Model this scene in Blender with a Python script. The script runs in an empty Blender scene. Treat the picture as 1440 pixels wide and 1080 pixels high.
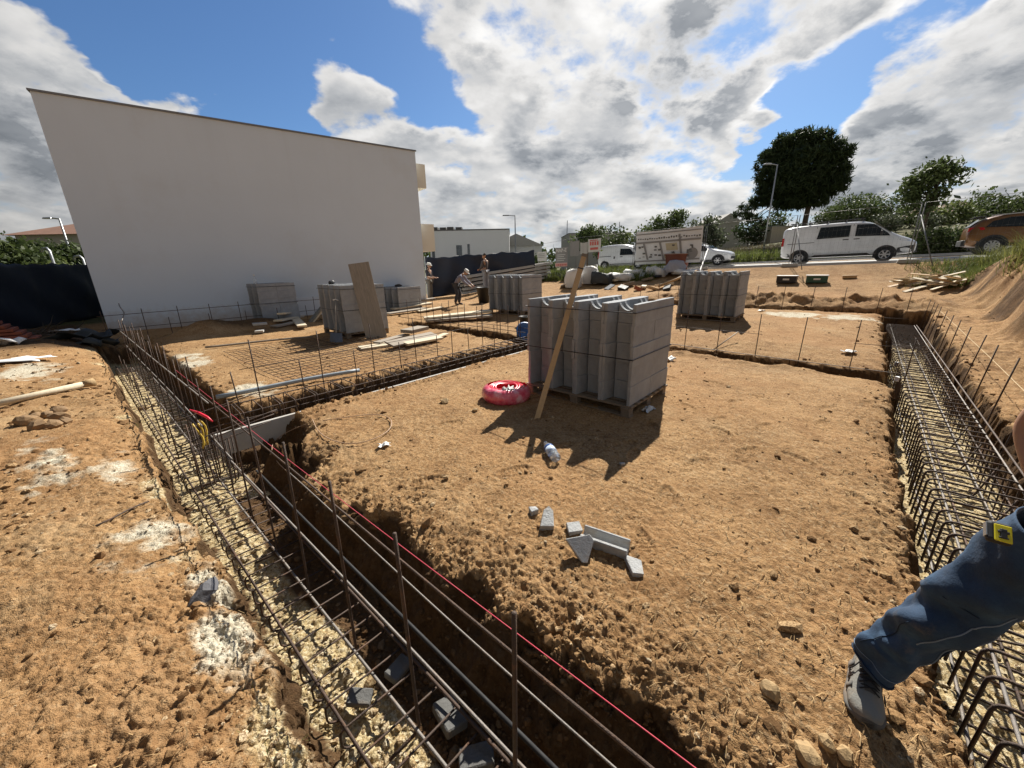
import bpy, bmesh, math, random
import numpy as np
from mathutils import Vector, Matrix
random.seed(7); RNG=np.random.default_rng(11)
S=bpy.context.scene; COL=S.collection
PI=math.pi
# ------------------------------------------------------------------ camera
F_PX=541.0; PITCH=math.radians(17.3); ROLL=math.radians(1.0)
CAM=np.array([0,0,1.65])
_f=np.array([0,math.cos(PITCH),-math.sin(PITCH)]); _r0=np.array([1.,0,0]); _u0=np.cross(_r0,_f)
_r=math.cos(ROLL)*_r0-math.sin(ROLL)*_u0; _u=math.cos(ROLL)*_u0+math.sin(ROLL)*_r0
def ray(x,y): return _f+_r*(x-720)/F_PX-_u*(y-540)/F_PX
def at(x,y,z=0.0):
    d=ray(x,y); return CAM+(z-CAM[2])/d[2]*d
def dep(x,y,Z): return CAM+ray(x,y)*Z
cd=bpy.data.cameras.new('camera'); cam=bpy.data.objects.new('camera',cd); COL.objects.link(cam)
cd.sensor_width=36; cd.lens=36*F_PX/1440; cd.clip_start=.05; cd.clip_end=4000
cam.matrix_world=Matrix(((_r[0],_u[0],-_f[0],CAM[0]),(_r[1],_u[1],-_f[1],CAM[1]),(_r[2],_u[2],-_f[2],CAM[2]),(0,0,0,1)))
S.camera=cam
# site axes: a runs along the near trench, b runs away along the right trench
TH=math.atan2(.749,.663)
def XY(a,b): return (a*.749+b*.663,-a*.663+b*.749)
def AB(x,y): return (x*.749-y*.663,x*.663+y*.749)
def P3(a,b,z): x,y=XY(a,b); return Vector((x,y,z))
# ------------------------------------------------------------------ numpy noise
def _h(ix,iy,s):
    n=(ix.astype(np.int64)*374761393+iy.astype(np.int64)*668265263+s*974634777)&0x7fffffff
    n=((n^(n>>13))*1274126177)&0x7fffffff
    return ((n^(n>>16))&0xffff)/65535.0
def vnoise(x,y,s=0):
    ix=np.floor(x);iy=np.floor(y);fx=x-ix;fy=y-iy
    fx=fx*fx*fx*(fx*(fx*6-15)+10);fy=fy*fy*fy*(fy*(fy*6-15)+10)
    a=_h(ix,iy,s);b=_h(ix+1,iy,s);c=_h(ix,iy+1,s);d=_h(ix+1,iy+1,s)
    return (a+(b-a)*fx)*(1-fy)+(c+(d-c)*fx)*fy
def fbm(x,y,s=0,o=4,g=.5):
    t=0;a=1.;n=0
    for i in range(o):
        t=t+a*(vnoise(x,y,s+i*17)-.5)*2;n+=a;a*=g;x=x*2.03+1.7;y=y*2.03-3.1
        x,y=x*.8-y*.6,x*.6+y*.8
    return t/n
def clod(x,y,s=0):
    # rounded lumps on a jittered lattice, each its own size
    ix=np.floor(x);iy=np.floor(y);best=np.zeros_like(x)
    for dx in (-1,0,1):
        for dy in (-1,0,1):
            cx=ix+dx;cy=iy+dy
            px=cx+_h(cx,cy,s);py=cy+_h(cx,cy,s+5);r=.25+.55*_h(cx,cy,s+9)**2
            d=((x-px)**2+(y-py)**2)/(r*r)
            best=np.maximum(best,np.sqrt(np.clip(1-d,0,1))*r)
    return best
def sstep(e0,e1,x):
    t=np.clip((x-e0)/(e1-e0),0,1); return t*t*(3-2*t)
# ------------------------------------------------------------------ ground shape
TR=[(-13.0,1.50,.20,1.13,-.52,.0),   # near trench
    (-5.60,-4.86,.7,9.4,-.40,.0),   # left cross trench with its board
    (-4.86,-4.30,.7,1.45,-.50,.0),
    (-4.6,.75,7.62,8.22,-.40,.0),   # right cross trench
    (.56,1.46,-3.,14.4,-.52,.0),    # right trench with the big cage
    (-10.5,-5.5,6.55,7.15,-.30,.0), # its far left end
    (-6.5,1.0,14.0,14.55,-.12,.0),  # far trench
    (-13.9,-13.2,.2,9.5,-.35,.0)]   # trench along the neighbour's wall
def road_z(a): return 1.47+.03*np.clip(a,-30,14)
def base_z(a,b):
    k=np.interp(b,[-99,8.6,9.2,12,15,17,19,20.4,27.6,29,36],[0,0,.05,.12,.24,.40,.68,.97,.985,1.08,1.22])
    left=sstep(-22,-13,a)
    z=k*road_z(a)*(.25+.75*left)
    z=z+.085*np.clip(b-31.5,0,45)*sstep(-26,-6,a)
    # cut bank on the right
    n=.35*fbm(a*.6,b*.6,31,3)
    s=sstep(2.25,2.95,a+n)*sstep(4.0,7.0,b)
    s2=s*(1-sstep(16.5,20.5,b+n*2))
    z=z+s2*np.maximum(1.66+.22*sstep(3.0,3.8,a)-z,0)
    z=z-.0*s
    return z
def trench(a,b,amp=1.0):
    w=amp*(.07*fbm(a*1.7,b*1.7,3,3)+.06*fbm(a*5.5,b*5.5,8,3)+.028*fbm(a*21,b*21,9,3))
    w=w-(.20*fbm(a*1.15+3.3,b*0+a*.1,12,2)+.16*fbm(a*3.1,b*1.3,13,3))*sstep(.6,.85,b)*sstep(1.9,1.45,b)*sstep(.5,.2,a)*sstep(-4.6,-4.0,a)*amp
    sd=np.full(np.shape(a),9.);fl=np.full(np.shape(a),0.)
    for (a0,a1,b0,b1,d,_) in TR:
        q0=np.maximum(a0-a,a-a1);q1=np.maximum(b0-b,b-b1)
        s=np.where((q0>0)&(q1>0),np.hypot(np.maximum(q0,0),np.maximum(q1,0)),np.maximum(q0,q1))
        s=s+w
        fl=np.where(s<sd,d,fl);fl=np.where((s<-.02)&(sd<-.02),np.minimum(fl,d),fl)
        sd=np.minimum(sd,s)
    # the platform's left corner is worn round
    dA=b-1.13;dX=a+4.30;rr=.70
    cr=rr-np.hypot(rr-dA,rr-dX)+w*1.3
    k=(dA<rr)&(dX<rr)&(dA>-.2)&(dX>-.2)&(b<1.56)
    fl=np.where(k&(cr<0)&(sd>cr),np.where(sd>.0,-.50,fl),fl)*1.0
    cr2=np.where(k,-cr,9.)
    sd=np.where(k&(dA>0)&(dX>0),np.minimum(sd,np.where(np.hypot(rr-dA,rr-dX)>rr,-(np.hypot(rr-dA,rr-dX)-rr)+w,sd)),sd)
    return sd,fl
_pr=random.Random(44); PRINTS=[]
for (sx,sy,dx,dy,kk) in [(.9,1.9,.25,.95,7),(-.6,2.6,.9,.45,7),(2.6,2.4,-.35,.92,8),(1.6,2.9,.85,.5,6),(-1.3,3.6,.8,.6,7),(3.2,4.6,-.6,.8,6),(-1.6,.3,-.75,.65,7),(-2.6,-.2,-.8,.6,6)]:
    L_=math.hypot(dx,dy)
    for i in range(kk):
        s_=1 if i%2 else -1; px_=sx+dx/L_*.62*i+dy/L_*.10*s_+_pr.uniform(-.06,.06); py_=sy+dy/L_*.62*i-dx/L_*.10*s_+_pr.uniform(-.06,.06); PRINTS.append((px_,py_,math.atan2(dy,dx)-PI/2+_pr.uniform(-.2,.2)))
def ground(x,y,detail=True):
    x=np.asarray(x,float);y=np.asarray(y,float)
    a,b=AB(x,y);r=np.hypot(x,y)
    z=base_z(a,b)
    sd,fl=trench(a,b)
    near=1-sstep(10,26,r)
    und=.05*fbm(x*.45,y*.45,1,3)*np.clip(1.2-near*.3,0,1)
    z=z+und*(1-sstep(19,20.4,b))*.8
    # the platform rounds off towards the trenches
    plat=sstep(.6,.9,b)
    z=z-(.10*np.exp(-np.clip(sd,0,9)/.22))*np.where((a>-4.7)&(a<.6)&(b>.8),1,.45)
    # left bank is lumpy, with a heap at the far left
    lb=sstep(.3,-.2,b)
    z=z+lb*(.07*fbm(x*1.1,y*1.1,21,3)+.05)+.22*np.exp(-((a+12.2)**2/5+(b+.9)**2/.7))
    z=z+.36*np.exp(-((a+12.9)**2/.30+(b-2.3)**2/.5))+.26*np.exp(-((a+13.0)**2/.3+(b-3.6)**2/.6))
    # spoil on the far side of the middle and by the workers
    z=z+.35*np.exp(-((a+13.5)**2/1.6+(b-14.6)**2/1.6))
    z=z+.10*np.exp(-((b-7.35-.1*fbm(a*1.3,a*0,5,2))**2/.03))*sstep(-4.4,-3.5,a)*sstep(.2,-.6,a)*(.4+fbm(a*2.2,b*2.2,44,3))
    z=z+.24*np.exp(-((b-15.25)**2/.30))*sstep(-7,-5,a)*sstep(2.2,1.2,a)*(.7+fbm(a*2.5,b*2.5,45,3)+.45*fbm(a*7,b*7,46,3))
    if detail:
        onroad=sstep(20.0,20.6,b)*(1-sstep(28.4,29.4,b))
        ro=.35+.65*sstep(-.15,.35,fbm(x*.7,y*.7,50,3))
        edge=np.exp(-np.clip(sd,0,9)/.22)
        rough=np.clip(-.0+.9*np.exp(-((b-15.2)**2/.5))*(a<2.5)*(a>-8)+.22*ro+.75*edge+.26*lb*ro+.85*sstep(1.46,1.6,a)*sstep(2.4,2.1,a)+.30*sstep(1.46,1.6,a)+.9*sstep(2.0,2.4,a)*sstep(4,7,b)*sstep(18,15,b),0,1.2)
        rough=np.where((a>-4.5)&(a<.5)&(b>.9)&(b<7.4),np.clip(.10*ro+.85*edge,0,1.),rough)*(1-onroad)
        rough*=(1-.6*sstep(17,30,r))
        bk=sstep(2.0,2.5,a)*sstep(4,7,b)*sstep(19,16,b)
        z=z+bk*(.16*fbm(a*2.0,b*2.6,201,4,.6)+.09*np.abs(fbm(a*1.5,b*6,202,4,.6))+.07*clod(a*3.2,b*3.2,203))
        n=0
        n=n+.032*clod(x*4.2,y*4.2,60)*rough*sstep(-.1,.3,fbm(x*2,y*2,61,2))
        n=n+.030*clod(x*11,y*11,62)*rough*(.25+1.1*vnoise(x*1.3,y*1.3,68))
        near2=r<7
        m=np.zeros_like(x)
        if near2.any():
            xs,ys=x[near2],y[near2]
            m[near2]=.034*clod(xs*24,ys*24,63)*(.3+1.3*vnoise(xs*3,ys*3,67))+.024*clod(xs*55,ys*55,64)
        n=n+m*(rough*.8+.12)
        if len(x.ravel())>50:
            for (fx,fy,fa) in PRINTS:
                k=(np.abs(x-fx)<.3)&(np.abs(y-fy)<.3)
                if k.any():
                    dx,dy=x[k]-fx,y[k]-fy; u=dx*math.cos(fa)+dy*math.sin(fa); v=-dx*math.sin(fa)+dy*math.cos(fa)
                    q=np.sqrt((u/.055)**2+(v/.145)**2); z[k]+=-.016*sstep(1.08,.85,q)*(.75+.25*np.sin(v*190))+.007*np.exp(-((q-1.2)/.16)**2)
        n=n+.020*fbm(x*5,y*5,65,4,.6)*(rough+.25)*(1-onroad)
        n=n+.010*fbm(x*30,y*30,66,4,.7)*(1-onroad)
        z=z+n
    pf=sstep(.85,.95,b)*sstep(1.9,1.5,b)*sstep(.45,.2,a)
    wd=.085+.14*pf*sstep(-5.0,-4.4,a)
    t=np.clip((.03-sd)/(.03+wd),0,1); t=np.where(pf>.5,t**1.25*(1.25-.25*t),t*t*(3-2*t))
    fz=fl+.03*fbm(x*3,y*3,70,3)
    if detail:
        fz=fz+.016*clod(x*9,y*9,71)+.018*clod(x*26,y*26,72)+.010*clod(x*60,y*60,74)
        # broken earth hanging on the trench sides
        side=t*(1-t)*4
        z=z+side*.05*fbm(x*7,y*7,73,3)
    h=z*(1-t)+np.minimum(fz,z)*t
    return h
def G(x,y): return float(base_like(np.array([x]),np.array([y]))[0])
def base_like(x,y): return ground(x,y,True)
def GA(a,b): x,y=XY(a,b); return G(x,y)
def PG(a,b,dz=0.0):
    x,y=XY(a,b); return Vector((x,y,G(x,y)+dz))
def hit(x,y):
    """point of the ground under a line of sight (found by marching)"""
    d=ray(x,y); t=np.geomspace(.6,120,1500); p=CAM[None]+t[:,None]*d[None]
    g=ground(p[:,0],p[:,1],False); k=np.argmax(p[:,2]<g); q=p[k]
    return Vector((q[0],q[1],G(q[0],q[1])))
# ------------------------------------------------------------------ objects
def link(o,parent=None):
    COL.objects.link(o)
    if parent is not None: o.parent=parent
    return o
def tag(o,label=None,cat=None,group=None,kind=None):
    if label: o['label']=label
    if cat: o['category']=cat
    if group: o['group']=group
    if kind: o['kind']=kind
    return o
def thing(name,label,cat,loc=(0,0,0),rz=0,group=None,rot=None):
    o=bpy.data.objects.new(name,None); o.empty_display_size=.1; link(o)
    o.location=loc; o.rotation_euler=rot if rot is not None else (0,0,rz)
    return tag(o,label,cat,group)
def kids(o): return [c for c in bpy.data.objects if c.parent==o]
def dup(root,loc,rz,label,group=None,rot=None,scale=None):
    def rec(o,par):
        c=o.copy(); link(c,par)
        for k in CH.get(o.name) or kids(o): rec(k,c)
        return c
    r=rec(root,None); r.location=loc; r.rotation_euler=rot if rot is not None else (0,0,rz); r['label']=label
    if group: r['group']=group
    if scale: r.scale=scale
    return r
CH={}
class MB:
    def __init__(s): s.v=[];s.f=[];s.m=[];s.cur=0;s.sm=[];s.smooth=False
    def _add(s,vs,fs):
        n=len(s.v); s.v+= [tuple(v) for v in vs]; s.f+=[tuple(i+n for i in f) for f in fs]
        s.m+=[s.cur]*len(fs); s.sm+=[s.smooth]*len(fs)
    def box(s,c,d,R=None,taper=1.0):
        x,y,z=(i/2 for i in d); vs=[]
        for k,(sz) in enumerate((-1,1)):
            t=1 if sz<0 else taper
            for sx,sy in ((-1,-1),(1,-1),(1,1),(-1,1)): vs.append(Vector((sx*x*t,sy*y*t,sz*z)))
        if R is not None: vs=[R@v for v in vs]
        c=Vector(c); vs=[v+c for v in vs]
        s._add(vs,[(3,2,1,0),(4,5,6,7),(0,1,5,4),(1,2,6,5),(2,3,7,6),(3,0,4,7)])
    def tube(s,pts,r,n=6,cap=True,closed=False):
        pts=[Vector(p) for p in pts]; N=len(pts); vs=[];up=None
        for i,p in enumerate(pts):
            if closed: d=pts[(i+1)%N]-pts[i-1]
            else: d=pts[min(i+1,N-1)]-pts[max(i-1,0)]
            d=d.normalized() if d.length>1e-9 else Vector((0,0,1))
            if up is None: up=d.orthogonal().normalized()
            up=(up-d*up.dot(d)); up=up.normalized() if up.length>1e-6 else d.orthogonal().normalized()
            w=d.cross(up); rr=r[i] if hasattr(r,'__len__') else r
            for k in range(n):
                t=2*PI*k/n; vs.append(p+(up*math.cos(t)+w*math.sin(t))*rr)
        fs=[]
        for i in range(N if closed else N-1):
            j=(i+1)%N
            for k in range(n): fs.append((i*n+k,i*n+(k+1)%n,j*n+(k+1)%n,j*n+k))
        if cap and not closed: fs+=[tuple(range(n-1,-1,-1)),tuple((N-1)*n+k for k in range(n))]
        s._add(vs,fs)
    def lathe(s,prof,c=(0,0,0),n=24,R=None):
        vs=[];c=Vector(c)
        for (r,z) in prof:
            for k in range(n):
                t=2*PI*k/n; v=Vector((r*math.cos(t),r*math.sin(t),z)); vs.append((R@v if R is not None else v)+c)
        fs=[]
        for i in range(len(prof)-1):
            for k in range(n): fs.append((i*n+k,i*n+(k+1)%n,(i+1)*n+(k+1)%n,(i+1)*n+k))
        s._add(vs,fs)
    def prism(s,poly,y0,y1,ax='y',M=None):
        # polygon in (x,z) extruded along y (or in (x,y) extruded along z)
        N=len(poly); vs=[]
        for y in (y0,y1):
            for p in poly:
                v=Vector((p[0],y,p[1])) if ax=='y' else (Vector((p[0],p[1],y)) if ax=='z' else Vector((y,p[0],p[1])))
                vs.append(M@v if M is not None else v)
        fs=[tuple(range(N)),tuple(range(2*N-1,N-1,-1))]+[(i,i+N,(i+1)%N+N,(i+1)%N) for i in range(N)]
        s._add(vs,fs)
    def quad(s,a,b,c,d): s._add([a,b,c,d],[(0,1,2,3)])
    def build(s,name,mats,parent=None,bevel=0,fix=True,seg=2):
        me=bpy.data.meshes.new(name); me.from_pydata(s.v,[],s.f)
        for m in (mats if isinstance(mats,(list,tuple)) else [mats]): me.materials.append(m)
        me.polygons.foreach_set('material_index',s.m); me.polygons.foreach_set('use_smooth',s.sm)
        if fix:
            bm=bmesh.new(); bm.from_mesh(me); bmesh.ops.recalc_face_normals(bm,faces=bm.faces)
            bm.to_mesh(me); bm.free()
        me.update()
        o=bpy.data.objects.new(name,me); link(o,parent)
        if bevel:
            b=o.modifiers.new('b','BEVEL'); b.width=bevel; b.segments=seg; b.limit_method='ANGLE'; b.angle_limit=math.radians(35)
        return o
def npmesh(name,V,Fq,mat,parent=None,smooth=False,mi=None,tri=False):
    me=bpy.data.meshes.new(name); k=3 if tri else 4
    me.vertices.add(len(V)); me.vertices.foreach_set('co',np.asarray(V,np.float32).ravel())
    n=len(Fq); me.loops.add(n*k); me.loops.foreach_set('vertex_index',np.asarray(Fq,np.int32).ravel())
    me.polygons.add(n); me.polygons.foreach_set('loop_start',np.arange(0,n*k,k,dtype=np.int32))
    for m in (mat if isinstance(mat,(list,tuple)) else [mat]): me.materials.append(m)
    if mi is not None: me.polygons.foreach_set('material_index',np.asarray(mi,np.int32))
    me.polygons.foreach_set('use_smooth',np.full(n,smooth))
    me.update(calc_edges=True); me.validate()
    o=bpy.data.objects.new(name,me); link(o,parent); return o
def rotm(ax,ang): return Matrix.Rotation(ang,3,ax)
def frame(d,up=(0,0,1)):
    """3x3 with local x along d"""
    x=Vector(d).normalized(); y=Vector(up).cross(x)
    y=y.normalized() if y.length>1e-6 else Vector((0,1,0)); z=x.cross(y)
    return Matrix((x,y,z)).transposed()
# ------------------------------------------------------------------ materials
def mat(name):
    m=bpy.data.materials.new(name); m.use_nodes=True; nt=m.node_tree
    return m,nt,nt.nodes['Principled BSDF']
def N(nt,t,**kw):
    n=nt.nodes.new(t)
    for k,v in kw.items():
        if k in ('operation','blend_type','noise_dimensions','feature','data_type','layer_name','attribute_name','sky_type','interpolation_type','normalize','distance','wave_type'): setattr(n,k,v)
    return n
def val(nt,sock,v):
    if isinstance(v,bpy.types.NodeSocket): nt.links.new(v,sock)
    elif isinstance(v,bpy.types.Node): nt.links.new(v.outputs[0],sock)
    else:
        if hasattr(sock.default_value,'__len__') and len(sock.default_value)==4 and len(v)==3: v=(*v,1)
        sock.default_value=v
def noise(nt,vec,scale,detail=4,rough=.55,dist=0):
    n=nt.nodes.new('ShaderNodeTexNoise'); n.inputs['Scale'].default_value=scale; n.inputs['Detail'].default_value=detail
    n.inputs['Roughness'].default_value=rough; n.inputs['Distortion'].default_value=dist
    if vec is not None: nt.links.new(vec,n.inputs['Vector'])
    return n.outputs['Fac']
def ramp(nt,fac,stops,interp='LINEAR'):
    r=nt.nodes.new('ShaderNodeValToRGB'); e=r.color_ramp.elements; r.color_ramp.interpolation=interp
    while len(e)<len(stops): e.new(.5)
    for el,(p,c) in zip(e,stops):
        el.position=p; el.color=(*c,1) if len(c)==3 else c
    nt.links.new(fac,r.inputs[0]); return r.outputs[0]
def mix(nt,f,a,b,mode='MIX'):
    n=nt.nodes.new('ShaderNodeMix'); n.data_type='RGBA'; n.blend_type=mode
    val(nt,n.inputs[0],f); val(nt,n.inputs[6],a); val(nt,n.inputs[7],b); return n.outputs[2]
def mth(nt,op,a,b=None,c=None,clamp=False):
    n=nt.nodes.new('ShaderNodeMath'); n.operation=op; n.use_clamp=clamp
    val(nt,n.inputs[0],a)
    if b is not None: val(nt,n.inputs[1],b)
    if c is not None: val(nt,n.inputs[2],c)
    return n.outputs[0]
def mrange(nt,v,a,b,c=0.,d=1.,smooth=False):
    n=nt.nodes.new('ShaderNodeMapRange'); n.clamp=True
    if smooth: n.interpolation_type='SMOOTHSTEP'
    val(nt,n.inputs[0],v)
    for i,q in enumerate((a,b,c,d)): n.inputs[i+1].default_value=q
    return n.outputs[0]
def bump(nt,bs,h,strength=.5,dist=.01,prev=None):
    n=nt.nodes.new('ShaderNodeBump'); n.inputs['Strength'].default_value=strength; n.inputs['Distance'].default_value=dist
    nt.links.new(h,n.inputs['Height'])
    if prev is not None: nt.links.new(prev,n.inputs['Normal'])
    nt.links.new(n.outputs[0],bs.inputs['Normal']); return n.outputs[0]
def obj_co(nt): return nt.nodes.new('ShaderNodeTexCoord').outputs['Object']
def pos_co(nt): return nt.nodes.new('ShaderNodeNewGeometry').outputs['Position']
def rnd(nt): return nt.nodes.new('ShaderNodeObjectInfo').outputs['Random']
def simple(name,col,rough=.6,metal=0,var=.12,scale=12,bmp=0,bscale=60,world=False,dirt=None,spec=None,stretch=None):
    """a base colour broken up by two noises, optional dirt and bump"""
    m,nt,b=mat(name); co=pos_co(nt) if world else obj_co(nt)
    if stretch:
        mp=nt.nodes.new('ShaderNodeMapping'); mp.inputs['Scale'].default_value=stretch; nt.links.new(co,mp.inputs[0]); co=mp.outputs[0]
    n1=noise(nt,co,scale,5,.6); n2=noise(nt,co,scale*.23,3,.6)
    k=mth(nt,'ADD',mth(nt,'MULTIPLY',n1,.6),mth(nt,'MULTIPLY',n2,.4))
    k=mrange(nt,k,.3,.7,0,1)
    lo=tuple(c*(1-var) for c in col); hi=tuple(min(c*(1+var),.95) for c in col)
    c=mix(nt,k,lo,hi)
    c=mix(nt,mth(nt,'MULTIPLY',rnd(nt),min(var,.35)),c,tuple(x*.6 for x in col))
    if dirt:
        d=mrange(nt,noise(nt,co,scale*.6,6,.65),.52,.68); c=mix(nt,mth(nt,'MULTIPLY',d,dirt[1]),c,dirt[0])
    nt.links.new(c,b.inputs['Base Color'])
    nt.links.new(mrange(nt,n1,.3,.7,max(rough-.12,.02),min(rough+.12,1)),b.inputs['Roughness'])
    b.inputs['Metallic'].default_value=metal
    if spec is not None: b.inputs['Specular IOR Level'].default_value=spec
    if bmp: bump(nt,b,noise(nt,co,bscale,5,.65),bmp,.01)
    return m
SUN_E=5.0; SKY_S=.10; CLOUD_E=4.75; EXPO=.80; SKY_T=(.32,.44,.57); BACK=.30
# ================================================================== light and sky
SUN_AZ=math.radians(22.7); SUN_EL=math.radians(41)
sd_=Vector((math.sin(SUN_AZ)*math.cos(SUN_EL),math.cos(SUN_AZ)*math.cos(SUN_EL),math.sin(SUN_EL)))
sl=bpy.data.lights.new('sun','SUN'); sl.energy=SUN_E; sl.angle=math.radians(.5); sl.color=(1,.94,.84)
so=bpy.data.objects.new('sun',sl); link(so); so.rotation_euler=(-sd_).to_track_quat('-Z','Y').to_euler(); so.location=sd_*50
W=bpy.data.worlds.new('World'); S.world=W; W.use_nodes=True; nt=W.node_tree
W.cycles.sampling_method='MANUAL'; W.cycles.sample_map_resolution=512
bg=nt.nodes['Background']; bg.inputs['Strength'].default_value=SKY_S
sky=nt.nodes.new('ShaderNodeTexSky'); sky.sky_type='NISHITA'; sky.sun_disc=False
sky.sun_elevation=SUN_EL; sky.sun_rotation=SUN_AZ; sky.altitude=50; sky.air_density=1.0; sky.dust_density=.6; sky.ozone_density=2.2
D=nt.nodes.new('ShaderNodeTexCoord').outputs['Generated']
sep=nt.nodes.new('ShaderNodeSeparateXYZ'); nt.links.new(D,sep.inputs[0])
def vm(op,a,b=None):
    n=nt.nodes.new('ShaderNodeVectorMath'); n.operation=op
    val(nt,n.inputs[0],a)
    if b is not None:
        if op=='SCALE': val(nt,n.inputs['Scale'],b)
        else: val(nt,n.inputs[1],b)
    return n
zc=mth(nt,'MAXIMUM',sep.outputs[2],0.0)
inv=mth(nt,'DIVIDE',1.0,mth(nt,'ADD',zc,.42))
comb=nt.nodes.new('ShaderNodeCombineXYZ')
nt.links.new(mth(nt,'MULTIPLY',sep.outputs[0],inv),comb.inputs[0]); nt.links.new(mth(nt,'MULTIPLY',sep.outputs[1],inv),comb.inputs[1])
nt.links.new(mth(nt,'MULTIPLY',mth(nt,'MULTIPLY',zc,inv),1.5),comb.inputs[2])
Pc=comb.outputs[0]
sunp=Vector((sd_.x,sd_.y,sd_.z*1.5))/(sd_.z+.42)
def fb(vec,scale,det,ro,dist=0):
    return noise(nt,vec,scale,det,ro,dist)
# clouds lie where these directions say (pixel x, y, radius in degrees, weight)
def blob(x,y,rad,w,sx=1.0):
    d=Vector(ray(x,y)).normalized()
    dt=vm('DOT_PRODUCT',Dw,tuple(d)).outputs['Value']
    return mth(nt,'MULTIPLY',mrange(nt,dt,math.cos(math.radians(rad)),math.cos(math.radians(rad*.25)),0,1,True),w)
warp=nt.nodes.new('ShaderNodeTexNoise'); warp.inputs['Scale'].default_value=3.2; warp.inputs['Detail'].default_value=6; nt.links.new(Pc,warp.inputs['Vector'])
wv=vm('SCALE',vm('SUBTRACT',warp.outputs['Color'],(.5,.5,.5)).outputs[0],.30).outputs[0]
Dw=vm('NORMALIZE',vm('ADD',D,wv).outputs[0]).outputs[0]
BL=[(930,60,15,.42),(800,30,12,.40),(660,20,8,.30),(700,150,9,.33),(760,250,10,.40),(900,200,13,.46),(1010,110,12,.42),(1130,40,11,.38),(1215,15,7,.30),
    (480,140,7,.36),(520,180,7,.36),(450,200,5,.22),(590,230,6,.34),(640,260,8,.40),(900,290,12,.38),(1020,275,6,.30),
    (10,120,9,.40),(90,125,7,.36),(190,150,6,.34),(0,190,13,.42),(60,240,14,.36),(210,80,5,.22),(250,100,3.5,.15),
    (1260,170,9,.36),(1340,150,11,.42),(1430,110,11,.42),(1400,230,14,.42),(1250,280,10,.36),(1420,10,5,.28),(1010,235,3,.25),
    (650,320,10,.34),(850,330,12,.30),(300,330,16,.25),
    (120,5,8,-.34),(40,10,7,-.30),(1340,75,5,-.22),(330,60,12,-.30),(400,30,14,-.30),(560,60,6,-.15),(330,150,10,-.18),(1095,175,8,-.38),(1180,110,8,-.38),(1270,55,8,-.36),(1060,215,5,-.30),(1000,210,3.5,-.18),(740,235,0.1,0),
    (690,215,3.5,-.25),(640,180,3.5,-.2),(1240,215,3.5,-.12)]
acc=None
for t in BL:
    if t[3]==0: continue
    q=blob(*t); acc=q if acc is None else mth(nt,'ADD',acc,q)
acc=mth(nt,'MINIMUM',acc,.40)
acc=mth(nt,'ADD',acc,mth(nt,'MULTIPLY',mrange(nt,sep.outputs[1],.05,-.35,0,1,True),.34))  # unseen cloud cover behind the camera, added to whiten the fill light
dk=None
for t in [(960,110,9,.55),(880,190,9,.45),(1060,40,9,.45),(770,190,6,.40),(1000,20,7,.35),(1120,60,5,.2),(30,170,8,.25),(1265,185,7,.35),(1400,190,10,.30),(1180,330,8,.2),(740,30,5,.25),(500,145,3,.25),(30,260,10,.4),(630,290,5,.35),(760,290,6,.3)]:
    q=blob(*t); dk=q if dk is None else mth(nt,'ADD',dk,q)
n1=fb(Pc,5.2,14,.58,.1)
n_big=fb(Pc,2.3,3,.5)
nmid=fb(Pc,5.2,5,.5,.1)
dens=mth(nt,'ADD',mth(nt,'ADD',mth(nt,'MULTIPLY',n1,1.60),mth(nt,'MULTIPLY',n_big,.45)),acc)
cov=mrange(nt,dens,1.10,1.38,0,1,True)
# light: compare with the density a little nearer the sun
dirs=vm('NORMALIZE',vm('SUBTRACT',tuple(sunp),Pc).outputs[0]).outputs[0]
def lag(sc,det,dl,lo,hi,src):
    Pn=vm('ADD',Pc,vm('SCALE',dirs,dl).outputs[0]).outputs[0]
    return mrange(nt,mth(nt,'SUBTRACT',src,fb(Pn,sc,det,.5,.1)),lo,hi,0,1,True)
lit=lag(5.2,5,.05,-.10,.13,nmid)
nl=fb(Pc,2.3,4,.5,.1); litb=lag(2.3,4,.11,-.13,.15,nl)
thick=mrange(nt,dens,1.28,1.74,0,1,True)
big=fb(vm('ADD',Pc,(7.3,2.1,0)).outputs[0],3.0,6,.55)
tk=mth(nt,'ADD',mth(nt,'MULTIPLY',thick,mrange(nt,big,.36,.64,.05,.75,True)),dk)
tk=mth(nt,'MINIMUM',mth(nt,'MULTIPLY',tk,mrange(nt,dens,1.22,1.62,.0,1,True)),.85)
br=mth(nt,'ADD',.64,mth(nt,'ADD',mth(nt,'MULTIPLY',lit,.30),mth(nt,'MULTIPLY',litb,.22)))
sunprox=vm('DOT_PRODUCT',D,tuple(sd_)).outputs['Value']
glow=mrange(nt,sunprox,.72,1.0,0,1,True)
br=mth(nt,'ADD',br,mth(nt,'MULTIPLY',glow,.30))
br=mth(nt,'MULTIPLY',br,mth(nt,'SUBTRACT',1.0,mth(nt,'MULTIPLY',tk,.70)))
br=mth(nt,'MAXIMUM',br,.20)
cc=mix(nt,mrange(nt,br,.25,.9),(.84,.91,1.0),(1.0,.985,.96))
ccol=vm('SCALE',cc,mth(nt,'MULTIPLY',br,CLOUD_E)).outputs[0]
skyc=vm('MULTIPLY',sky.outputs[0],SKY_T).outputs[0]
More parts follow.
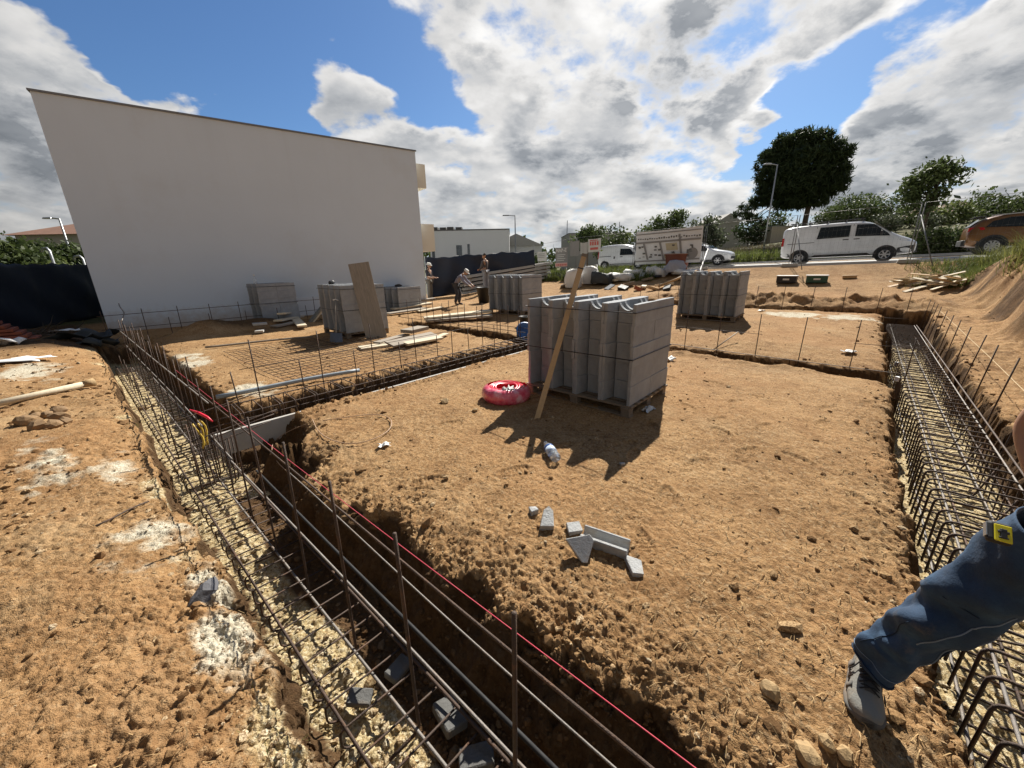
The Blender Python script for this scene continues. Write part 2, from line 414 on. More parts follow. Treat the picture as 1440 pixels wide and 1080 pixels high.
# thin haze of far cloud low over the horizon
hz=mth(nt,'MULTIPLY',mrange(nt,sep.outputs[2],.24,.0,0,1,True),.88)
skyc=mix(nt,hz,skyc,vm('SCALE',(.80,.90,1.0),CLOUD_E*.78).outputs[0])
cov=mth(nt,'MULTIPLY',cov,mrange(nt,sep.outputs[2],-.02,.05,.0,1))
fin=mix(nt,mth(nt,'MULTIPLY',cov,.97),skyc,ccol)
side=mrange(nt,vm('DOT_PRODUCT',D,(.749,-.663,0)).outputs['Value'],-.6,.8,BACK*.48,BACK*1.75,True)  # sky out of view is dimmed and skewed sideways to shape the fill
fq=mrange(nt,vm('DOT_PRODUCT',D,tuple(Vector((.10,.93,.35)).normalized())).outputs['Value'],.25,.72,0.,1.0,True)
fr=mth(nt,'ADD',mth(nt,'MULTIPLY',side,mth(nt,'SUBTRACT',1.0,fq)),fq)
fin=vm('SCALE',fin,fr).outputs[0]
nt.links.new(fin,bg.inputs['Color'])
S.view_settings.view_transform='Standard'; S.view_settings.look='None'; S.view_settings.gamma=1; S.view_settings.exposure=EXPO
# ================================================================== ground
m_soil,nt,b=mat('soil'); co=pos_co(nt)
zone=nt.nodes.new('ShaderNodeAttribute'); zone.attribute_name='zone'
sp=nt.nodes.new('ShaderNodeSeparateColor'); nt.links.new(zone.outputs['Color'],sp.inputs[0])
nA=noise(nt,co,1.1,5,.6); nB=noise(nt,co,7,6,.65); nC=noise(nt,co,45,5,.7); nD=noise(nt,co,180,3,.6)
k=mth(nt,'ADD',mth(nt,'ADD',mth(nt,'MULTIPLY',nA,.30),mth(nt,'MULTIPLY',nB,.32)),mth(nt,'MULTIPLY',nC,.38))
soil=ramp(nt,k,[(.32,(.10,.052,.022)),(.41,(.23,.129,.055)),(.51,(.375,.224,.102)),(.66,(.50,.325,.160))])
sp_=mrange(nt,nD,.60,.72); soil=mix(nt,mth(nt,'MULTIPLY',sp_,.45),soil,(.50,.36,.20))
sd2=mrange(nt,nD,.36,.26); soil=mix(nt,mth(nt,'MULTIPLY',sd2,.55),soil,(.07,.038,.018))
vs_=nt.nodes.new('ShaderNodeTexVoronoi'); vs_.inputs['Scale'].default_value=60; nt.links.new(co,vs_.inputs['Vector'])
vc=nt.nodes.new('ShaderNodeSeparateColor'); nt.links.new(vs_.outputs['Color'],vc.inputs[0])
soil=mix(nt,mth(nt,'MULTIPLY',mrange(nt,vc.outputs[0],.72,.95),.40),soil,(.50,.37,.22)); soil=mix(nt,mth(nt,'MULTIPLY',mrange(nt,vc.outputs[1],.70,.95),.45),soil,(.13,.068,.03))
pat=mrange(nt,noise(nt,co,1.9,6,.68),.50,.66); soil=mix(nt,mth(nt,'MULTIPLY',pat,.50),soil,(.19,.098,.040))
pal=mrange(nt,noise(nt,co,.8,6,.7,.4),.54,.66); soil=mix(nt,mth(nt,'MULTIPLY',pal,.28),soil,(.54,.40,.23))
dks=mrange(nt,noise(nt,co,24,4,.7),.60,.70); soil=mix(nt,mth(nt,'MULTIPLY',dks,.72),soil,(.11,.058,.025))
lts=mrange(nt,noise(nt,co,31,4,.72),.61,.70); soil=mix(nt,mth(nt,'MULTIPLY',lts,.62),soil,(.60,.45,.26))
mp_=nt.nodes.new('ShaderNodeMapping'); mp_.inputs['Rotation'].default_value=(0,0,.6); mp_.inputs['Scale'].default_value=(9,38,9); nt.links.new(co,mp_.inputs[0])
stk=mrange(nt,noise(nt,mp_.outputs[0],1.0,5,.7,.8),.56,.70); soil=mix(nt,mth(nt,'MULTIPLY',stk,.40),soil,(.15,.082,.036))
red=mrange(nt,noise(nt,co,.55,4,.6),.48,.64); soil=mix(nt,mth(nt,'MULTIPLY',red,.35),soil,(.31,.155,.062))
# pale limestone rubble of the trench floor
vo=nt.nodes.new('ShaderNodeTexVoronoi'); vo.inputs['Scale'].default_value=64; nt.links.new(co,vo.inputs['Vector'])
vg=nt.nodes.new('ShaderNodeSeparateColor'); nt.links.new(vo.outputs['Color'],vg.inputs[0])
lime=ramp(nt,vg.outputs[0],[(0,(.36,.26,.13)),(.35,(.50,.39,.205)),(.7,(.62,.51,.30)),(1,(.70,.61,.42))])
lime=mix(nt,mrange(nt,noise(nt,co,55,5,.75),.50,.36),lime,(.22,.14,.06))
grey=ramp(nt,noise(nt,co,60,5,.75),[(.3,(.22,.17,.11)),(.48,(.52,.46,.34)),(.62,(.72,.67,.54))])
dark_soil_shade=mix(nt,.80,soil,(.045,.024,.012))  # dark soil colour that also paints shade into the near trench
grass=ramp(nt,nB,[(.3,(.045,.05,.022)),(.5,(.095,.095,.04)),(.7,(.17,.145,.075))])
def zf(s,lo=.35,hi=.65):
    return mrange(nt,mth(nt,'ADD',s,mth(nt,'MULTIPLY',mth(nt,'SUBTRACT',nB,.5),.55)),lo,hi)
c=mix(nt,zf(sp.outputs[0]),soil,lime); c=mix(nt,zf(sp.outputs[1]),c,grey); c=mix(nt,zf(sp.outputs[2]),c,dark_soil_shade)
c=mix(nt,zf(zone.outputs['Alpha']),c,grass)
nt.links.new(c,b.inputs['Base Color']); b.inputs['Roughness'].default_value=.95; b.inputs['Specular IOR Level'].default_value=.15
vp=nt.nodes.new('ShaderNodeTexVoronoi'); vp.inputs['Scale'].default_value=75; nt.links.new(co,vp.inputs['Vector'])
vq=nt.nodes.new('ShaderNodeTexVoronoi'); vq.inputs['Scale'].default_value=190; nt.links.new(co,vq.inputs['Vector'])
nE=noise(nt,co,95,7,.78)
hgt=mth(nt,'SUBTRACT',mth(nt,'MULTIPLY',nE,1.2),mth(nt,'MULTIPLY',vp.outputs['Distance'],.55))
q=bump(nt,b,nC,.5,.025); q=bump(nt,b,hgt,.55,.014,q); bump(nt,b,mth(nt,'MULTIPLY',vq.outputs['Distance'],-1),.55,.006,q)
def soil_zones(x,y,z):
    a,bb=AB(x,y); sd,fl=trench(a,bb)
    n=fbm(x*1.3,y*1.3,80,4)
    R=sstep(.0,-.06,sd)*sstep(-.40,-.47,fl)*np.where((a<.5)&(a>-4.2+.3*n),sstep(.70,.56,bb+.14*n),1)
    R=np.maximum(R,.62*np.exp(-((bb-.13)**2)/.02)*sstep(.4,-.5,a)*sstep(.0,.25,n))
    Gc=np.zeros_like(x)
    for (px,py,rx,ry,w) in [(215,765,.36,.20,1.35),(285,800,.26,.13,1.2),(318,905,.28,.12,1.35),(375,925,.1,.07,.7),(70,655,1.1,.22,.66),(165,655,.45,.17,.72),(45,530,1.0,.5,.75)]:
        p=at(px,py,.03); pa,pb=AB(p[0],p[1])
        Gc=np.maximum(Gc,w*np.exp(-(((a-pa)/rx)**2+((bb-pb)/ry)**2)))
    Gc=np.maximum(Gc,.95*sstep(-2.3,-1.6,a)*sstep(.9,.6,a)*np.exp(-((bb-12.9)/.45)**2))
    Gc=np.maximum(Gc,.8*np.exp(-(((a+9.4)/1.2)**2+((bb-1.35)/.4)**2)))
    Gc=np.maximum(Gc,.75*np.exp(-(((a+6.3)/.5)**2+((bb-1.5)/.4)**2)))
    Gc=Gc*(.75+.9*fbm(x*2.6,y*2.6,83,4))+.30*fbm(x*9,y*9,84,4)*(Gc>.08)
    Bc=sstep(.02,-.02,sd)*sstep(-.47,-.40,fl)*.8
    wall=sstep(.04,-.01,sd)*np.where((bb>.85)&(bb<1.7)&(a<.3),sstep(-.34,-.25,sd),sstep(-.16,-.06,sd)); Bc=np.maximum(Bc,(.80+.35*fbm(x*5,z*5,88,3))*wall)  # dark earth of the trench sides, deepened to paint in their shade
    Bc=np.maximum(Bc,.9*sstep(.54,.68,bb+.14*n)*sstep(.0,-.05,sd)*(a<.5)*(a>-4.2+.3*n)*(bb<1.6)*(z<-.2))  # floor strip along the cut face, shade painted in as dark soil
    Bc=np.maximum(Bc,.45*np.exp(-((bb-15.1)/.5)**2)*sstep(2.2,1.2,a)*sstep(-8,-6,a)*sstep(-.5,.3,n))
    Bc=np.maximum(Bc,.62*sstep(2.0,2.4,a)*sstep(3.2,2.9,a)*sstep(4,7,bb)*sstep(19,17,bb)*sstep(-.25,.2,fbm(a*1.6,bb*2.2,86,4)))
    Bc=np.maximum(Bc,.45*sstep(1.5,1.6,a)*sstep(2.2,2.0,a)*sstep(.0,.3,fbm(a*2,bb*2,87,3)))
    Bc=np.maximum(Bc,.85*np.exp(-((a+13.0)**2/.5+(bb-3.2)**2/2)))
    Bc=np.maximum(Bc,.8*np.exp(-((a+13.5)**2/2+(bb-14.6)**2/2.5)))
    Bc=np.maximum(Bc,.75*sstep(-11.6,-12.6,a)*sstep(.8,-.2,bb))
    Ac=sstep(28.6,29.4,bb)
    Ac=np.maximum(Ac,sstep(3.0,3.6,a+.3*n)*sstep(9,12,bb)*.9*sstep(.9,1.3,z))
    Ac=np.maximum(Ac,sstep(19.3,20.2,bb+.5*n)*sstep(-6,-9,a)*.9)
    Ac=np.maximum(Ac,sstep(-17,-20,a)*.9)
    return np.stack([R,Gc,Bc,Ac],-1).clip(0,1)
# one sheet: rings of quads, finer near the place where the photographer stands
nt_f=760
front=np.linspace(-72,72,nt_f); back=np.linspace(72,288,90)[1:-1]
ang=np.radians(np.concatenate([front,back])); NA=len(ang)
rad=np.concatenate([np.geomspace(.30,30,1180),np.geomspace(30,900,150)[1:],[1600,3000]]); NR=len(rad)
ox,oy=0.0,-.25
gx=ox+rad[:,None]*np.sin(ang)[None]; gy=oy+rad[:,None]*np.cos(ang)[None]
gz=np.zeros_like(gx)
for i in range(0,NR,200):
    gz[i:i+200]=ground(gx[i:i+200],gy[i:i+200])
fade=sstep(120,300,rad)[:,None]; gz=gz*(1-fade)+1.0*fade
# broken earth: push the trench and bank sides about sideways
ga,gb=AB(gx,gy); zr=base_z(ga,gb); nr=np.hypot(gx,gy)<14
sdv,_=trench(ga[nr],gb[nr]); xx,yy,zz=gx[nr],gy[nr],gz[nr]
wz=np.where((gb[nr]>.85)&(gb[nr]<1.7)&(ga[nr]<.3),.15,.09)
sm=(1-np.exp(-((ga[nr]+4.6)**2+(gb[nr]-1.35)**2)/.35))*np.exp(-((sdv+.02+(wz-.09))/wz)**2)*np.clip((.02-(zz-zr[nr]))/.08,0,1)
al=xx*.749-yy*.663+ (xx*.663+yy*.749)*1.3
n1=fbm(al*4.5,zz*7,301,4,.6); n2=fbm(al*4.5+40,zz*7+9,302,4,.6); n3=clod(al*7,zz*9,303)
gx[nr]+=sm*(.055*n1+.05*n3*.66-.01); gy[nr]+=sm*(.055*n2+.05*n3*.75-.01)
V=np.stack([gx,gy,gz],-1).reshape(-1,3)
V=np.vstack([V,[[ox,oy,float(ground(np.array([ox]),np.array([oy]))[0])]]])
I=np.arange(NR-1)[:,None]*NA; J=np.arange(NA)[None]; J2=(J+1)%NA
Fq=np.stack([I+J,I+NA+J,I+NA+J2,I+J2],-1).reshape(-1,4)[:, ::-1]
gro=npmesh('ground',V,Fq,m_soil,smooth=True); tag(gro,'ochre building-site earth cut by trenches','ground',kind='structure')
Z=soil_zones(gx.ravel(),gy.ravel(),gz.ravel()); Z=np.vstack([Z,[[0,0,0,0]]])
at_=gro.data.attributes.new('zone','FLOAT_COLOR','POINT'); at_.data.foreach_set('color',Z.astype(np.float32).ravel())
# ================================================================== shared materials
m_conc=simple('concrete_block',(.33,.345,.36),.92,var=.16,scale=9,bmp=.6,bscale=120,dirt=((.23,.225,.21),.35))
m_conc2=simple('pale_concrete',(.46,.44,.40),.9,var=.15,scale=8,bmp=.3,bscale=90)
m_wood=simple('fresh_wood',(.52,.34,.17),.7,var=.2,scale=14,bmp=.25,bscale=50,stretch=(6,6,.5))
m_woodw=simple('weathered_wood',(.33,.28,.22),.85,var=.3,scale=10,bmp=.4,bscale=40,stretch=(.6,8,8),dirt=((.16,.13,.10),.5))
m_woodp=simple('pale_board',(.62,.53,.38),.8,var=.2,scale=9,bmp=.25,bscale=40,stretch=(.6,8,8),dirt=((.33,.26,.17),.4))
m_pal=simple('pallet_wood',(.22,.17,.12),.85,var=.3,scale=9,bmp=.3,bscale=40,stretch=(8,.8,8))
m_rust=simple('rusty_rebar',(.07,.045,.032),.65,metal=.2,var=.45,scale=22,bmp=.6,bscale=160,dirt=((.20,.085,.035),.45))
m_steel=simple('worn_steel_bar',(.22,.20,.18),.6,metal=.3,var=.3,scale=18,bmp=.4,bscale=200,dirt=((.20,.12,.07),.5))
m_strap=simple('black_strap',(.02,.02,.022),.45,var=.2)
m_red=simple('red_plastic',(.74,.025,.055),.38,var=.1,scale=6,dirt=((.45,.16,.10),.25))
m_galv=simple('galvanised_steel',(.42,.43,.44),.45,metal=.7,var=.15,scale=6)
m_dark=simple('dark_plastic',(.022,.022,.024),.55,var=.2)
m_white=simple('white_plastic',(.78,.78,.76),.6,var=.06,scale=6,dirt=((.5,.42,.32),.3))
m_rock=simple('ochre_stone',(.40,.27,.13),.9,var=.3,scale=10,bmp=.7,bscale=40,dirt=((.2,.11,.05),.5))
m_cstone=simple('grey_rubble',(.42,.425,.42),.92,var=.2,scale=16,bmp=.9,bscale=70,dirt=((.32,.24,.15),.45))
# ================================================================== neighbour's house (blank gable wall)
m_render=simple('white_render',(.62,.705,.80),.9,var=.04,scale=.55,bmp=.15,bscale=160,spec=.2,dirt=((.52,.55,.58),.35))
nt=m_render.node_tree; b=nt.nodes['Principled BSDF']; old=b.inputs['Base Color'].links[0].from_socket; co=obj_co(nt); sx_=nt.nodes.new('ShaderNodeSeparateXYZ'); nt.links.new(co,sx_.inputs[0])
mp=nt.nodes.new('ShaderNodeMapping'); mp.inputs['Scale'].default_value=(2.2,2.2,.10); nt.links.new(co,mp.inputs[0])
dr=mth(nt,'MULTIPLY',mrange(nt,noise(nt,mp.outputs[0],1.6,5,.65),.52,.72),mrange(nt,sx_.outputs[2],2.5,6.0,.0,.09)); c_=mix(nt,dr,old,(.40,.41,.42))
sp_=mth(nt,'MULTIPLY',mrange(nt,mth(nt,'ADD',sx_.outputs[2],mth(nt,'MULTIPLY',noise(nt,co,5,6,.7),-.9)),.15,-.40),.65); c_=mix(nt,sp_,c_,(.36,.25,.15)); nt.links.new(c_,b.inputs['Base Color'])
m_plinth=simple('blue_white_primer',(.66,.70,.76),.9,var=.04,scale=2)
m_yell=simple('cream_render',(.74,.70,.58),.9,var=.04,scale=2)  # cream render of the overhang and balcony
wl=Vector((-11.35,10.87,0)); wr=Vector((-3.52,16.53,0)); wd=(wr-wl); WL=wd.length; wa=math.atan2(wd.y,wd.x)
HH=5.78
t=thing('neighbour_house','large pale house with a blank windowless gable wall and flat roof line','house',wl,wa)
m=MB(); m.box((WL/2,4.5,HH/2-.3),(WL,9,HH+.6)); m.build('wall',m_render,t)
m=MB(); m.box((WL/2,4.5,HH+.022),(WL+.08,9.08,.044)); m.build('roof_edge',simple('zinc_capping',(.20,.20,.21),.5,metal=.5,var=.1),t)
m=MB(); m.box((WL*.53,-.006,.35),(WL*.17,.012,.62)); m.build('painted_patch',m_plinth,t)
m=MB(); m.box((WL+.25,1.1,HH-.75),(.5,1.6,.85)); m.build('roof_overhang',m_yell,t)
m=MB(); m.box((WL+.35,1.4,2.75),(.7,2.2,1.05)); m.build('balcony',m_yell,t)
# ================================================================== site steel
def wob(p0,p1,n,amp,sd):
    r=random.Random(sd); p0=Vector(p0);p1=Vector(p1); o=[]
    ph=[r.uniform(0,6) for _ in range(4)]
    for i in range(n+1):
        k=i/n; o.append(p0.lerp(p1,k)+Vector((amp*math.sin(ph[0]+k*5),amp*math.sin(ph[1]+k*6),amp*math.sin(ph[2]+k*4))))
    return o
def bar(parent,p0,p1,r=.006,name='long_bar',mt=None,n=8,amp=.008,sd=0,seg=6):
    m=MB(); m.smooth=True; m.tube(wob(p0,p1,n,amp,sd),r,seg); return m.build(name,mt or m_rust,parent,fix=False)
def rnd_corner(pts,r,n=4):
    """polyline with rounded corners"""
    out=[Vector(pts[0])]
    for i in range(1,len(pts)-1):
        p,q,s=Vector(pts[i-1]),Vector(pts[i]),Vector(pts[i+1])
        u=(p-q).normalized()*r; w=(s-q).normalized()*r
        for k in range(n+1):
            k/=n; out.append((q+u).lerp(q,k).lerp(q.lerp(q+w,k),k))
    out.append(Vector(pts[-1])); return out
def xyz(a,b,z): return P3(a,b,z)
def empty_at(name,label,cat,a,b,z,group=None): return thing(name,label,cat,P3(a,b,z),0,group)
def upright(parent,org,a,b,z0,z1,r=.007,lean=(0,0),sd=0,mt=None,foot=0):
    rr=random.Random(sd*7+3)
    la=lean[0]+rr.uniform(-.02,.02); lb=lean[1]+rr.uniform(-.02,.02)
    pts=[xyz(a+la*k,b+lb*k,z0+(z1-z0)*k)-org for k in (0,.33,.66,1)]
    if foot: pts=[xyz(a,b-foot,z0+.01)-org,xyz(a,b-.03,z0+.005)-org]+[pts[0]+Vector((0,0,.03))]+pts[1:]
    m=MB(); m.smooth=True; m.tube(pts,r,6); return m.build('upright_bar',mt or m_rust,parent,fix=False)
ORG=Vector((0,0,0))
# --- right trench: one long cage of closed links
cg=thing('rebar_cage','long rusty rebar cage of close square links filling the right trench','rebar cage')
LA,RA,ZT,ZB=.70,1.18,.0,-.43
bs=[]; bb=-.6
while bb<14.0: bs.append(bb); bb+=.163 if bb<6 else .175
k=0
for i,b0 in enumerate(bs):
    j=random.uniform(-.012,.012); j2=random.uniform(-.012,.012)
    la=LA+(.02*math.sin(i*.37)); ra=RA+.015*math.sin(i*.5)+.004*max(b0,0)
    tilt=random.uniform(-.02,.02)
    pts=rnd_corner([(la,b0+j+tilt,ZB),(la,b0+j,ZT),(ra,b0+j2,ZT),(ra+.01,b0+j2+tilt,ZB)],.05,4)
    pts=[xyz(*p) for p in pts]+[xyz(la+.02,b0+j+tilt,ZB)]
    m=MB(); m.smooth=True; m.tube(pts,.0076,6); m.build('stirrup',m_rust,cg,fix=False)
for q,(a0,z,mt,r) in enumerate([(LA+.022,ZT-.014,m_steel,.0075),(RA-.012,ZT-.014,m_steel,.0075),(RA+.03,ZT+.012,m_rust,.008),(LA+.02,ZB+.012,m_steel,.008),(RA-.02,ZB+.012,m_steel,.008),(.95,ZB+.012,m_rust,.007),(RA,-.2,m_rust,.006)]):
    bar(cg,xyz(a0,-.7,z),xyz(a0+.004*14,14.05,z),r,mt=mt,n=60,amp=.006,sd=q)
for q,b0 in enumerate([1.9,2.9,3.75,4.6,5.4,6.2,7.0,7.85,8.65,9.5,10.3,11.1,11.9,12.6,13.2,13.8]):
    upright(cg,ORG,1.22+.004*b0,b0-.08,-.42,.66,.0075,(.10,.10),sd=q)
for q,b0 in enumerate([2.4,3.0,3.6,4.2,4.8,5.4,6.0]):     # hooked tails lying in the cage
    m=MB(); m.smooth=True; a0=1.05
    m.tube([xyz(*p) for p in rnd_corner([(a0+.1,b0+.02,-.05),(a0+.02,b0,-.37),(a0-.2,b0-.05,-.40)],.06)],.007,6); m.build('hook_bar',m_rust,cg,fix=False)
upright(cg,ORG,.70,7.33,-.4,.62,.0075,(.0,.02),sd=77)
# string along the right row
m=MB(); m.tube([xyz(1.36,2,.30),xyz(1.52,8,.32),xyz(1.60,14.2,.38)],.0035,5); tag(m.build('guide_line',simple('tan_string',(.55,.42,.24),.9),fix=False),'tan string stretched along the leaning bars of the right trench','string')
# --- near trench: flat mat with a row of upright bars
ca=thing('rebar_cage','rusty flat rebar mat with tall upright bars in the near left trench','rebar cage')
ZA=-.40
aa=-11.8; i=0; bars=[]
while aa<1.3: bars.append(aa); aa+=.155 if aa>-6 else .19
for i,a0 in enumerate(bars):
    if i>=99: break
    jj=random.uniform(-.015,.015); z=ZA+random.uniform(-.008,.008)
    pts=rnd_corner([(a0+.02,.415,z-.11),(a0,.365,z-.10),(a0,.365,z+.015),(a0+jj,.80+random.uniform(-.03,.03),z)],.03,3)
    m=MB(); m.smooth=True; m.tube([xyz(*p) for p in pts],.0055,6); m.build('cross_bar',m_rust,ca,fix=False)
bar(ca,xyz(-12.2,.40,ZA+.012),xyz(1.4,.40,ZA+.012),.0085,mt=m_rust,n=60,amp=.006,sd=31)
bar(ca,xyz(-12.2,.63,ZA-.012),xyz(1.4,.615,ZA-.012),.0085,mt=m_steel,n=60,amp=.007,sd=32)
bar(ca,xyz(-12.2,.78,ZA+.012),xyz(1.4,.78,ZA+.012),.0085,mt=m_rust,n=50,amp=.007,sd=33)
bar(ca,xyz(-8.5,.655,-.005),xyz(1.4,.655,-.02),.0065,mt=m_steel,n=50,amp=.008,sd=34)
bar(ca,xyz(-12.2,.68,.06),xyz(-4.,.66,.0),.007,mt=m_steel,n=50,amp=.010,sd=35)
bar(ca,xyz(-5.3,.665,.47),xyz(1.4,.665,.50),.005,mt=m_rust,n=50,amp=.004,sd=36)
bar(ca,xyz(-12.0,.64,.40),xyz(-4.4,.655,.44),.0075,mt=m_steel,n=50,amp=.010,sd=37)
bar(ca,xyz(-3.2,.86,.05),xyz(1.2,.86,.02),.0045,mt=m_steel,n=30,amp=.012,sd=39)
for q,a0 in enumerate([.04,-.58,-1.18,-1.78,-2.42,-3.0,-3.58,-4.1,-4.62,-5.2,-5.8,-6.4,-7.0,-7.6,-8.2,-8.8,-9.4,-10.0,-10.6,-11.2,-11.8]):
    upright(ca,ORG,a0,.63,ZA-.05,.67+random.uniform(-.02,.02),.0082 if a0>-4 else .0072,(0,.02),sd=q+100,foot=.16,mt=m_rust)
for q,a0 in enumerate([-4.35,-5.0,-5.5,-6.1,-6.7,-7.3,-8,-8.6,-9.2,-9.9,-10.5]):   # second, shorter row on the outer side
    if q in (1,5): continue
    upright(ca,ORG,a0,.44,ZA-.02,.12+random.uniform(-.05,.05),.0065,(0,0),sd=q+140)
for q,a0 in enumerate([-6.3,-7.1,-7.9,-8.7,-9.5,-10.3,-11.1,-11.7]):
    upright(ca,ORG,a0,.84,ZA-.02,.55+random.uniform(-.08,.05),.0065,(0,0),sd=q+170)
for q,(a0,z) in enumerate([(-4.5,.12),(-4.65,.02),(-4.8,-.1),(-4.95,-.2),(-5.05,.2)]):       # corner ladder
    bar(ca,xyz(a0,.36,z-.05),xyz(a0-.05,1.25,z+.06),.006,name='tie_bar',n=6,amp=.006,sd=q+60)
for q,(a0,b0) in enumerate([(-4.40,.52),(-4.46,.56),(-4.52,.60),(-4.75,.50),(-4.83,.55)]):
    m=MB(); m.smooth=True
    m.tube([xyz(*p) for p in rnd_corner([(a0-.02,b0,.25-.02*q),(a0,b0,ZA-.02),(a0+.16,b0+.14,ZA-.0),(a0+.18,b0+.16,.1)],.07)],.0065,6); m.build('hook_bar',m_rust,ca,fix=False)
m=MB(); m.smooth=True; m.tube(wob(xyz(-3.9,.80,-.14),xyz(1.4,.80,-.18),40,.008,71),.010,8); tag(m.build('black_pipe',simple('black_conduit',(.010,.010,.011),.75),fix=False),'black plastic pipe running along the cut earth face of the near trench','pipe')
# yellow and red marker caps tied at the corner
m=MB(); m.smooth=True
for q in range(3):
    m.tube(wob(xyz(-4.44-.05*q,.53+.03*q,.27),xyz(-4.42-.05*q,.55+.03*q,.02),6,.012,q),.008,6)
m.build('yellow_tie',simple('yellow_plastic',(.60,.42,.06),.5,var=.15),ca,fix=False)
m=MB(); m.smooth=True; m.tube([xyz(-4.75,.56,.33),xyz(-4.62,.60,.32),xyz(-4.5,.64,.29),xyz(-4.42,.66,.26)],[.006,.013,.013,.006],8)
tag(m.build('red_pliers',m_red,fix=False),'red-handled pliers left on the bars at the trench corner','pliers')
# red string from upright to upright along the near trench
m=MB(); m.tube([xyz(-6,.682,.50),xyz(-2.42,.682,.515),xyz(-1.18,.682,.54),xyz(1.4,.682,.61)],.0019,5)
tag(m.build('guide_line',simple('pink_string',(.50,.05,.08),.8),fix=False),'thin red string stretched along the upright bars of the near trench','string')
# --- left cross trench: square links behind the board
cb=thing('rebar_cage','rusty rebar cage of square links beside the concrete board in the left cross trench','rebar cage')
b0=1.0
i=0
while b0<9.0:
    j=random.uniform(-.03,.03); f=-4.99; r_=-5.44
    for dj in ((0,.035) if i%2==0 else (0,)):
        pts=rnd_corner([(f,b0+dj,-.35),(f,b0+j+dj,.10),(r_,b0+j+dj+.02,.10),(r_,b0+dj,-.35)],.04,3)
        m=MB(); m.smooth=True; m.tube([xyz(*p) for p in pts],.0065,6); m.build('stirrup',m_rust,cb,fix=False)
    b0+=.20; i+=1
for q,(a0,z) in enumerate([(-5.0,.09),(-5.42,.09),(-5.0,-.12),(-5.42,-.12),(-5.2,-.3)]): bar(cb,xyz(a0,.75,z),xyz(a0,9.1,z),.007,n=40,amp=.008,sd=q+200)
for q,b0 in enumerate([1.35,2.15,2.95,3.75,4.55,5.35,6.1,6.9,7.6,8.3]):
    upright(cb,ORG,-5.50,b0,-.35,.82,.0075,(0,.0),sd=q+210); upright(cb,ORG,-5.72,b0-.18,-.3,.42,.0075,(0,.0),sd=q+230)
bar(cb,xyz(-5.5,1.2,.48),xyz(-5.5,5.4,.50),.004,n=20,amp=.006,sd=250)
# formwork board between platform and cross trench
m=MB(); m.smooth=False
o=thing('formwork_board','long grey concrete edging board along the left cross trench','board',P3(-4.90,.72,-.17))
for q,(y0,y1) in enumerate([(0,2.8),(2.805,5.6),(5.605,8.3)]):
    m=MB(); R=frame(P3(0,1,0)); c=P3(0,(y0+y1)/2,0)
    m.box(c,(y1-y0,.045,.26),R); m.build('plank',m_conc2,o,bevel=.004)
# --- rows of upright bars further back, each trench with its own cage
cc_=thing('rebar_cage','thin rebar frame with widely spaced upright bars in the right cross trench','rebar cage')
for q,(a0,b0) in enumerate([(-3.1,8.35),(-2.47,8.35),(-1.87,8.37),(-1.22,8.4),(-.57,8.40),(.12,8.45)]): upright(cc_,ORG,a0,b0-.2,-.32,.71,.0075,(0,.03),sd=q+300)
bar(cc_,xyz(-4.4,7.95,.06),xyz(.75,7.75,.04),.006,mt=m_steel,n=20,amp=.01,sd=310); bar(cc_,xyz(-4.4,8.0,-.28),xyz(.75,7.9,-.28),.007,n=20,amp=.01,sd=311)
bar(cc_,xyz(-3.6,8.38,.33),xyz(-1.2,8.4,.33),.004,n=10,amp=.006,sd=312); bar(cc_,xyz(.1,8.45,.30),xyz(1.3,8.7,.30),.004,n=10,amp=.01,sd=313)
cf=thing('rebar_cage','row of thin upright bars standing in the far trench before the spoil ridge','rebar cage')
for q,a0 in enumerate([-6.2,-5.5,-4.8,-4.1,-3.4,-2.4,-1.67,-.97,-.25,.46,1.05]): upright(cf,ORG,a0,14.4,-.1,.88,.008,(0,.05),sd=q+330)
bar(cf,xyz(-6.4,14.3,.14),xyz(1.1,14.2,.12),.007,n=20,amp=.01,sd=340)
cm_=thing('rebar_cage','rebar frame with upright bars in the middle of the left slab','rebar cage')
for q in range(8): upright(cm_,ORG,-9.9+.62*q,6.6,-.25,.72+.05*(q%2),.0085,(0,.0),sd=q+350)
for q in range(6): upright(cm_,ORG,-9.6+.72*q,7.05,-.25,.62,.0085,(0,.0),sd=q+360)
for q,(b0,z) in enumerate([(6.6,.18),(7.05,.18),(6.6,-.1)]): bar(cm_,xyz(-10.3,b0,z),xyz(-5.4,b0,z),.007,n=20,amp=.01,sd=q+370)
cw=thing('rebar_cage','row of upright bars with two thin rails along the foot of the white wall','rebar cage')
for q in range(13): upright(cw,ORG,-13.55+.04*(q%2),.5+.70*q,-.3,.74,.0085,(0,.0),sd=q+380)
for q in range(10): upright(cw,ORG,-13.25,.8+.85*q,-.3,.50,.008,(0,.0),sd=q+395)
for q,z in enumerate((.62,.30)): bar(cw,xyz(-13.55,.4,z),xyz(-13.55,9.2,z),.007,n=30,amp=.012,sd=q+410)
bar(cw,xyz(-12.3,.75,.55),xyz(-13.7,.9,.9),.012,mt=m_steel,n=8,amp=.03,sd=420)
# welded mesh lying on the slab
ms=thing('welded_mesh','rusty welded steel mesh lying flat on the earth of the left slab','steel mesh')
m=MB()
za=lambda a,b:max(GA(a,b),-.05)+.035
gridz={}
for i in range(19):
    a0=-9.6+.2*i; m.tube([xyz(a0,b0,za(a0,b0)) for b0 in np.linspace(1.9,4.9,9)],.0045,4)
m.build('wires',m_rust,ms,fix=False)
m=MB()
for i in range(16):
    b0=1.9+.2*i; m.tube([xyz(a0,b0,za(a0,b0)+.006) for a0 in np.linspace(-9.6,-6.0,9)],.0045,4)
m.build('wires',m_rust,ms,fix=False)
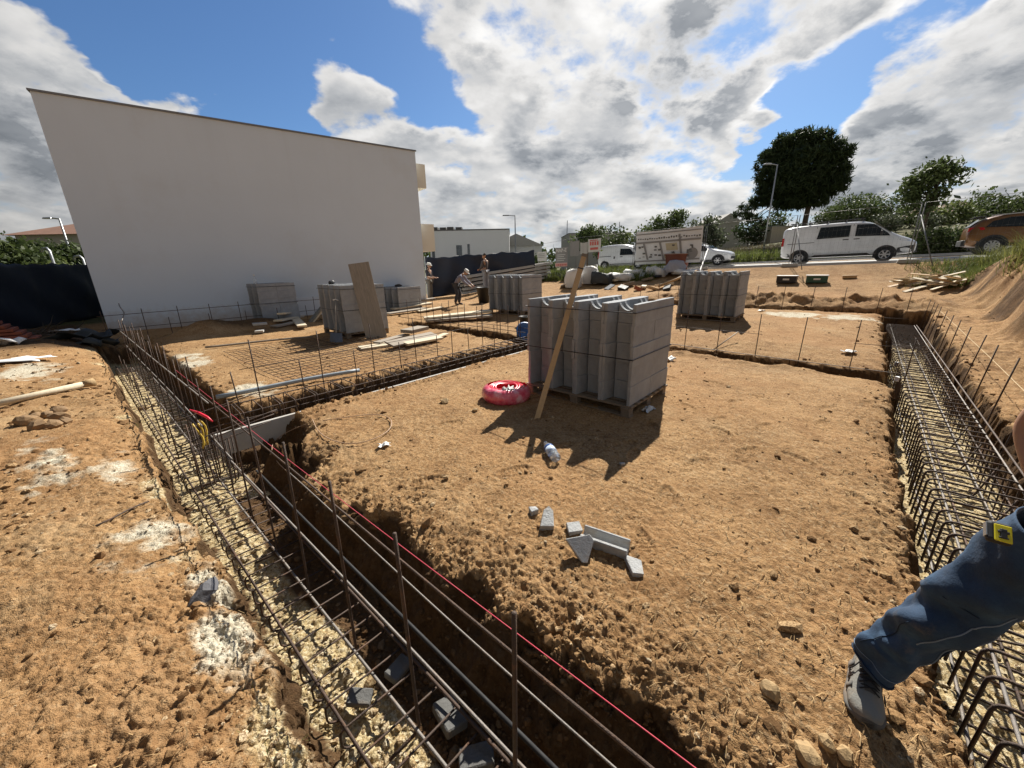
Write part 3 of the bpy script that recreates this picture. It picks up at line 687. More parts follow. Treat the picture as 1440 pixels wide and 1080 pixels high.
# grey pipe on the slab edge
m=MB(); m.smooth=True; p0=at(305,557,.05);p1=at(505,521,.05); m.tube(wob(p0,p1,10,.012,5),.030,12)
tag(m.build('plastic_pipe',simple('grey_blue_pipe',(.27,.31,.34),.5,var=.15,scale=5),fix=False),'straight grey plastic pipe lying behind the square rebar links','pipe')
m=MB(); m.smooth=True; p0=hit(290,491)+Vector((0,0,.05));p1=hit(440,477)+Vector((0,0,.05)); m.tube(wob(p0,p1,10,.01,5),.022,8)
tag(m.build('wooden_pole',m_woodw,fix=False),'thin weathered pole lying across the far edge of the steel mesh','pole')
# ================================================================== pallets of shuttering blocks
BW,BD,BH=.355,.54,.220
def block_mesh(top=True):
    m=MB(); t=.042
    for s in (0,1):       # side walls, thicker towards the webs
        x0=0 if s==0 else BW; d=1 if s==0 else -1
        pl=[(x0,0),(x0+d*t*.8,0),(x0+d*t,.05),(x0+d*t*1.4,.19),(x0+d*t*1.4,BD-.19),(x0+d*t,BD-.05),(x0+d*t*.8,BD),(x0,BD)]
        m.prism(pl,.0005,BH-.0005,'z')
    for y0 in (.19,BD-.225):
        pts=[(t*1.7,.0),(BW*.70,.0),(BW*.72,.018),(BW-t*2.4,.026),(BW-t*2.1,.0),(BW-t*1.7,.0)]
        n=10
        for k in range(n+1):
            u=k/n; x=BW-t*1.7-(BW-t*3.4)*u
            pts.append((x,BH-.002-(.085 if top else .001)*math.sin(PI*u)**.7))
        m.prism(pts,y0,y0+.045,'y')
    o=m.build('block',m_conc,bevel=.003,seg=1); return o
def stack(loc,rz,label,first=None,ncol=4,nrow=5,nd=2):
    t=thing('block_pallet',label,'pallet of blocks',loc,rz,'pallets of grey hollow concrete blocks')
    W_=ncol*BW; D_=nd*BD; z0=.135
    # pallet
    m=MB()
    for k in range(7): m.box((W_/2,(D_-.10)*k/6+.05,.124),(W_+.06,.09,.022))
    for x in (.04,W_/2,W_-.04): m.box((x,D_/2,.1015),(.10,D_+.02,.020))
    for x in (.04,W_/2,W_-.04):
        for y in (.05,D_/2,D_-.05): m.box((x,y,.056),(.098,.10,.068))
    for y in (.05,D_/2,D_-.05): m.box((W_/2,y,.011),(W_+.04,.098,.020))
    m.build('pallet',m_pal,t)
    ch=kids(t); names=[]
    for c in range(ncol):
        for r in range(nrow):
            for d in range(nd):
                if not SB: SB.extend([block_mesh(True),block_mesh(False)]); FREE.extend(SB)
                o=SB[0 if r==nrow-1 else 1]
                if o in FREE: FREE.remove(o)
                else: o=o.copy(); link(o)
                names.append(o)
                o.parent=t; rr=random
                jx=random.uniform(-.003,.003)+(.010*math.sin(r*2.3+c) if nd==2 else 0); jy=random.uniform(-.003,.003)+(.010 if r<2 else (-.008 if r==2 else 0))*(1 if c%2 else .4)
                o.location=(c*BW+jx*.6,d*(BD+.002)+jy,z0+r*BH)
    for zz in (z0+(nrow-1)*BH+.13,z0+2.35*BH):
        m=MB(); e=.014; X0,X1,Y0,Y1=-e,W_+e,-e-.012,D_+e
        m.tube([(X0,Y0,zz),(X1,Y0,zz+.01),(X1,Y1,zz),(X0,Y1,zz+.01)],.006,4,closed=True); m.build('strap',m_strap,t,fix=False)
    return t
SB=[];FREE=[];STK={}
# local x runs along -a (so the hollow ends face the near side), local y along +b
def stack_at(a,b,z,label,dr=0,**k):
    x,y=XY(a,b); ax=Vector(XY(-1,0)); 
    # mirror-free: put the origin at the left end of the hollow face
    W_=k.get('ncol',4)*BW; o=Vector((x,y))+ax*W_
    return stack((o.x,o.y,z),math.atan2(-ax.y,-ax.x)+dr,label,first=SB or None,**k)
stack_at(-1.66,3.80,G(.9,4.3)*0+.0,'pallet of grey hollow concrete blocks nearest the camera, beside the red hose coil')
def ab_of(p): return AB(p[0],p[1])
for (px,py,Z,lab,dr) in [(1032,452,9.7,'strapped pallet of grey hollow blocks on the right beyond the cross trench',.02),
                   (733,440,12.2,'pallet of grey hollow blocks in the middle between the buckets and the white bags',.05),
                   (494,480,9.3,'pallet of grey blocks with a wide weathered plank leaning on it',-.06),
                   (369,458,11.6,'pallet of grey blocks standing leftmost before the white wall',.08),
                   (557,430,14.2,'low pallet of grey blocks beside the first worker in the hat',.1)]:
    p=dep(px,py,Z); a,b=ab_of(p); z=GA(a-.6,b+.4); stack_at(a,b,z,lab,dr,**({'ncol':2} if px==369 else {})); STK[px]=(a,b,z+.135+5*BH)
# ================================================================== near things on the platform
def slab(p0,p1,w,th,mt,name,label,cat,grp=None,roll=0,up=(0,0,1),bev=.004):
    p0=Vector(p0);p1=Vector(p1); m=MB(); d=p1-p0; R=frame(d,up)@rotm('X',roll)
    n=6; L=d.length
    m.box((0,0,0),(L,w,th)); o=m.build(name,mt,bevel=bev); o.location=(p0+p1)/2; o.rotation_euler=R.to_euler()
    return tag(o,label,cat,grp)
# wooden batten leaning on the front stack: its top lies where its own shadow ends beside the bottle
def batten_top():
    d=ray(822,358); best=None
    for t in np.linspace(3.6,5.4,181):
        P=Vector(CAM+d*t); Q=P-sd_*(P.z/sd_.z); v=np.array(Q)-CAM; w=v@_f; px=720+F_PX*(v@_r)/w; py=540-F_PX*(v@_u)/w
        e=(px-752)**2+(py-648)**2
        if best is None or e<best[0]: best=(e,P)
    return best[1]
pb=at(754,591,.0); pb=Vector(pb); _d=ray(806,408); _t=3.785/(_d[0]*.663+_d[1]*.749); ct=Vector(CAM+_d*_t); pt=batten_top()
o=slab(pb+Vector((0,0,-.02)),pt,.062,.034,m_wood,'wooden_batten','long sawn wooden batten leaning against the nearest block pallet','batten',roll=.5)
m=MB(); d=(Vector(pt)-pb).normalized(); m.box((0,0,0),(.04,.066,.038)); q=m.build('nailed_end',m_pal); q.parent=o; q.location=((Vector(pt)-pb).length/2-.01,0,0)
m=MB(); m.box((0,0,0),(.014,.070,.040)); q=m.build('dark_band',m_strap); q.parent=o; q.location=((Vector(pt)-pb).length/2-.19,0,0)
# coil of red hose, half still in its clear wrap
hc=hit(712,567); hcz=G(hc.x,hc.y)
hc=thing('hose_coil','coil of bright red corrugated conduit half covered by torn clear wrap','hose coil',(hc.x-.0,hc.y+.18,hcz-.015),.35)
m=MB(); m.smooth=True
R0,rt=.215,.0
lay=[]
for j in range(5):
    for i in range(5):
        lay.append((.135+.030*i+.004*(j%2),.026+.034*j))
pts=[]
rr=random.Random(4); 
for (R_,z_) in lay:
    if z_>.14 and R_>.235: continue
    if R_<.16 and z_<.06: continue
    n=40; ph=rr.uniform(0,6); ring=[]
    for k in range(n):
        t=2*PI*k/n; w=1+.02*math.sin(2*t+ph)
        ring.append((R_*w*math.cos(t),R_*w*math.sin(t),z_+.008*math.sin(3*t+ph)))
    m.tube(ring,.0165,8,closed=True)
m.build('conduit',m_red,hc,fix=False)
m_wrap,nt,b=mat('pink_wrap'); nn=noise(nt,obj_co(nt),9,5,.6)
nt.links.new(ramp(nt,nn,[(.36,(.70,.05,.10)),(.54,(.80,.16,.22)),(.70,(.90,.52,.54))]),b.inputs['Base Color']); b.inputs['Roughness'].default_value=.18; b.inputs['Coat Weight'].default_value=.5
bump(nt,b,noise(nt,obj_co(nt),22,5,.6),.5,.02)
m=MB(); m.smooth=True; n=64; k=14; vs=[];fs=[]
for i in range(n):
    t=2*PI*i/n; e=.5+.5*math.sin(t-2.4)          # covers more on one side
    for j in range(k):
        u=-1.75+(2.55+.95*e)*j/(k-1)
        w=1+.03*math.sin(9*t+j)+.025*math.sin(23*t+j*1.7)+.02*math.sin(5*t)
        r_=.222+.088*math.cos(u)*w; z_=.092+.098*math.sin(u)*w
        vs.append((r_*math.cos(t),r_*math.sin(t),z_))
for i in range(n):
    for j in range(k-1): fs.append((i*k+j,((i+1)%n)*k+j,((i+1)%n)*k+j+1,i*k+j+1))
m._add(vs,fs); m.build('clear_wrap',m_wrap,hc,fix=False)
m=MB(); m.smooth=True; vs=[];fs=[]; nn_=9
for i in range(nn_):
    for j in range(nn_):
        u,v=i/(nn_-1)-.5,j/(nn_-1)-.5
        vs.append((u*.16+.012*math.sin(j),v*.10+.015*math.sin(i*1.3),.020*math.sin(u*17)+.018*math.sin(v*21+u*5)-.06*abs(u)))
fs=[(i*nn_+j,(i+1)*nn_+j,(i+1)*nn_+j+1,i*nn_+j+1) for i in range(nn_-1) for j in range(nn_-1)]
m._add(vs,fs); gl=m.build('rag',m_white,fix=False); so_=gl.modifiers.new('s','SOLIDIFY'); so_.thickness=.004
gl.location=hc.location+Vector((.03,-.19,.205)); gl.rotation_euler=(.25,-.1,.5); tag(gl,'crumpled dirty white work gloves lying on the red hose coil','work gloves')
# water bottle
m_pet,nt,b=mat('clear_bottle'); b.inputs['Base Color'].default_value=(.93,.96,.98,1); b.inputs['Roughness'].default_value=.06; b.inputs['Transmission Weight'].default_value=.85; b.inputs['IOR'].default_value=1.25
m_blab=simple('bottle_label',(.55,.66,.82),.4,var=.1); m_bblue=simple('bottle_label_blue',(.03,.09,.30),.4,var=.1)
q=hit(776,641); bo=thing('water_bottle','clear plastic water bottle with a blue label lying in the tooth of shadow','bottle',(0,0,0))
m=MB(); m.smooth=True
prof=[(.002,.0),(.036,.0),(.044,.008),(.045,.05),(.042,.06),(.045,.07),(.045,.20),(.042,.215),(.030,.25),(.016,.272),(.015,.285)]
m.lathe(prof,n=20); m.build('body',m_pet,bo,fix=True)
m=MB(); m.smooth=True; m.lathe([(.0455,.085),(.0462,.085),(.0462,.165),(.0455,.165)],n=20); m.build('label',m_blab,bo)
m=MB(); m.smooth=True; m.lathe([(.0458,.166),(.0465,.166),(.0465,.195),(.0458,.195)],n=20); m.build('label_band',m_bblue,bo)
m=MB(); m.smooth=True; m.lathe([(.0,.302),(.0175,.302),(.0175,.280),(.0155,.280)],n=16); m.build('cap',m_white,bo)
e0=at(782,648,.04); e1=at(763,621,.04); dd=(Vector(e1)-Vector(e0)).normalized()
bo.location=Vector((e0[0],e0[1],q.z+.046)); bo.rotation_euler=dd.to_track_quat('Z','Y').to_euler()
# pieces of broken block
def shard(px,py,poly,th,label,rx,rz,name='block_fragment',mt=None,lift=.0,sc=1):
    m=MB(); r=random.Random(px); k=len(poly); vs=[]
    for z in (0,th):
        for p in poly: vs.append((p[0]*sc+r.uniform(-.004,.004),p[1]*sc+r.uniform(-.004,.004),z+r.uniform(-.004,.004)))
    m._add(vs,[tuple(range(k)),tuple(range(2*k-1,k-1,-1))]+[(i,i+k,(i+1)%k+k,(i+1)%k) for i in range(k)])
    o=m.build(name,mt or m_cstone,bevel=.003,seg=1); q=hit(px,py); o.location=q+Vector((0,0,lift)); o.rotation_euler=(rx[0],rx[1],rz)
    return tag(o,label,'rubble','broken block pieces on the platform')
shard(750,722,[(-.03,-.025),(.025,-.03),(.03,.02),(-.02,.03)],.035,'smallest white block chip at the left end of the broken pieces',(0,0),.4)
shard(769,738,[(-.045,-.06),(.045,-.05),(.03,.07),(.0,.10),(-.03,.06)],.06,'upright white wedge-shaped block piece left of the group',(.35,.1),-.1,lift=.0)
shard(806,748,[(-.05,-.035),(.04,-.045),(.055,.03),(-.03,.045)],.035,'small square grey block piece above the triangular one',(.1,0),.3)
shard(817,778,[(-.085,.05),(.06,.06),(.075,.02),(.01,-.095),(-.02,-.085)],.045,'dark triangular block piece standing on its point',(.75,-.1),.05,lift=.035)
tr=[(-.15,.04)]
m=MB(); pl=[(-.055,.0),(-.05,.09),(-.028,.085),(-.02,.03),(.0,.022),(.03,.028),(.045,.07),(.062,.065),(.06,.0)]
mm=[(y,z) for y,z in pl]
m.prism(mm,-.14,.14,'y'); o=m.build('block_fragment',m_cstone,bevel=.004,seg=1); q=hit(850,768); o.location=q+Vector((0,0,-.005)); o.rotation_euler=(.05,-.25,math.radians(62)); tag(o,'longest broken block piece, a trough shape with a shaded hollow','rubble','broken block pieces on the platform')
shard(890,800,[(-.03,.075),(.055,.03),(.045,-.0),(.03,-.07),(-.03,-.06)],.03,'flat white notched block piece at the right end of the group',(.1,.1),.1)
shard(875,655,[(-.02,-.015),(.02,-.012),(.015,.015),(-.02,.014)],.022,'tiny white chip at the tip of the stack shadow',(0,0),.4)
# stones
ico=None
def stone(loc,s,seed,mt,label=None,cat='stone',grp=None,name='stone',sub=2):
    bm=bmesh.new(); bmesh.ops.create_icosphere(bm,subdivisions=sub,radius=1); r=random.Random(seed)
    dirs=[(Vector((r.uniform(-1,1),r.uniform(-1,1),r.uniform(-1,1))).normalized(),r.uniform(.55,.9)) for _ in range(9)]
    for v in bm.verts:
        n=v.co.normalized(); k=1
        for d,c in dirs:
            t=n.dot(d)
            if t>c: k=min(k,c/t)
        v.co=n*k*(1+.06*math.sin(7*n.x+seed)*math.sin(6*n.y+seed*2)); v.co.x*=s[0];v.co.y*=s[1];v.co.z*=s[2]
    me=bpy.data.meshes.new(name); bm.to_mesh(me); bm.free(); me.materials.append(mt); o=bpy.data.objects.new(name,me); link(o); o.location=loc; o.rotation_euler=(0,0,r.uniform(0,6))
    if label: tag(o,label,cat,grp)
    return o
for i,(px,py,s,lab) in enumerate([(1083,977,.038,'lone ochre stone left of the shoe'),(628,0,0,0),(1135,1066,.045,'largest of the pale stones at the bottom edge by the shoe shadow'),(1160,1052,.03,'pale stone behind the largest one at the bottom edge'),(1185,1066,.032,'pale stone at the right of the group at the bottom edge'),
        (668,579,.035,'dark earth lump left of the red hose coil'),(625,566,.06,'brown earth lump by the cross trench board left of the hose'),(1225,650,0.0,0)]):
    if not s: continue
    q=hit(px,py); stone(q+Vector((0,0,s*.35)),(s*1.2,s,s*.8),i+3,m_rock,lab)
m_rockb=simple('brown_stone',(.25,.155,.075),.9,var=.3,scale=10,bmp=.7,bscale=40)
g='stones heaped on the left bank'
for i,(dx,dy,s) in enumerate([(40,598,.13),(58,604,.12),(74,602,.10),(84,592,.12),(83,581,.10),(66,588,.09),(50,590,.09),(92,597,.09)]):
    q=hit(dx,dy); stone(q+Vector((0,0,s*.3)),(s*.9,s*.75,s*.7),i+30,m_rockb,'ochre stone in the small heap on the left bank','stone',g)
q=hit(292,838); stone(q+Vector((0,0,.03)),(.10,.06,.05),91,simple('dark_slag',(.10,.10,.11),.8,var=.4,scale=12,bmp=.8,bscale=30),'dark grey slag lump on the lime patch at the trench edge','stone')
# paper scraps and rubbish
def scrap(px,py,w,h,label,mt=None,rz=0,name='paper_scrap',cat='litter',amp=.02,lift=.015):
    m=MB(); m.smooth=True; n=7; r=random.Random(px); vs=[]
    for i in range(n):
        for j in range(n):
            u,v=i/(n-1)-.5,j/(n-1)-.5
            vs.append((u*w*(1+.25*math.sin(j*1.7+px)),v*h*(1+.25*math.sin(i*2.1+px)),amp*(math.sin(u*9+px)+math.sin(v*8+px*2))*.5+r.uniform(-.2,.2)*amp))
    m._add(vs,[(i*n+j,(i+1)*n+j,(i+1)*n+j+1,i*n+j+1) for i in range(n-1) for j in range(n-1)])
    o=m.build(name,mt or m_white,fix=False); s=o.modifiers.new('s','SOLIDIFY'); s.thickness=.003
    q=hit(px,py); o.location=q+Vector((0,0,lift+amp*.6)); o.rotation_euler=(0,0,rz); return tag(o,label,cat)
scrap(541,629,.10,.07,'small torn white paper scrap on the platform below the hose coil',rz=.4)
scrap(1193,497,.24,.14,'crumpled pale plastic bag before the right cross trench bars',rz=.2,amp=.03,name='plastic_bag')
scrap(941,508,.20,.12,'crumpled white film behind the right corner of the nearest pallet',rz=.2,amp=.04,name='plastic_film')
scrap(912,578,.20,.08,'crumpled clear wrapping under the right side of the nearest pallet',rz=.7,amp=.04,name='plastic_film',mt=simple('greyish_film',(.5,.52,.53),.3))
scrap(1070,438,.16,.1,'small white scrap on the gravel before the far trench',rz=.2,amp=.02)
scrap(20,508,.9,.42,'flat white sheet lying on the left bank at the picture edge',rz=.25,amp=.02,name='white_sheet',cat='sheet')
# loop of tan wire on the platform and its tail over the edge
m=MB(); m.smooth=True; pts=[]
for (px,py) in [(408,672),(388,655),(382,632),(395,615),(430,600),(470,592),(530,584),(552,592),(550,607),(530,620),(500,629),(470,625),(448,612),(440,594)]:
    q=hit(px,py); pts.append(q+Vector((0,0,.022)))
for k in range(2): pts=[pts[0]]+[x for i in range(len(pts)-1) for x in (pts[i].lerp(pts[i+1],.25),pts[i].lerp(pts[i+1],.75))]+[pts[-1]]
m.tube(pts,.0045,6); tag(m.build('wire_loop',simple('tan_cable',(.42,.28,.18),.6,var=.15),fix=False),'loose loop of tan cable lying at the platform corner','cable')
# loose rods
for (x0,y0,x1,y1,lab,z) in [(138,745,212,708,'short rusty rod lying on the left bank by the trench',.02)]:
    p=hit(x0,y0)+Vector((0,0,z));q=hit(x1,y1)+Vector((0,0,z)); m=MB(); m.smooth=True; m.tube(wob(p,q,5,.006,1),.006,6); tag(m.build('steel_rod',m_rust,fix=False),lab,'rod')
p=hit(1002,496)+Vector((0,0,.02));q=hit(1036,478)+Vector((0,0,.16)); m=MB(); m.smooth=True; m.tube([p,q],.011,6); tag(m.build('wooden_stake',m_woodw,fix=False),'thin stick lying across the right cross trench edge','stick')
p=hit(-40,584)+Vector((0,0,.06));q=hit(122,548)+Vector((0,0,.07)); m=MB(); m.smooth=True; m.tube([p,p.lerp(q,.5),q],.040,10); o=m.build('wooden_pole',m_woodp,fix=False); tag(o,'thick pale wooden pole lying on the left bank','pole')
m=MB(); m.smooth=True; m.tube([q-(q-p).normalized()*.02,q+(q-p).normalized()*.10],[.045,.06],10); m.build('pole_end',m_rock,o,fix=False)
m_slate=simple('slate_rubble',(.13,.13,.125),.9,var=.3,scale=14,bmp=.8,bscale=60,dirt=((.2,.14,.08),.5))
# concrete spacers and rubble in the near trench
for i,(px,py,s,lab) in enumerate([(505,975,.07,'grey block piece on the trench floor, lower of the sunlit ones'),(560,935,.08,'dark grey block piece in the shaded near trench'),(632,1000,.10,'shaded grey block piece under the tall bars near the bottom edge'),(670,1060,.09,'shaded block piece lowest in the near trench')]):
    p=at(px,py,-.42); m=MB(); m.box((0,0,0),(s*1.7,s*1.1,s*.5)); o=m.build('block_fragment',m_slate,bevel=.006,seg=1); o.location=(p[0],p[1],-.45); o.rotation_euler=(.15,.1,i*1.1); tag(o,lab,'rubble')
for i,(px,py) in enumerate([(1262,512),(1263,533)]):
    p=at(px,py,-.1); m=MB(); m.box((0,0,0),(.05,.07,.07)); o=m.build('spacer_block',m_white,bevel=.004); o.location=p; tag(o,'white concrete spacer tied to the cage side, %s of the two'%('farther' if i==0 else 'nearer'),'spacer')
m_clod,nt,b=mat('clod'); g_=nt.nodes.new('ShaderNodeNewGeometry'); zz_=nt.nodes.new('ShaderNodeAttribute'); zz_.attribute_name='zone'; zs=nt.nodes.new('ShaderNodeSeparateColor'); nt.links.new(zz_.outputs['Color'],zs.inputs[0])
cl=ramp(nt,g_.outputs['Random Per Island'],[(0,(.13,.07,.03)),(.4,(.28,.165,.075)),(.75,(.42,.27,.13)),(.92,(.58,.43,.25)),(1,(.62,.52,.36))])
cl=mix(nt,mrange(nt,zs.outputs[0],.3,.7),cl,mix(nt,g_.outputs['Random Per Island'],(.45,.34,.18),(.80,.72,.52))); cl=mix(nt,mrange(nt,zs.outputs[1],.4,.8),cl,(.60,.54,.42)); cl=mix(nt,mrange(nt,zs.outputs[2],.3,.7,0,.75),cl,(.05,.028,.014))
nt.links.new(mix(nt,mrange(nt,noise(nt,pos_co(nt),120,4,.7),.6,.4),cl,(.16,.09,.04)),b.inputs['Base Color']); b.inputs['Roughness'].default_value=.95; b.inputs['Specular IOR Level'].default_value=.15; bump(nt,b,noise(nt,pos_co(nt),160,4,.7),.6,.006)
# loose clods and stones nobody could count
def clods():
    r=np.random.default_rng(5); t=(1+5**.5)/2
    iv=np.array([(-1,t,0),(1,t,0),(-1,-t,0),(1,-t,0),(0,-1,t),(0,1,t),(0,-1,-t),(0,1,-t),(t,0,-1),(t,0,1),(-t,0,-1),(-t,0,1)])/math.hypot(1,t)
    fa=np.array([(0,11,5),(0,5,1),(0,1,7),(0,7,10),(0,10,11),(1,5,9),(5,11,4),(11,10,2),(10,7,6),(7,1,8),(3,9,4),(3,4,2),(3,2,6),(3,6,8),(3,8,9),(4,9,5),(2,4,11),(6,2,10),(8,6,7),(9,8,1)])
    n=120000; rr=np.exp(r.uniform(math.log(.7),math.log(16),n)); th=r.uniform(-1.15,1.15,n); x=rr*np.sin(th); y=rr*np.cos(th)-.2
    a,b=AB(x,y); sd,fl=trench(a,b)
    pr=.030+.8*np.exp(-np.clip(sd,0,9)/.13)*(sd>-.05)+.45*sstep(.2,-.2,b)*sstep(-.35,.2,fbm(x*.8,y*.8,90,3))+.05*sstep(.1,.4,fbm(x*1.5,y*1.5,91,3))+.5*(sd<-.1)+.5*sstep(2.4,3,a)
    k=r.uniform(0,1,n)<pr*.55; x,y,rr=x[k],y[k],rr[k]; n=len(x)
    s=np.exp(r.normal(math.log(.0062),.60,n)).clip(.0025,.045)*(.75+.12*rr.clip(0,8))
    z=ground(x,y)+s*.25
    A=r.uniform(0,2*PI,n); jit=1+r.uniform(-.3,.25,(n,12)); sc=np.stack([s*r.uniform(.8,1.5,n),s*r.uniform(.7,1.2,n),s*r.uniform(.5,.9,n)],-1)
    v=iv[None]*jit[:,:,None]*sc[:,None,:]; ca,sa=np.cos(A)[:,None],np.sin(A)[:,None]
    vx=v[:,:,0]*ca-v[:,:,1]*sa; vy=v[:,:,0]*sa+v[:,:,1]*ca
    V=np.stack([vx+x[:,None],vy+y[:,None],v[:,:,2]+z[:,None]],-1).reshape(-1,3)
    Fq=(fa[None]+np.arange(n)[:,None,None]*12).reshape(-1,3)
    o=npmesh('loose_clods',V,Fq,m_clod,smooth=False,tri=True); tag(o,'loose earth clods and small stones strewn over the site','earth clods',kind='stuff')
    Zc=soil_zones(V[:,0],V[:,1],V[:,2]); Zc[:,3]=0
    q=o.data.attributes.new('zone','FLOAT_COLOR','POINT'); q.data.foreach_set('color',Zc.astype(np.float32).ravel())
clods()
def straws():
    r=np.random.default_rng(8); n=9000; rr=np.exp(r.uniform(math.log(.8),math.log(9),n)); th=r.uniform(-1.1,1.1,n); x=rr*np.sin(th);y=rr*np.cos(th)-.2
    a,b=AB(x,y); sd,_=trench(a,b); k=(sd>.03)&(r.uniform(0,1,n)<np.where((b>.8),.8,.35)); x,y,rr=x[k],y[k],rr[k]; n=len(x)
    L=r.uniform(.015,.07,n); A=r.uniform(0,PI,n); w=r.uniform(.0006,.0014,n)*(.8+.25*rr); z=ground(x,y)+.004
    V=[];ca,sa=np.cos(A),np.sin(A); bend=r.uniform(-.35,.35,n)
    P=[]
    for t,kz in ((-.5,-.0),(0,.010),(.5,.0)):
        off=bend*L*(t*t-.08)*2
        cx=x+ca*L*t-sa*off; cy=y+sa*L*t+ca*off
        P.append((cx-sa*w,cy+ca*w,z+kz)); P.append((cx+sa*w,cy-ca*w,z+kz+.002))
    V=np.stack([np.stack(p,-1) for p in P],1).reshape(-1,3)
    base=np.arange(n)[:,None]*6
    Fq=np.concatenate([base+np.array([[0,1,3,2]]),base+np.array([[2,3,5,4]])])
    o=npmesh('dry_straw',V,Fq,simple('straw',(.42,.28,.13),.9,var=.35,scale=3,world=True)); tag(o,'dry straw and root fibres scattered over the platform','straw',kind='stuff')
straws()
# ================================================================== road
m_asph=simple('pale_asphalt',(.43,.425,.41),.9,var=.12,scale=1.2,bmp=.3,bscale=90,world=True)
m_kerb=simple('kerb_concrete',(.52,.51,.48),.9,var=.1,scale=3,bmp=.2)
def strip(name,b0,b1,dz,mt,a0=-70,a1=60,nb=8,th=None):
    A=np.linspace(a0,a1,131); B=np.linspace(b0,b1,nb); aa,bb=np.meshgrid(A,B,indexing='ij'); x,y=XY(aa,bb)
    z=base_z(aa,np.full_like(bb,(b0+b1)/2) if th else bb)+dz
    V=np.stack([x,y,z],-1).reshape(-1,3); n=len(B); I=np.arange(len(A)-1)[:,None]*n; J=np.arange(n-1)[None]
    Fq=np.stack([I+J,I+n+J,I+n+J+1,I+J+1],-1).reshape(-1,4)
    o=npmesh(name,V,Fq,mt,smooth=True)
    if th: s=o.modifiers.new('s','SOLIDIFY'); s.thickness=th; s.offset=-1
    return o
tag(strip('road',20.95,29.3,.012,m_asph),'pale asphalt street behind the site','road',kind='structure')
for b0,b1 in ((20.80,20.95),(29.3,29.45)): tag(strip('kerb',b0,b1,.10,m_kerb,nb=2,th=.3),'pale concrete kerb of the street','kerb',kind='structure')
tag(strip('pavement',29.46,31.2,.09,m_kerb,nb=4,th=.3),'pale concrete pavement beyond the street','pavement',kind='structure')
# ================================================================== vehicles
def paint(name,c,met=0,r=.28):
    m,nt,b=mat(name); co=obj_co(nt); n=noise(nt,co,3,4,.6)
    nt.links.new(mix(nt,mrange(nt,n,.4,.7),c,tuple(x*.86 for x in c)),b.inputs['Base Color']); b.inputs['Metallic'].default_value=met; b.inputs['Roughness'].default_value=r; b.inputs['Coat Weight'].default_value=.5; b.inputs['Coat Roughness'].default_value=.08; return m
m_pw=paint('white_paint',(.76,.77,.78)); m_pb=paint('bronze_paint',(.20,.088,.024),.3,.3)
m_glass,nt,b=mat('car_glass'); b.inputs['Base Color'].default_value=(.015,.02,.024,1); b.inputs['Roughness'].default_value=.10; b.inputs['Specular IOR Level'].default_value=.3
m_tyre=simple('tyre_rubber',(.022,.022,.023),.85,var=.2); m_rim=simple('alloy_rim',(.42,.42,.43),.35,metal=.8,var=.1)
m_lampr=simple('red_lamp',(.45,.015,.015),.2,var=.1); m_lampw=simple('clear_lamp',(.75,.76,.78),.12,metal=.3,var=.1)
def interp(st,x,k): return float(np.interp(x,[s[0] for s in st],[s[k] for s in st]))
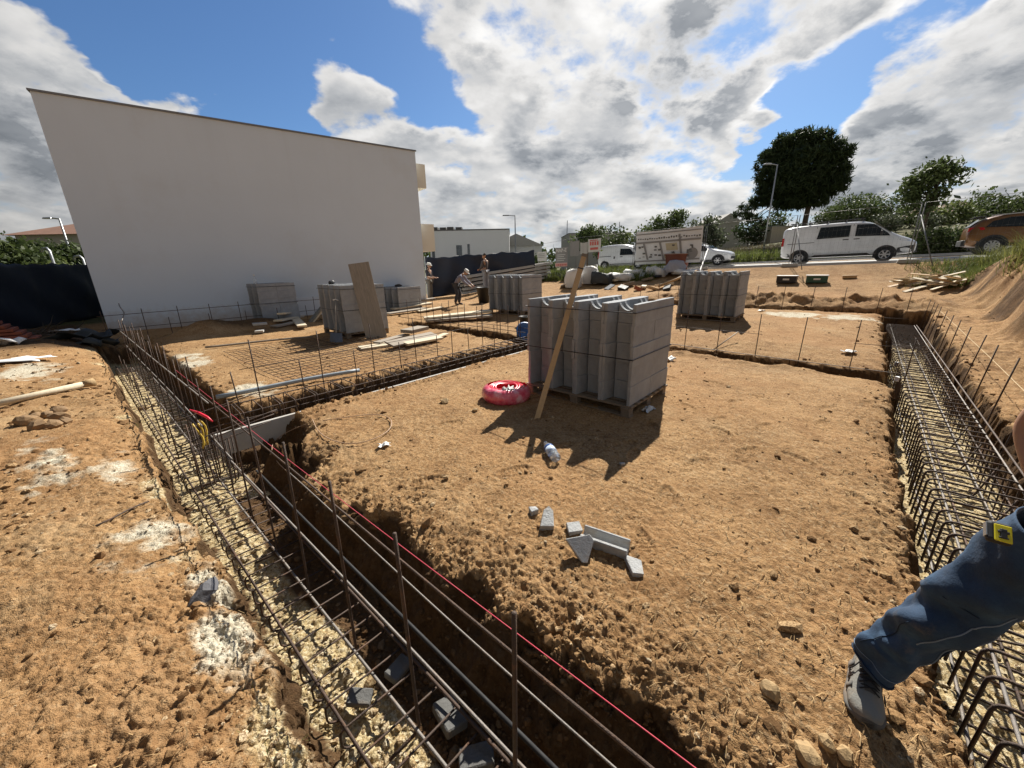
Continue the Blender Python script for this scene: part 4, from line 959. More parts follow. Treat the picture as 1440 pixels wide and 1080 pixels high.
def vehicle(name,label,cat,loc,rz,st,pm,wheels,wr,side,front=None,rear=None,extra=None,pitch=-.03,arch=True,hw=.93):
    """st: stations x, z_low, z_belt, z_top, half width low, belt, top"""
    t=thing(name,label,cat,loc,rot=(0,pitch,rz))
    m=MB(); m.smooth=True; vs=[]; n=0
    for (x,zl,zb,zt,wl_,wb,wt) in st:
        ring=[(-wl_*.80,zl),(-wl_,zl+.07),(-wb,(zl+zb)/2+.05),(-wb*.985,zb),(-(wb*.35+wt*.65),zb+(zt-zb)*.62),(-wt,zt-.05*min(1,(zt-zb)*3)),(-wt*.80,zt),(wt*.80,zt),(wt,zt-.05*min(1,(zt-zb)*3)),(wb*.35+wt*.65,zb+(zt-zb)*.62),(wb*.985,zb),(wb,(zl+zb)/2+.05),(wl_,zl+.07),(wl_*.80,zl)]
        n=len(ring); vs+=[(x,y,z) for y,z in ring]
    fs=[(i*n+k,i*n+(k+1)%n,(i+1)*n+(k+1)%n,(i+1)*n+k) for i in range(len(st)-1) for k in range(n)]
    fs+=[tuple(range(n)),tuple((len(st)-1)*n+k for k in range(n-1,-1,-1))]
    m._add(vs,fs); body=m.build('body',pm,t); s=body.modifiers.new('s','SUBSURF'); s.levels=s.render_levels=2
    def sy(x,z):
        zl,zb,zt,wl_,wb,wt=[interp(st,x,k) for k in range(1,7)]
        if z<=zb: return float(np.interp(z,[zl,zl+.07,(zl+zb)/2+.05,zb],[wl_*.8,wl_,wb,wb*.985]))
        return float(np.interp(z,[zb,zb+(zt-zb)*.62,zt-.05],[wb*.985,wb*.35+wt*.65,wt]))
    def panel(nm,poly,mt,off=.012,both=True,bev=0):
        for sgn in ((-1,1) if both else (-1,)):
            m=MB(); N_=len(poly)
            A=[(x,sgn*(sy(x,z)+off),z) for x,z in poly]; B=[(x,sgn*(sy(x,z)-.06),z) for x,z in poly]
            m._add(A+B,[tuple(range(N_))]+[(i,(i+1)%N_,N_+(i+1)%N_,N_+i) for i in range(N_)])
            m.build(nm,mt,t)
    for nm,poly,mt,off in side: panel(nm,poly,mt,off)
    for x in wheels:
        for sgn in (-1,1):
            y=sgn*(hw-.09)
            if arch:
                m=MB(); R=wr*1.22; poly=[(x+R*math.cos(a),wr+R*math.sin(a)) for a in np.linspace(-.30,PI+.30,18)]
                yy=max(sy(x,wr*1.6),hw-.02)+.004
                m.prism(poly,sgn*(yy-.10),sgn*(yy+.006)); m.build('wheel_arch',m_dark,t)
            w=thing('wheel',None,None,(x,y+sgn*.03,wr)); w.parent=t
            m=MB(); m.smooth=True; Rm=rotm('X',PI/2)
            m.lathe([(wr*.60,-.10),(wr*.93,-.105),(wr,-.07),(wr,.07),(wr*.93,.105),(wr*.60,.10)],n=28,R=Rm); m.build('tyre',m_tyre,w)
            m=MB(); m.lathe([(.0,.085),(wr*.16,.085),(wr*.17,.075)],n=16,R=rotm('X',PI/2*(1 if sgn<0 else -1)))
            for k in range(extra.get('spokes',6) if extra else 6):
                a=2*PI*k/(extra.get('spokes',6) if extra else 6); 
                m.box((math.cos(a)*wr*.36,sgn*.082,math.sin(a)*wr*.36),(wr*.50,.02,wr*.16),rotm('Y',-a))
            m.lathe([(wr*.50,.07),(wr*.62,.098),(wr*.66,.07)],n=28,R=rotm('X',PI/2*(1 if sgn<0 else -1)))
            m.build('rim',m_rim,w)
            m=MB(); m.lathe([(0,.05),(wr*.6,.05)],n=24,R=rotm('X',PI/2*(1 if sgn<0 else -1))); m.build('brake_disc',m_dark,w)
    return t,panel,sy
URZ=math.atan2(-.663,.749)
# large white van
st=[(-2.48,.42,.95,1.70,.78,.90,.72),(-2.42,.34,.95,1.86,.86,.94,.78),(-1.6,.30,.98,1.93,.92,.955,.80),(.2,.30,1.0,1.93,.92,.955,.80),(.95,.30,1.02,1.88,.92,.955,.78),(1.45,.30,1.06,1.52,.92,.95,.76),(1.95,.30,1.03,1.17,.92,.93,.72),(2.35,.32,.92,1.03,.88,.88,.66),(2.60,.36,.75,.86,.72,.74,.56),(2.66,.40,.70,.78,.6,.62,.5)]
win1=[(-1.0,1.20),(.24,1.22),(.24,1.74),(-.92,1.74)]; win2=[(.45,1.22),(1.68,1.16),(1.60,1.28),(1.06,1.72),(.45,1.75)]
van,pan,sy=vehicle('parked_van','large white panel van with dark side window parked behind the mesh fence','van',PG(-.9,24.75,.02),URZ,st,m_pw,(-1.62,1.62),.335,
 [('side_window',win1,m_glass,.035),('door_window',win2,m_glass,.035),('sill_trim',[(-1.15,.34),(1.15,.34),(1.0,.44),(-1.0,.44)],m_dark,.004),
  ('door_handle',[(.02,1.08),(.24,1.08),(.24,1.12),(.02,1.12)],m_dark,.012),('door_handle',[(.42,1.08),(.64,1.08),(.64,1.12),(.42,1.12)],m_dark,.012),
  ('rail_trim',[(-2.2,1.02),(-1.08,1.04),(-1.08,1.065),(-2.2,1.045)],m_dark,.004),('door_seam',[(.335,.5),(.35,.5),(.35,1.78),(.335,1.78)],m_dark,.003),('door_seam',[(-1.06,.5),(-1.045,.5),(-1.045,1.8),(-1.06,1.8)],m_dark,.003),
  ('tail_lamp',[(-2.45,.95),(-2.36,.95),(-2.36,1.35),(-2.45,1.35)],m_lampr,.012),('headlight',[(2.02,.93),(2.42,.86),(2.40,.97),(2.05,1.06)],m_lampw,.012),
  ('bumper',[(1.98,.40),(2.58,.42),(2.58,.70),(2.3,.66),(2.02,.60)],m_dark,.014),('rear_bumper',[(-2.47,.40),(-2.02,.40),(-2.1,.56),(-2.47,.58)],m_dark,.010)],hw=.95)
m=MB(); m.box((2.60,0,.50),(.16,1.25,.26)); m.build('bumper',m_dark,van,bevel=.03)
m=MB(); m.box((1.52,0,1.50),(.02,1.2,.01)); m.build('wiper',m_dark,van)
m=MB(); m._add([(1.06,-.70,1.86),(1.06,.70,1.86),(1.72,.78,1.30),(1.72,-.78,1.30)],[(0,1,2,3)]); m.build('windscreen',m_glass,van)
m=MB()
for y in (-.66,.66): m.tube([(-2.2,y,2.02),(.7,y,2.02)],.022,6)
for x in (-2.1,-1.4,-.7,0,.6): m.tube([(x,-.70,2.03),(x,.70,2.03)],.022,6); m.box((x,-.66,1.97),(.05,.05,.12)); m.box((x,.66,1.97),(.05,.05,.12))
m.build('roof_rack',m_dark,van)
for s in (-1,1):
    m=MB(); m.box((1.38,s*1.04,1.30),(.10,.16,.22)); m.build('mirror',m_dark,van,bevel=.03)
# bronze SUV
st=[(-2.12,.45,.80,.98,.70,.78,.60),(-2.05,.36,.86,1.20,.84,.88,.66),(-1.70,.30,.92,1.50,.90,.915,.62),(-1.1,.28,.95,1.63,.91,.925,.64),(0,.28,.93,1.65,.91,.925,.64),(.55,.28,.92,1.55,.91,.925,.63),(1.15,.28,.92,1.12,.91,.92,.66),(1.75,.32,.86,.98,.88,.88,.64),(2.15,.40,.70,.82,.74,.74,.55)]
suv,pan,sy=vehicle('parked_car','bronze-orange SUV parked behind the grassy bank at the right picture edge','car',PG(4.55,24.75,.02),URZ,st,m_pb,(-1.33,1.33),.36,
 [('side_window',[(-1.62,1.12),(-.35,1.04),(-.35,1.44),(-1.0,1.46),(-1.45,1.34)],m_glass,.03),('side_window',[(-.27,1.04),(.75,1.0),(.30,1.42),(-.27,1.44)],m_glass,.03),
  ('roof_rail',[(-1.5,1.55),(.3,1.60),(.3,1.635),(-1.5,1.60)],m_galv,.02),('sill_trim',[(-.9,.30),(.9,.30),(.9,.44),(-.9,.44)],m_dark,.01),
  ('tail_lamp',[(-2.08,.98),(-1.62,1.02),(-1.66,1.12),(-2.05,1.14)],m_lampr,.014),('rear_bumper',[(-2.10,.42),(-1.74,.40),(-1.74,.58),(-2.10,.62)],m_dark,.012)],extra={'spokes':10},hw=.93)
m=MB(); m._add([(-2.06,-.60,1.18),(-2.06,.60,1.18),(-1.74,.56,1.50),(-1.74,-.56,1.50)],[(0,1,2,3)]); m.build('rear_window',m_glass,suv)
m=MB(); m.box((-1.80,0,1.56),(.32,1.1,.03)); m.build('spoiler',m_dark,suv,bevel=.01)
m=MB(); m.box((-2.12,0,.52),(.14,1.3,.24)); m.build('rear_bumper',m_dark,suv,bevel=.03)
# small white hatchback (front end visible right of the banner)
st=[(-1.88,.40,.80,.92,.66,.74,.56),(-1.80,.30,.85,1.22,.80,.84,.60),(-1.45,.26,.88,1.38,.84,.86,.60),(-.6,.24,.88,1.42,.85,.865,.62),(.10,.24,.88,1.40,.85,.865,.61),(.48,.24,.88,1.26,.85,.86,.62),(.85,.24,.88,.99,.85,.86,.70),(1.45,.26,.82,.92,.84,.85,.66),(1.78,.30,.70,.80,.74,.76,.56),(1.90,.36,.62,.70,.6,.62,.46)]
p=dep(1008,377,24.5); a,b=AB(p[0],p[1])
car,pan,sy=vehicle('parked_car','small white hatchback parked right of the site-plan banner','car',PG(a-1.22,b+.85,.02),URZ,st,m_pw,(-1.22,1.22),.31,
 [('side_window',[(-1.35,.94),(-.42,.92),(-.42,1.28),(-1.2,1.28)],m_glass,.03),('side_window',[(-.34,.92),(.66,.92),(.25,1.26),(-.34,1.29)],m_glass,.03),
  ('sill_trim',[(-.9,.26),(.9,.26),(.9,.36),(-.9,.36)],m_dark,.01),('headlight',[(1.42,.66),(1.68,.62),(1.68,.80),(1.46,.84)],m_lampw,.014),('door_handle',[(-.28,.80),(-.10,.80),(-.10,.84),(-.28,.84)],m_dark,.012)],hw=.86)
m=MB(); m._add([(.46,-.56,1.28),(.46,.56,1.28),(.92,.62,.98),(.92,-.62,.98)],[(0,1,2,3)]); m.build('windscreen',m_glass,car)
m=MB(); m.box((-.5,0,1.425),(1.3,1.0,.02)); m.build('roof_panel',m_pw,car,bevel=.01)
m=MB(); m.box((1.88,0,.46),(.08,.9,.16)); m.build('grille',m_dark,car,bevel=.02)
for s in (-1,1):
    m=MB(); m.box((.62,s*.95,.98),(.10,.14,.12)); m.build('mirror',m_pw,car,bevel=.03)
# small white van left of the banner
st=[(-2.02,.40,.90,1.62,.70,.80,.64),(-1.96,.30,.90,1.76,.80,.86,.68),(-1.2,.26,.92,1.83,.84,.88,.70),(.1,.26,.92,1.82,.84,.88,.70),(.65,.26,.93,1.66,.84,.88,.68),(1.10,.26,.95,1.20,.84,.87,.68),(1.65,.28,.86,1.00,.82,.83,.62),(1.98,.34,.72,.84,.72,.72,.52),(2.08,.40,.64,.74,.58,.6,.44)]
p=dep(850,380,30); a,b=AB(p[0],p[1])
kv,pan,sy=vehicle('parked_van','small white delivery van parked left of the site-plan banner','van',PG(a+1.36,b+.87,.02),URZ,st,m_pw,(-1.36,1.36),.31,
 [('door_window',[(-.12,1.02),(1.05,1.00),(.62,1.44),(-.12,1.48)],m_glass,.03),('rail_trim',[(-1.85,.96),(-.85,.97),(-.85,1.01),(-1.85,1.0)],m_dark,.008),
  ('sill_trim',[(-.95,.28),(.95,.28),(.95,.42),(-.95,.42)],m_dark,.01),('door_handle',[(-.10,.88),(.10,.88),(.10,.93),(-.10,.93)],m_dark,.012),('door_handle',[(-.62,.78),(-.52,.78),(-.52,.96),(-.62,.96)],m_dark,.012),
  ('tail_lamp',[(-2.0,.85),(-1.92,.85),(-1.92,1.35),(-2.0,1.35)],m_lampr,.012),('headlight',[(1.55,.82),(1.86,.74),(1.84,.86),(1.60,.95)],m_lampw,.012)],hw=.87)
m=MB(); m._add([(.72,-.60,1.64),(.72,.60,1.64),(1.24,.68,1.18),(1.24,-.68,1.18)],[(0,1,2,3)]); m.build('windscreen',m_glass,kv)
for s in (-1,1):
    m=MB(); m.box((.98,s*.96,1.12),(.10,.14,.18)); m.build('mirror',m_dark,kv,bevel=.03)
# ================================================================== temporary mesh fence with banners
m_fen=simple('dull_fence_steel',(.22,.22,.22),.6,metal=.5,var=.2,scale=4)
posts=[-19.4,-16.1,-12.9,-9.33,-5.86,-2.38,1.16,4.6]; FB=20.5
names_=['mesh fence panel left of the two small notice sheets','mesh fence panel carrying the two small notice sheets','mesh fence panel carrying the red and white notice','mesh fence panel carrying the wide site-plan banner','mesh fence panel between the banner and the van rear','mesh fence panel in front of the large white van','mesh fence panel in front of the bronze SUV']
def fpt(a,z): 
    return P3(a,FB,base_z(np.array([a]),np.array([FB]))[0]+z)
for i in range(len(posts)-1):
    a0,a1=posts[i]+.04,posts[i+1]-.04
    if i in (6,): a1=a0+3.2
    o=thing('mesh_fence_panel',names_[i],'fence panel',fpt(a0,0),group='temporary mesh fence panels'); L=o.location
    m=MB(); m.smooth=True; q=lambda a,z: fpt(a,z)-L
    m.tube([q(a0,.05),q(a0,2.0)],.015,8); m.tube([q(a1,.05),q(a1,2.0)],.015,8); m.tube([q(a0,2.0),q(a1,2.0)],.006,6); m.tube([q(a0,.15),q(a1,.15)],.006,6); m.build('tube_frame',m_fen,o,fix=False)
    m=MB()
    for k in range(1,27): a=a0+(a1-a0)*k/27; m.tube([q(a,.15),q(a,2.0)],.0012,3,cap=False)
    for k in range(1,8): m.tube([q(a0,.15+1.85*k/8),q(a1,.15+1.85*k/8)],.0012,3,cap=False)
    m.build('wire_mesh',m_fen,o,fix=False)
m=MB()
for i,a in enumerate(posts):
    m=MB(); R=frame(P3(1,0,0)); 
    m.box((0,0,0),(.62,.24,.13),R,taper=.85); o=m.build('ballast_block',m_conc2,bevel=.012); o.location=fpt(a,.055)
    tag(o,['concrete fence foot at the far left of the mesh fence','concrete fence foot left of the notice sheets','concrete fence foot between the two groups of notices','concrete fence foot at the left edge of the site-plan banner','concrete fence foot at the right edge of the site-plan banner','concrete fence foot under the rear of the large van','concrete fence foot under the nose of the large van','concrete fence foot in front of the bronze SUV'][i],'fence foot','concrete feet of the mesh fence')
for i,a in enumerate((-2.38,1.16)):   # raking braces
    m=MB(); m.smooth=True; m.tube([fpt(a,1.6)-fpt(a,0),fpt(a,.0)-fpt(a,0)+P3(.55,-1.1,-.10)],.018,6); o=m.build('fence_brace',m_fen,fix=False); o.location=fpt(a,0)
    tag(o,'steel tube brace propping the fence at the van %s'%('rear' if i==0 else 'nose'),'brace')
m_ban=simple('banner_fabric',(.72,.73,.74),.7,var=.06,scale=3); m_bgr=simple('banner_grey',(.28,.27,.26),.7,var=.08); m_bdk=simple('banner_dark',(.13,.13,.12),.7,var=.1)
m_bye=simple('banner_tan',(.50,.44,.30),.7,var=.1); m_bred=simple('notice_red',(.62,.14,.12),.7,var=.1); m_sheet=simple('notice_white',(.66,.65,.62),.7,var=.05)
m_bpk=simple('notice_pink',(.72,.45,.40),.7,var=.08)
BR=frame(P3(1,0,.03),(0,0,1))
def board(name,label,cat,a0,z0,w,h,mt,b=FB-.035,th=.006):
    o=thing(name,label,cat,P3(a0,b,base_z(np.array([a0]),np.array([FB]))[0]+z0),rot=BR.to_euler())
    m=MB(); m.smooth=False; n=14; vs=[];fs=[]
    for i in range(n+1):
        for j in range(7):
            u,v=i/n,j/6; vs.append((u*w,-.012*math.sin(u*9)*math.sin(v*5+1),v*h-.03*math.sin(PI*u)*(v)))
    fs=[(i*7+j,(i+1)*7+j,(i+1)*7+j+1,i*7+j+1) for i in range(n) for j in range(6)]
    m._add(vs,fs); q=m.build('sheet',mt,o); s=q.modifiers.new('s','SOLIDIFY'); s.thickness=th; s.offset=1
    return o
def marks(o,name,polys,mt,off=-.028):
    m=MB()
    for p in polys: m.prism(p,off,off+.003)
    return m.build(name,mt,o)
def rect(x,z,w,h,sk=0): return [(x,z),(x+w,z),(x+w+sk,z+h),(x+sk,z+h)]
def lettering(o,txt,x,z,size,mt,off=-.034,sx=1):
    c=bpy.data.curves.new('lettering','FONT'); c.body=txt; c.size=size; c.extrude=.002; c.offset=.010; c.materials.append(mt)
    tmp=bpy.data.objects.new('tmp',c); COL.objects.link(tmp); bpy.context.view_layer.update(); me=bpy.data.meshes.new_from_object(tmp.evaluated_get(bpy.context.evaluated_depsgraph_get())); bpy.data.objects.remove(tmp); q=bpy.data.objects.new('lettering',me); link(q,o); q.location=(x,off,z); q.rotation_euler=(PI/2,0,0); q.scale=(sx,1,1); return q
bn=board('site_plan_banner','wide grey and white site-plan banner hung on the mesh fence','banner',-9.2,.35,3.25,1.62,m_ban)
marks(bn,'plan_roads',[rect(.0,1.02,3.2,.09),rect(.62,.22,.10,.8,-.25),rect(1.45,.15,.10,.9,-.25),rect(2.32,.2,.10,1.15,-.18),rect(.0,.12,3.2,.07),rect(0,1.45,3.2,.05)],m_bgr)
r=random.Random(3); pl=[]
for i in range(34): pl.append(rect(r.choice((.75,1.0,1.25,2.55,2.75,1.9,.15,.35))+r.uniform(-.06,.06),r.uniform(.28,.85),r.uniform(.07,.15),r.uniform(.03,.10),-.02))
for i in range(26): pl.append(rect(.1+.12*i,1.18+r.uniform(-.02,.05),.07,r.uniform(.04,.09)))
marks(bn,'plan_plots',pl,m_bdk,-.031); marks(bn,'plan_field',[rect(1.62,.62,.55,.34,-.08),rect(1.55,.26,.6,.2,-.05)],m_bye,-.030)
marks(bn,'plan_disc',[[(2.85+.26*math.cos(k/16*PI),.42+.26*math.sin(k/16*PI)) for k in range(33)]],m_bgr,-.029)
n1=board('notice_board','tall grey notice with white heading and a red foot strip hung on the fence','notice',-14.35,.45,.88,1.15,m_bgr)
marks(n1,'red_strip',[rect(.0,.03,.88,.22)],m_bpk); lettering(n1,'MAR-E',.05,.88,.27,m_sheet); 
marks(n1,'text_lines',[rect(.12,.70-.11*k,.62-.1*(k%2),.035) for k in range(4)],m_sheet); marks(n1,'red_text',[rect(.08+.13*k,.08,.09,.11) for k in range(6)],m_bred,-.032)
n2=board('notice_board','pale blank notice, upper of the two small sheets beside the dark tarp','notice',-15.75,.98,.72,.58,m_sheet); marks(n2,'text_lines',[rect(.08,.42-.1*k,.5,.03) for k in range(3)],m_bgr)
n3=board('notice_board','grey notice, lower of the two small sheets beside the dark tarp','notice',-15.70,.32,.68,.62,m_bgr); marks(n3,'text_lines',[rect(.1,.42-.12*k,.44,.03) for k in range(3)],m_sheet)
n4=board('notice_board','small white notice with red writing above the small delivery van','notice',-12.1,1.15,.80,.72,m_sheet)
marks(n4,'red_text',[rect(.12+.15*k,.36,.10,.20) for k in range(4)]+[rect(.12,.60,.5,.04),rect(.15,.12,.5,.12)],m_bred)
n5=board('notice_board','grey sheet hung on the fence left of the small delivery van','notice',-13.3,1.0,.62,.85,m_bgr); n6=board('notice_board','pale ribbed sheet on the fence between the grey sheet and the red-lettered notice','notice',-12.62,1.1,.48,.62,m_sheet)
marks(n6,'ribs',[rect(.05+.09*k,.02,.02,.58) for k in range(5)],m_bgr)

van.scale=(.93,.93,.93); suv.scale=(.93,.93,.93); van.location=PG(-.95,24.65,.02); suv.location=PG(4.8,25.0,.14)
# ================================================================== tarps, stores and rubbish at the back of the site
m_tarp=simple('navy_tarp',(.014,.023,.046),.62,var=.3,scale=2,bmp=.2,bscale=9)
def tarp(p0,p1,h,label,seed,sag=.05,n=70,k=16,amp=.05,extra=0):
    p0=Vector(p0);p1=Vector(p1); d=p1-p0; L=d.xy.length; nx=Vector((-d.y,d.x,0)).normalized(); r=random.Random(seed)
    o=thing('fabric_fence',label,'fabric fence',p0); m=MB(); m.smooth=True; vs=[]
    np_=max(3,int(L/2.3))
    ph=[r.uniform(0,6) for _ in range(8)]
    for i in range(n+1):
        u=i/n
        for j in range(k+1):
            v=j/k; s=abs(math.sin(PI*u*np_)); zt=h-sag*s+.02*math.sin(u*60+ph[0])
            off=amp*(math.sin(u*L*2.1+ph[1]+v*2)+.7*math.sin(u*L*5.3+ph[2]-v*3)+.5*math.sin(v*7+ph[3]+u*L))*(.3+.7*s)*(1-.6*v)+.03*math.sin(v*9+u*L*3+ph[4])
            q=d*u+nx*off+Vector((0,0,0)); gz=0
            vs.append((q.x,q.y,d.z*u*0+(zt*v)+d.z*u))
    m._add(vs,[(i*(k+1)+j,(i+1)*(k+1)+j,(i+1)*(k+1)+j+1,i*(k+1)+j+1) for i in range(n) for j in range(k)])
    q=m.build('cloth',m_tarp,o,fix=False); s=q.modifiers.new('s','SOLIDIFY'); s.thickness=.006
    for i in range(np_+1):
        m=MB(); c=d*(i/np_)+nx*.07; m.tube([c+Vector((0,0,-.2)),c+Vector((0,0,h+.04))],.024,8); m.build('post',m_galv,o,fix=False)
    return o
p=dep(-70,466,9.4); q=dep(150,420,15); tarp((p[0],p[1],-.02),(q[0],q[1],.0),1.93,'tall navy fabric fence left of the white wall',1,sag=.03)
p=dep(602,412,18.8); q=dep(752,404,22.3); tarp((p[0],p[1],.12),(q[0],q[1],.48),1.92,'long navy fabric fence behind the workers',2,sag=.07,amp=.11)
# stack of clay tiles at the left edge
m_clay=simple('clay_tile',(.36,.10,.045),.85,var=.3,scale=9,bmp=.3,dirt=((.16,.06,.03),.5))
c=hit(-6,482); o=thing('tile_stack','stack of orange-red clay tiles at the left picture edge','tile stack',c,.75); r=random.Random(2)
for k in range(8):
    m=MB(); w=1.35-.10*k
    m.box((-.10*k*.5+r.uniform(-.02,.02),r.uniform(-.02,.02),.035+.083*k),(w,.62,.066))
    for q in range(5): m.box((-.6+.24*q-.05*k,-.315,.035+.083*k),(.10,.012,.035))
    m.build('tile_course',m_clay,o,bevel=.006,seg=1)
scrap(12,484,.5,.3,'crumpled pale plastic sheet in front of the clay tile stack',amp=.08,name='plastic_sheet')
# branches and dark sheeting left of the wall
o=thing('brush_pile','tangle of dry dark branches at the foot of the navy fabric fence','branches',hit(66,470)); r=random.Random(9)
m=MB(); m.smooth=True
for k in range(46):
    a=r.uniform(0,2*PI); e=r.uniform(.05,1.0); L=r.uniform(.3,.8); p=Vector((r.uniform(-.5,.5),r.uniform(-.3,.3),0)); d=Vector((math.cos(a)*math.cos(e),math.sin(a)*math.cos(e),math.sin(e)))
    pts=[p+d*L*t+Vector((math.sin(t*5+k)*.05,math.cos(t*4+k)*.05,-.12*t*t)) for t in np.linspace(0,1,6)]; m.tube(pts,[.016*(1-.8*t) for t in np.linspace(0,1,6)],5)
m.build('branches',simple('dry_branch',(.10,.075,.055),.9,var=.4,scale=12),o,fix=False)
scrap(97,472,.55,.3,'flat pale sheet lying behind the branch tangle',amp=.03,name='plastic_sheet',lift=.12)
m_dsh=simple('dark_sheeting',(.035,.038,.035),.6,var=.4,scale=5)
scrap(122,483,1.1,.6,'heap of dark crumpled sheeting at the foot of the white wall corner',mt=m_dsh,amp=.16,name='dark_sheet',cat='sheet',lift=.08)
scrap(140,490,.7,.5,'smaller dark sheet heap beside the corner bars of the near trench',mt=m_dsh,amp=.12,name='dark_sheet',cat='sheet',lift=.05)
# planks
def plank(x0,y0,x1,y1,w,th,label,z=.03,mt=None,roll=0,grp=None):
    p=hit(x0,y0);q=hit(x1,y1); p.z=G(p.x,p.y)+z; q.z=G(q.x,q.y)+z; return slab(p,q,w,th,mt or m_woodp,'plank',label,'plank',grp,roll)
plank(506,492,560,484,.32,.04,'wide pale plank lying nearest the square rebar cage, left of the plank heap')
plank(548,493,612,478,.28,.04,'grey plank leaning over the middle of the plank heap',z=.12,mt=m_woodw,roll=.25)
plank(570,490,620,480,.20,.045,'pale plank at the right front of the plank heap',z=.09,roll=.1)
plank(530,486,572,474,.2,.04,'dark weathered plank at the back of the plank heap',z=.06,mt=m_woodw)
plank(572,476,596,470,.35,.08,'short thick board on top of the plank heap',z=.16,mt=m_woodw)
plank(598,484,628,472,.15,.03,'thin pale plank at the right end of the plank heap',z=.05)
plank(597,459,690,446,.42,.06,'long pale plank laid over the middle trench, upper of the pair',z=.20)
plank(600,462,692,449,.46,.06,'long weathered plank under the pale one over the middle trench',z=.12,mt=m_woodw)
plank(722,441,772,433,.32,.05,'pale plank left of the nearest pallet beside the small bucket',z=.20)
for i,(x0,y0,x1,y1,z,mt,l) in enumerate([(385,462,415,456,.05,m_woodw,'lowest weathered board of the pile before the leftmost pallet'),(392,458,424,452,.14,m_woodp,'pale board in the middle of the pile before the leftmost pallet'),(398,453,412,450,.24,m_woodp,'uppermost short board of the pile before the leftmost pallet'),(357,465,377,463,.16,m_conc2,'short pale slab propped left of the board pile'),(360,470,372,469,.07,m_conc2,'small block under the propped slab left of the board pile'),(412,448,426,464,.10,m_woodp,'board leaning on the right end of the board pile')]): plank(x0,y0,x1,y1,.24,.05,l,z=z,mt=mt)
for i,(x0,y0,x1,y1,z) in enumerate([(545,444,598,436,.06),(552,440,606,431,.14),(560,435,612,427,.22),(588,440,622,434,.05)]): plank(x0,y0,x1,y1,.30,.045,['lowest board stacked below the low pallet','second board stacked below the low pallet','top board stacked below the low pallet','separate board right of the boards below the low pallet'][i],z=z,mt=m_woodw if i%2==0 else m_woodp)
# broad weathered plank leaning on the second pallet
b0=hit(530,476); tp=dep(504,370,9.15); b0=Vector(b0)
slab(b0+Vector((0,0,-.01)),tp,.47,.035,m_woodw,'leaning_plank','broad grey weathered plank leaning steeply on a block pallet before the white wall','plank',up=(.3,-.95,.2))
# shovel
m_lampd0=simple('dull_steel',(.13,.13,.13),.6,metal=.4)
sb=hit(473,486); stp=dep(472,421,9.1); o=thing('shovel','grey-bladed shovel leaning on the block pallet with the weathered plank','shovel',sb); d=(Vector(stp)-sb)
m=MB(); m.smooth=True; m.tube([d*.22,d*.98],.017,8); m.build('handle',m_woodw,o,fix=False)
R=frame(d,(.4,-.9,0)); m=MB(); 
m._add([R@Vector(v) for v in [(.0,-.03,.12),(.0,.0,.10),(.30,-.0,.02),(.30,.12,.05),(.05,.13,.06),(.30,-.12,.05),(.05,-.13,.06)]],[(6,1,4,3,2,5)]); q=m.build('blade',m_lampd0,o); s=q.modifiers.new('s','SOLIDIFY'); s.thickness=.006
m=MB(); m.smooth=True; m.tube([d*.98+R@Vector((0,-.06,0)),d*1.0,d*.98+R@Vector((0,.06,0))],.016,6); m.build('grip',m_white,o,fix=False)
# dark things standing on the pallets
def lump(px,da,db,s,label,name,cat,mt):
    a,b,z=STK[px]; p=P3(a+da,b+db,z+.05); o=stone(p,s,int(px),mt,label,cat,name=name); return o
lump(494,-1.15,.25,(.11,.08,.07),'small dark cloth bundle on top of the pallet with the leaning plank','cloth_bundle','bundle',m_dark)
lump(557,-.5,.5,(.16,.10,.07),'small dark tool bag on top of the low pallet','tool_bag','bag',m_dark)
a,b,z=STK[369]; p=P3(a-.35,b+.15,z); o=thing('small_bottle','small clear bottle standing on the leftmost pallet','bottle',p); m=MB(); m.smooth=True; m.lathe([(.0,0),(.045,0),(.045,.15),(.02,.20),(.02,.24),(0,.24)],n=12); m.build('body',m_pet,o); m=MB(); m.lathe([(.0,.27),(.024,.27),(.024,.235),(0,.235)],n=10); m.build('cap',m_white,o)
# tilted dark shutter panel by the first pallet
o=thing('shutter_panel','dark tilted formwork panel propped right of the leftmost pallet','panel',hit(437,452),.6,rot=(.0,.75,.5)); m=MB(); m.box((0,0,.30),(.05,.7,.75)); m.build('panel',simple('panel_face',(.20,.20,.18),.8,var=.3),o)
m=MB(); 
for y in (-.33,0,.33): m.box((.045,y,.30),(.04,.05,.74))
m.build('rib',m_woodp,o)
# buckets and tub
def bucket(loc,r0,r1,h,label,mt,rim=None,name='bucket'):
    o=thing(name,label,'bucket',loc); m=MB(); m.smooth=True; m.lathe([(.0,.0),(r0,.0),(r1,h),(r1+.02,h),(r1+.02,h+.02),(r1-.015,h+.02),(r0-.01,.03),(0,.03)],n=24); m.build('shell',mt,o)
    m=MB(); m.smooth=True; m.tube([(r1*math.cos(t),0,h+.02-abs(math.sin(t))*-.02-.14*math.sin(t)*0+ .0) if False else (r1*math.cos(t),-.06*math.sin(t),h-.10*math.sin(t)) for t in np.linspace(0,PI,12)],.006,5); m.build('handle',m_galv,o,fix=False); return o
bucket(hit(681,426),.22,.30,.62,'large black mortar bucket before the bare-headed worker',m_dark)
bucket(hit(738,459),.12,.15,.26,'small dark bucket left of the nearest pallet under a pale plank',m_dark)
c=hit(737,478); o=thing('blue_tub','bright blue tub lying tilted left of the nearest pallet','tub',c+Vector((0,0,.12)),rot=(.95,.1,.3)); m=MB(); m.smooth=True; m.lathe([(0,-.10),(.16,-.10),(.22,.12),(.24,.12),(.24,.14),(.205,.14),(.15,-.08),(0,-.08)],n=24); m.build('shell',simple('blue_plastic',(.05,.17,.45),.45),o)
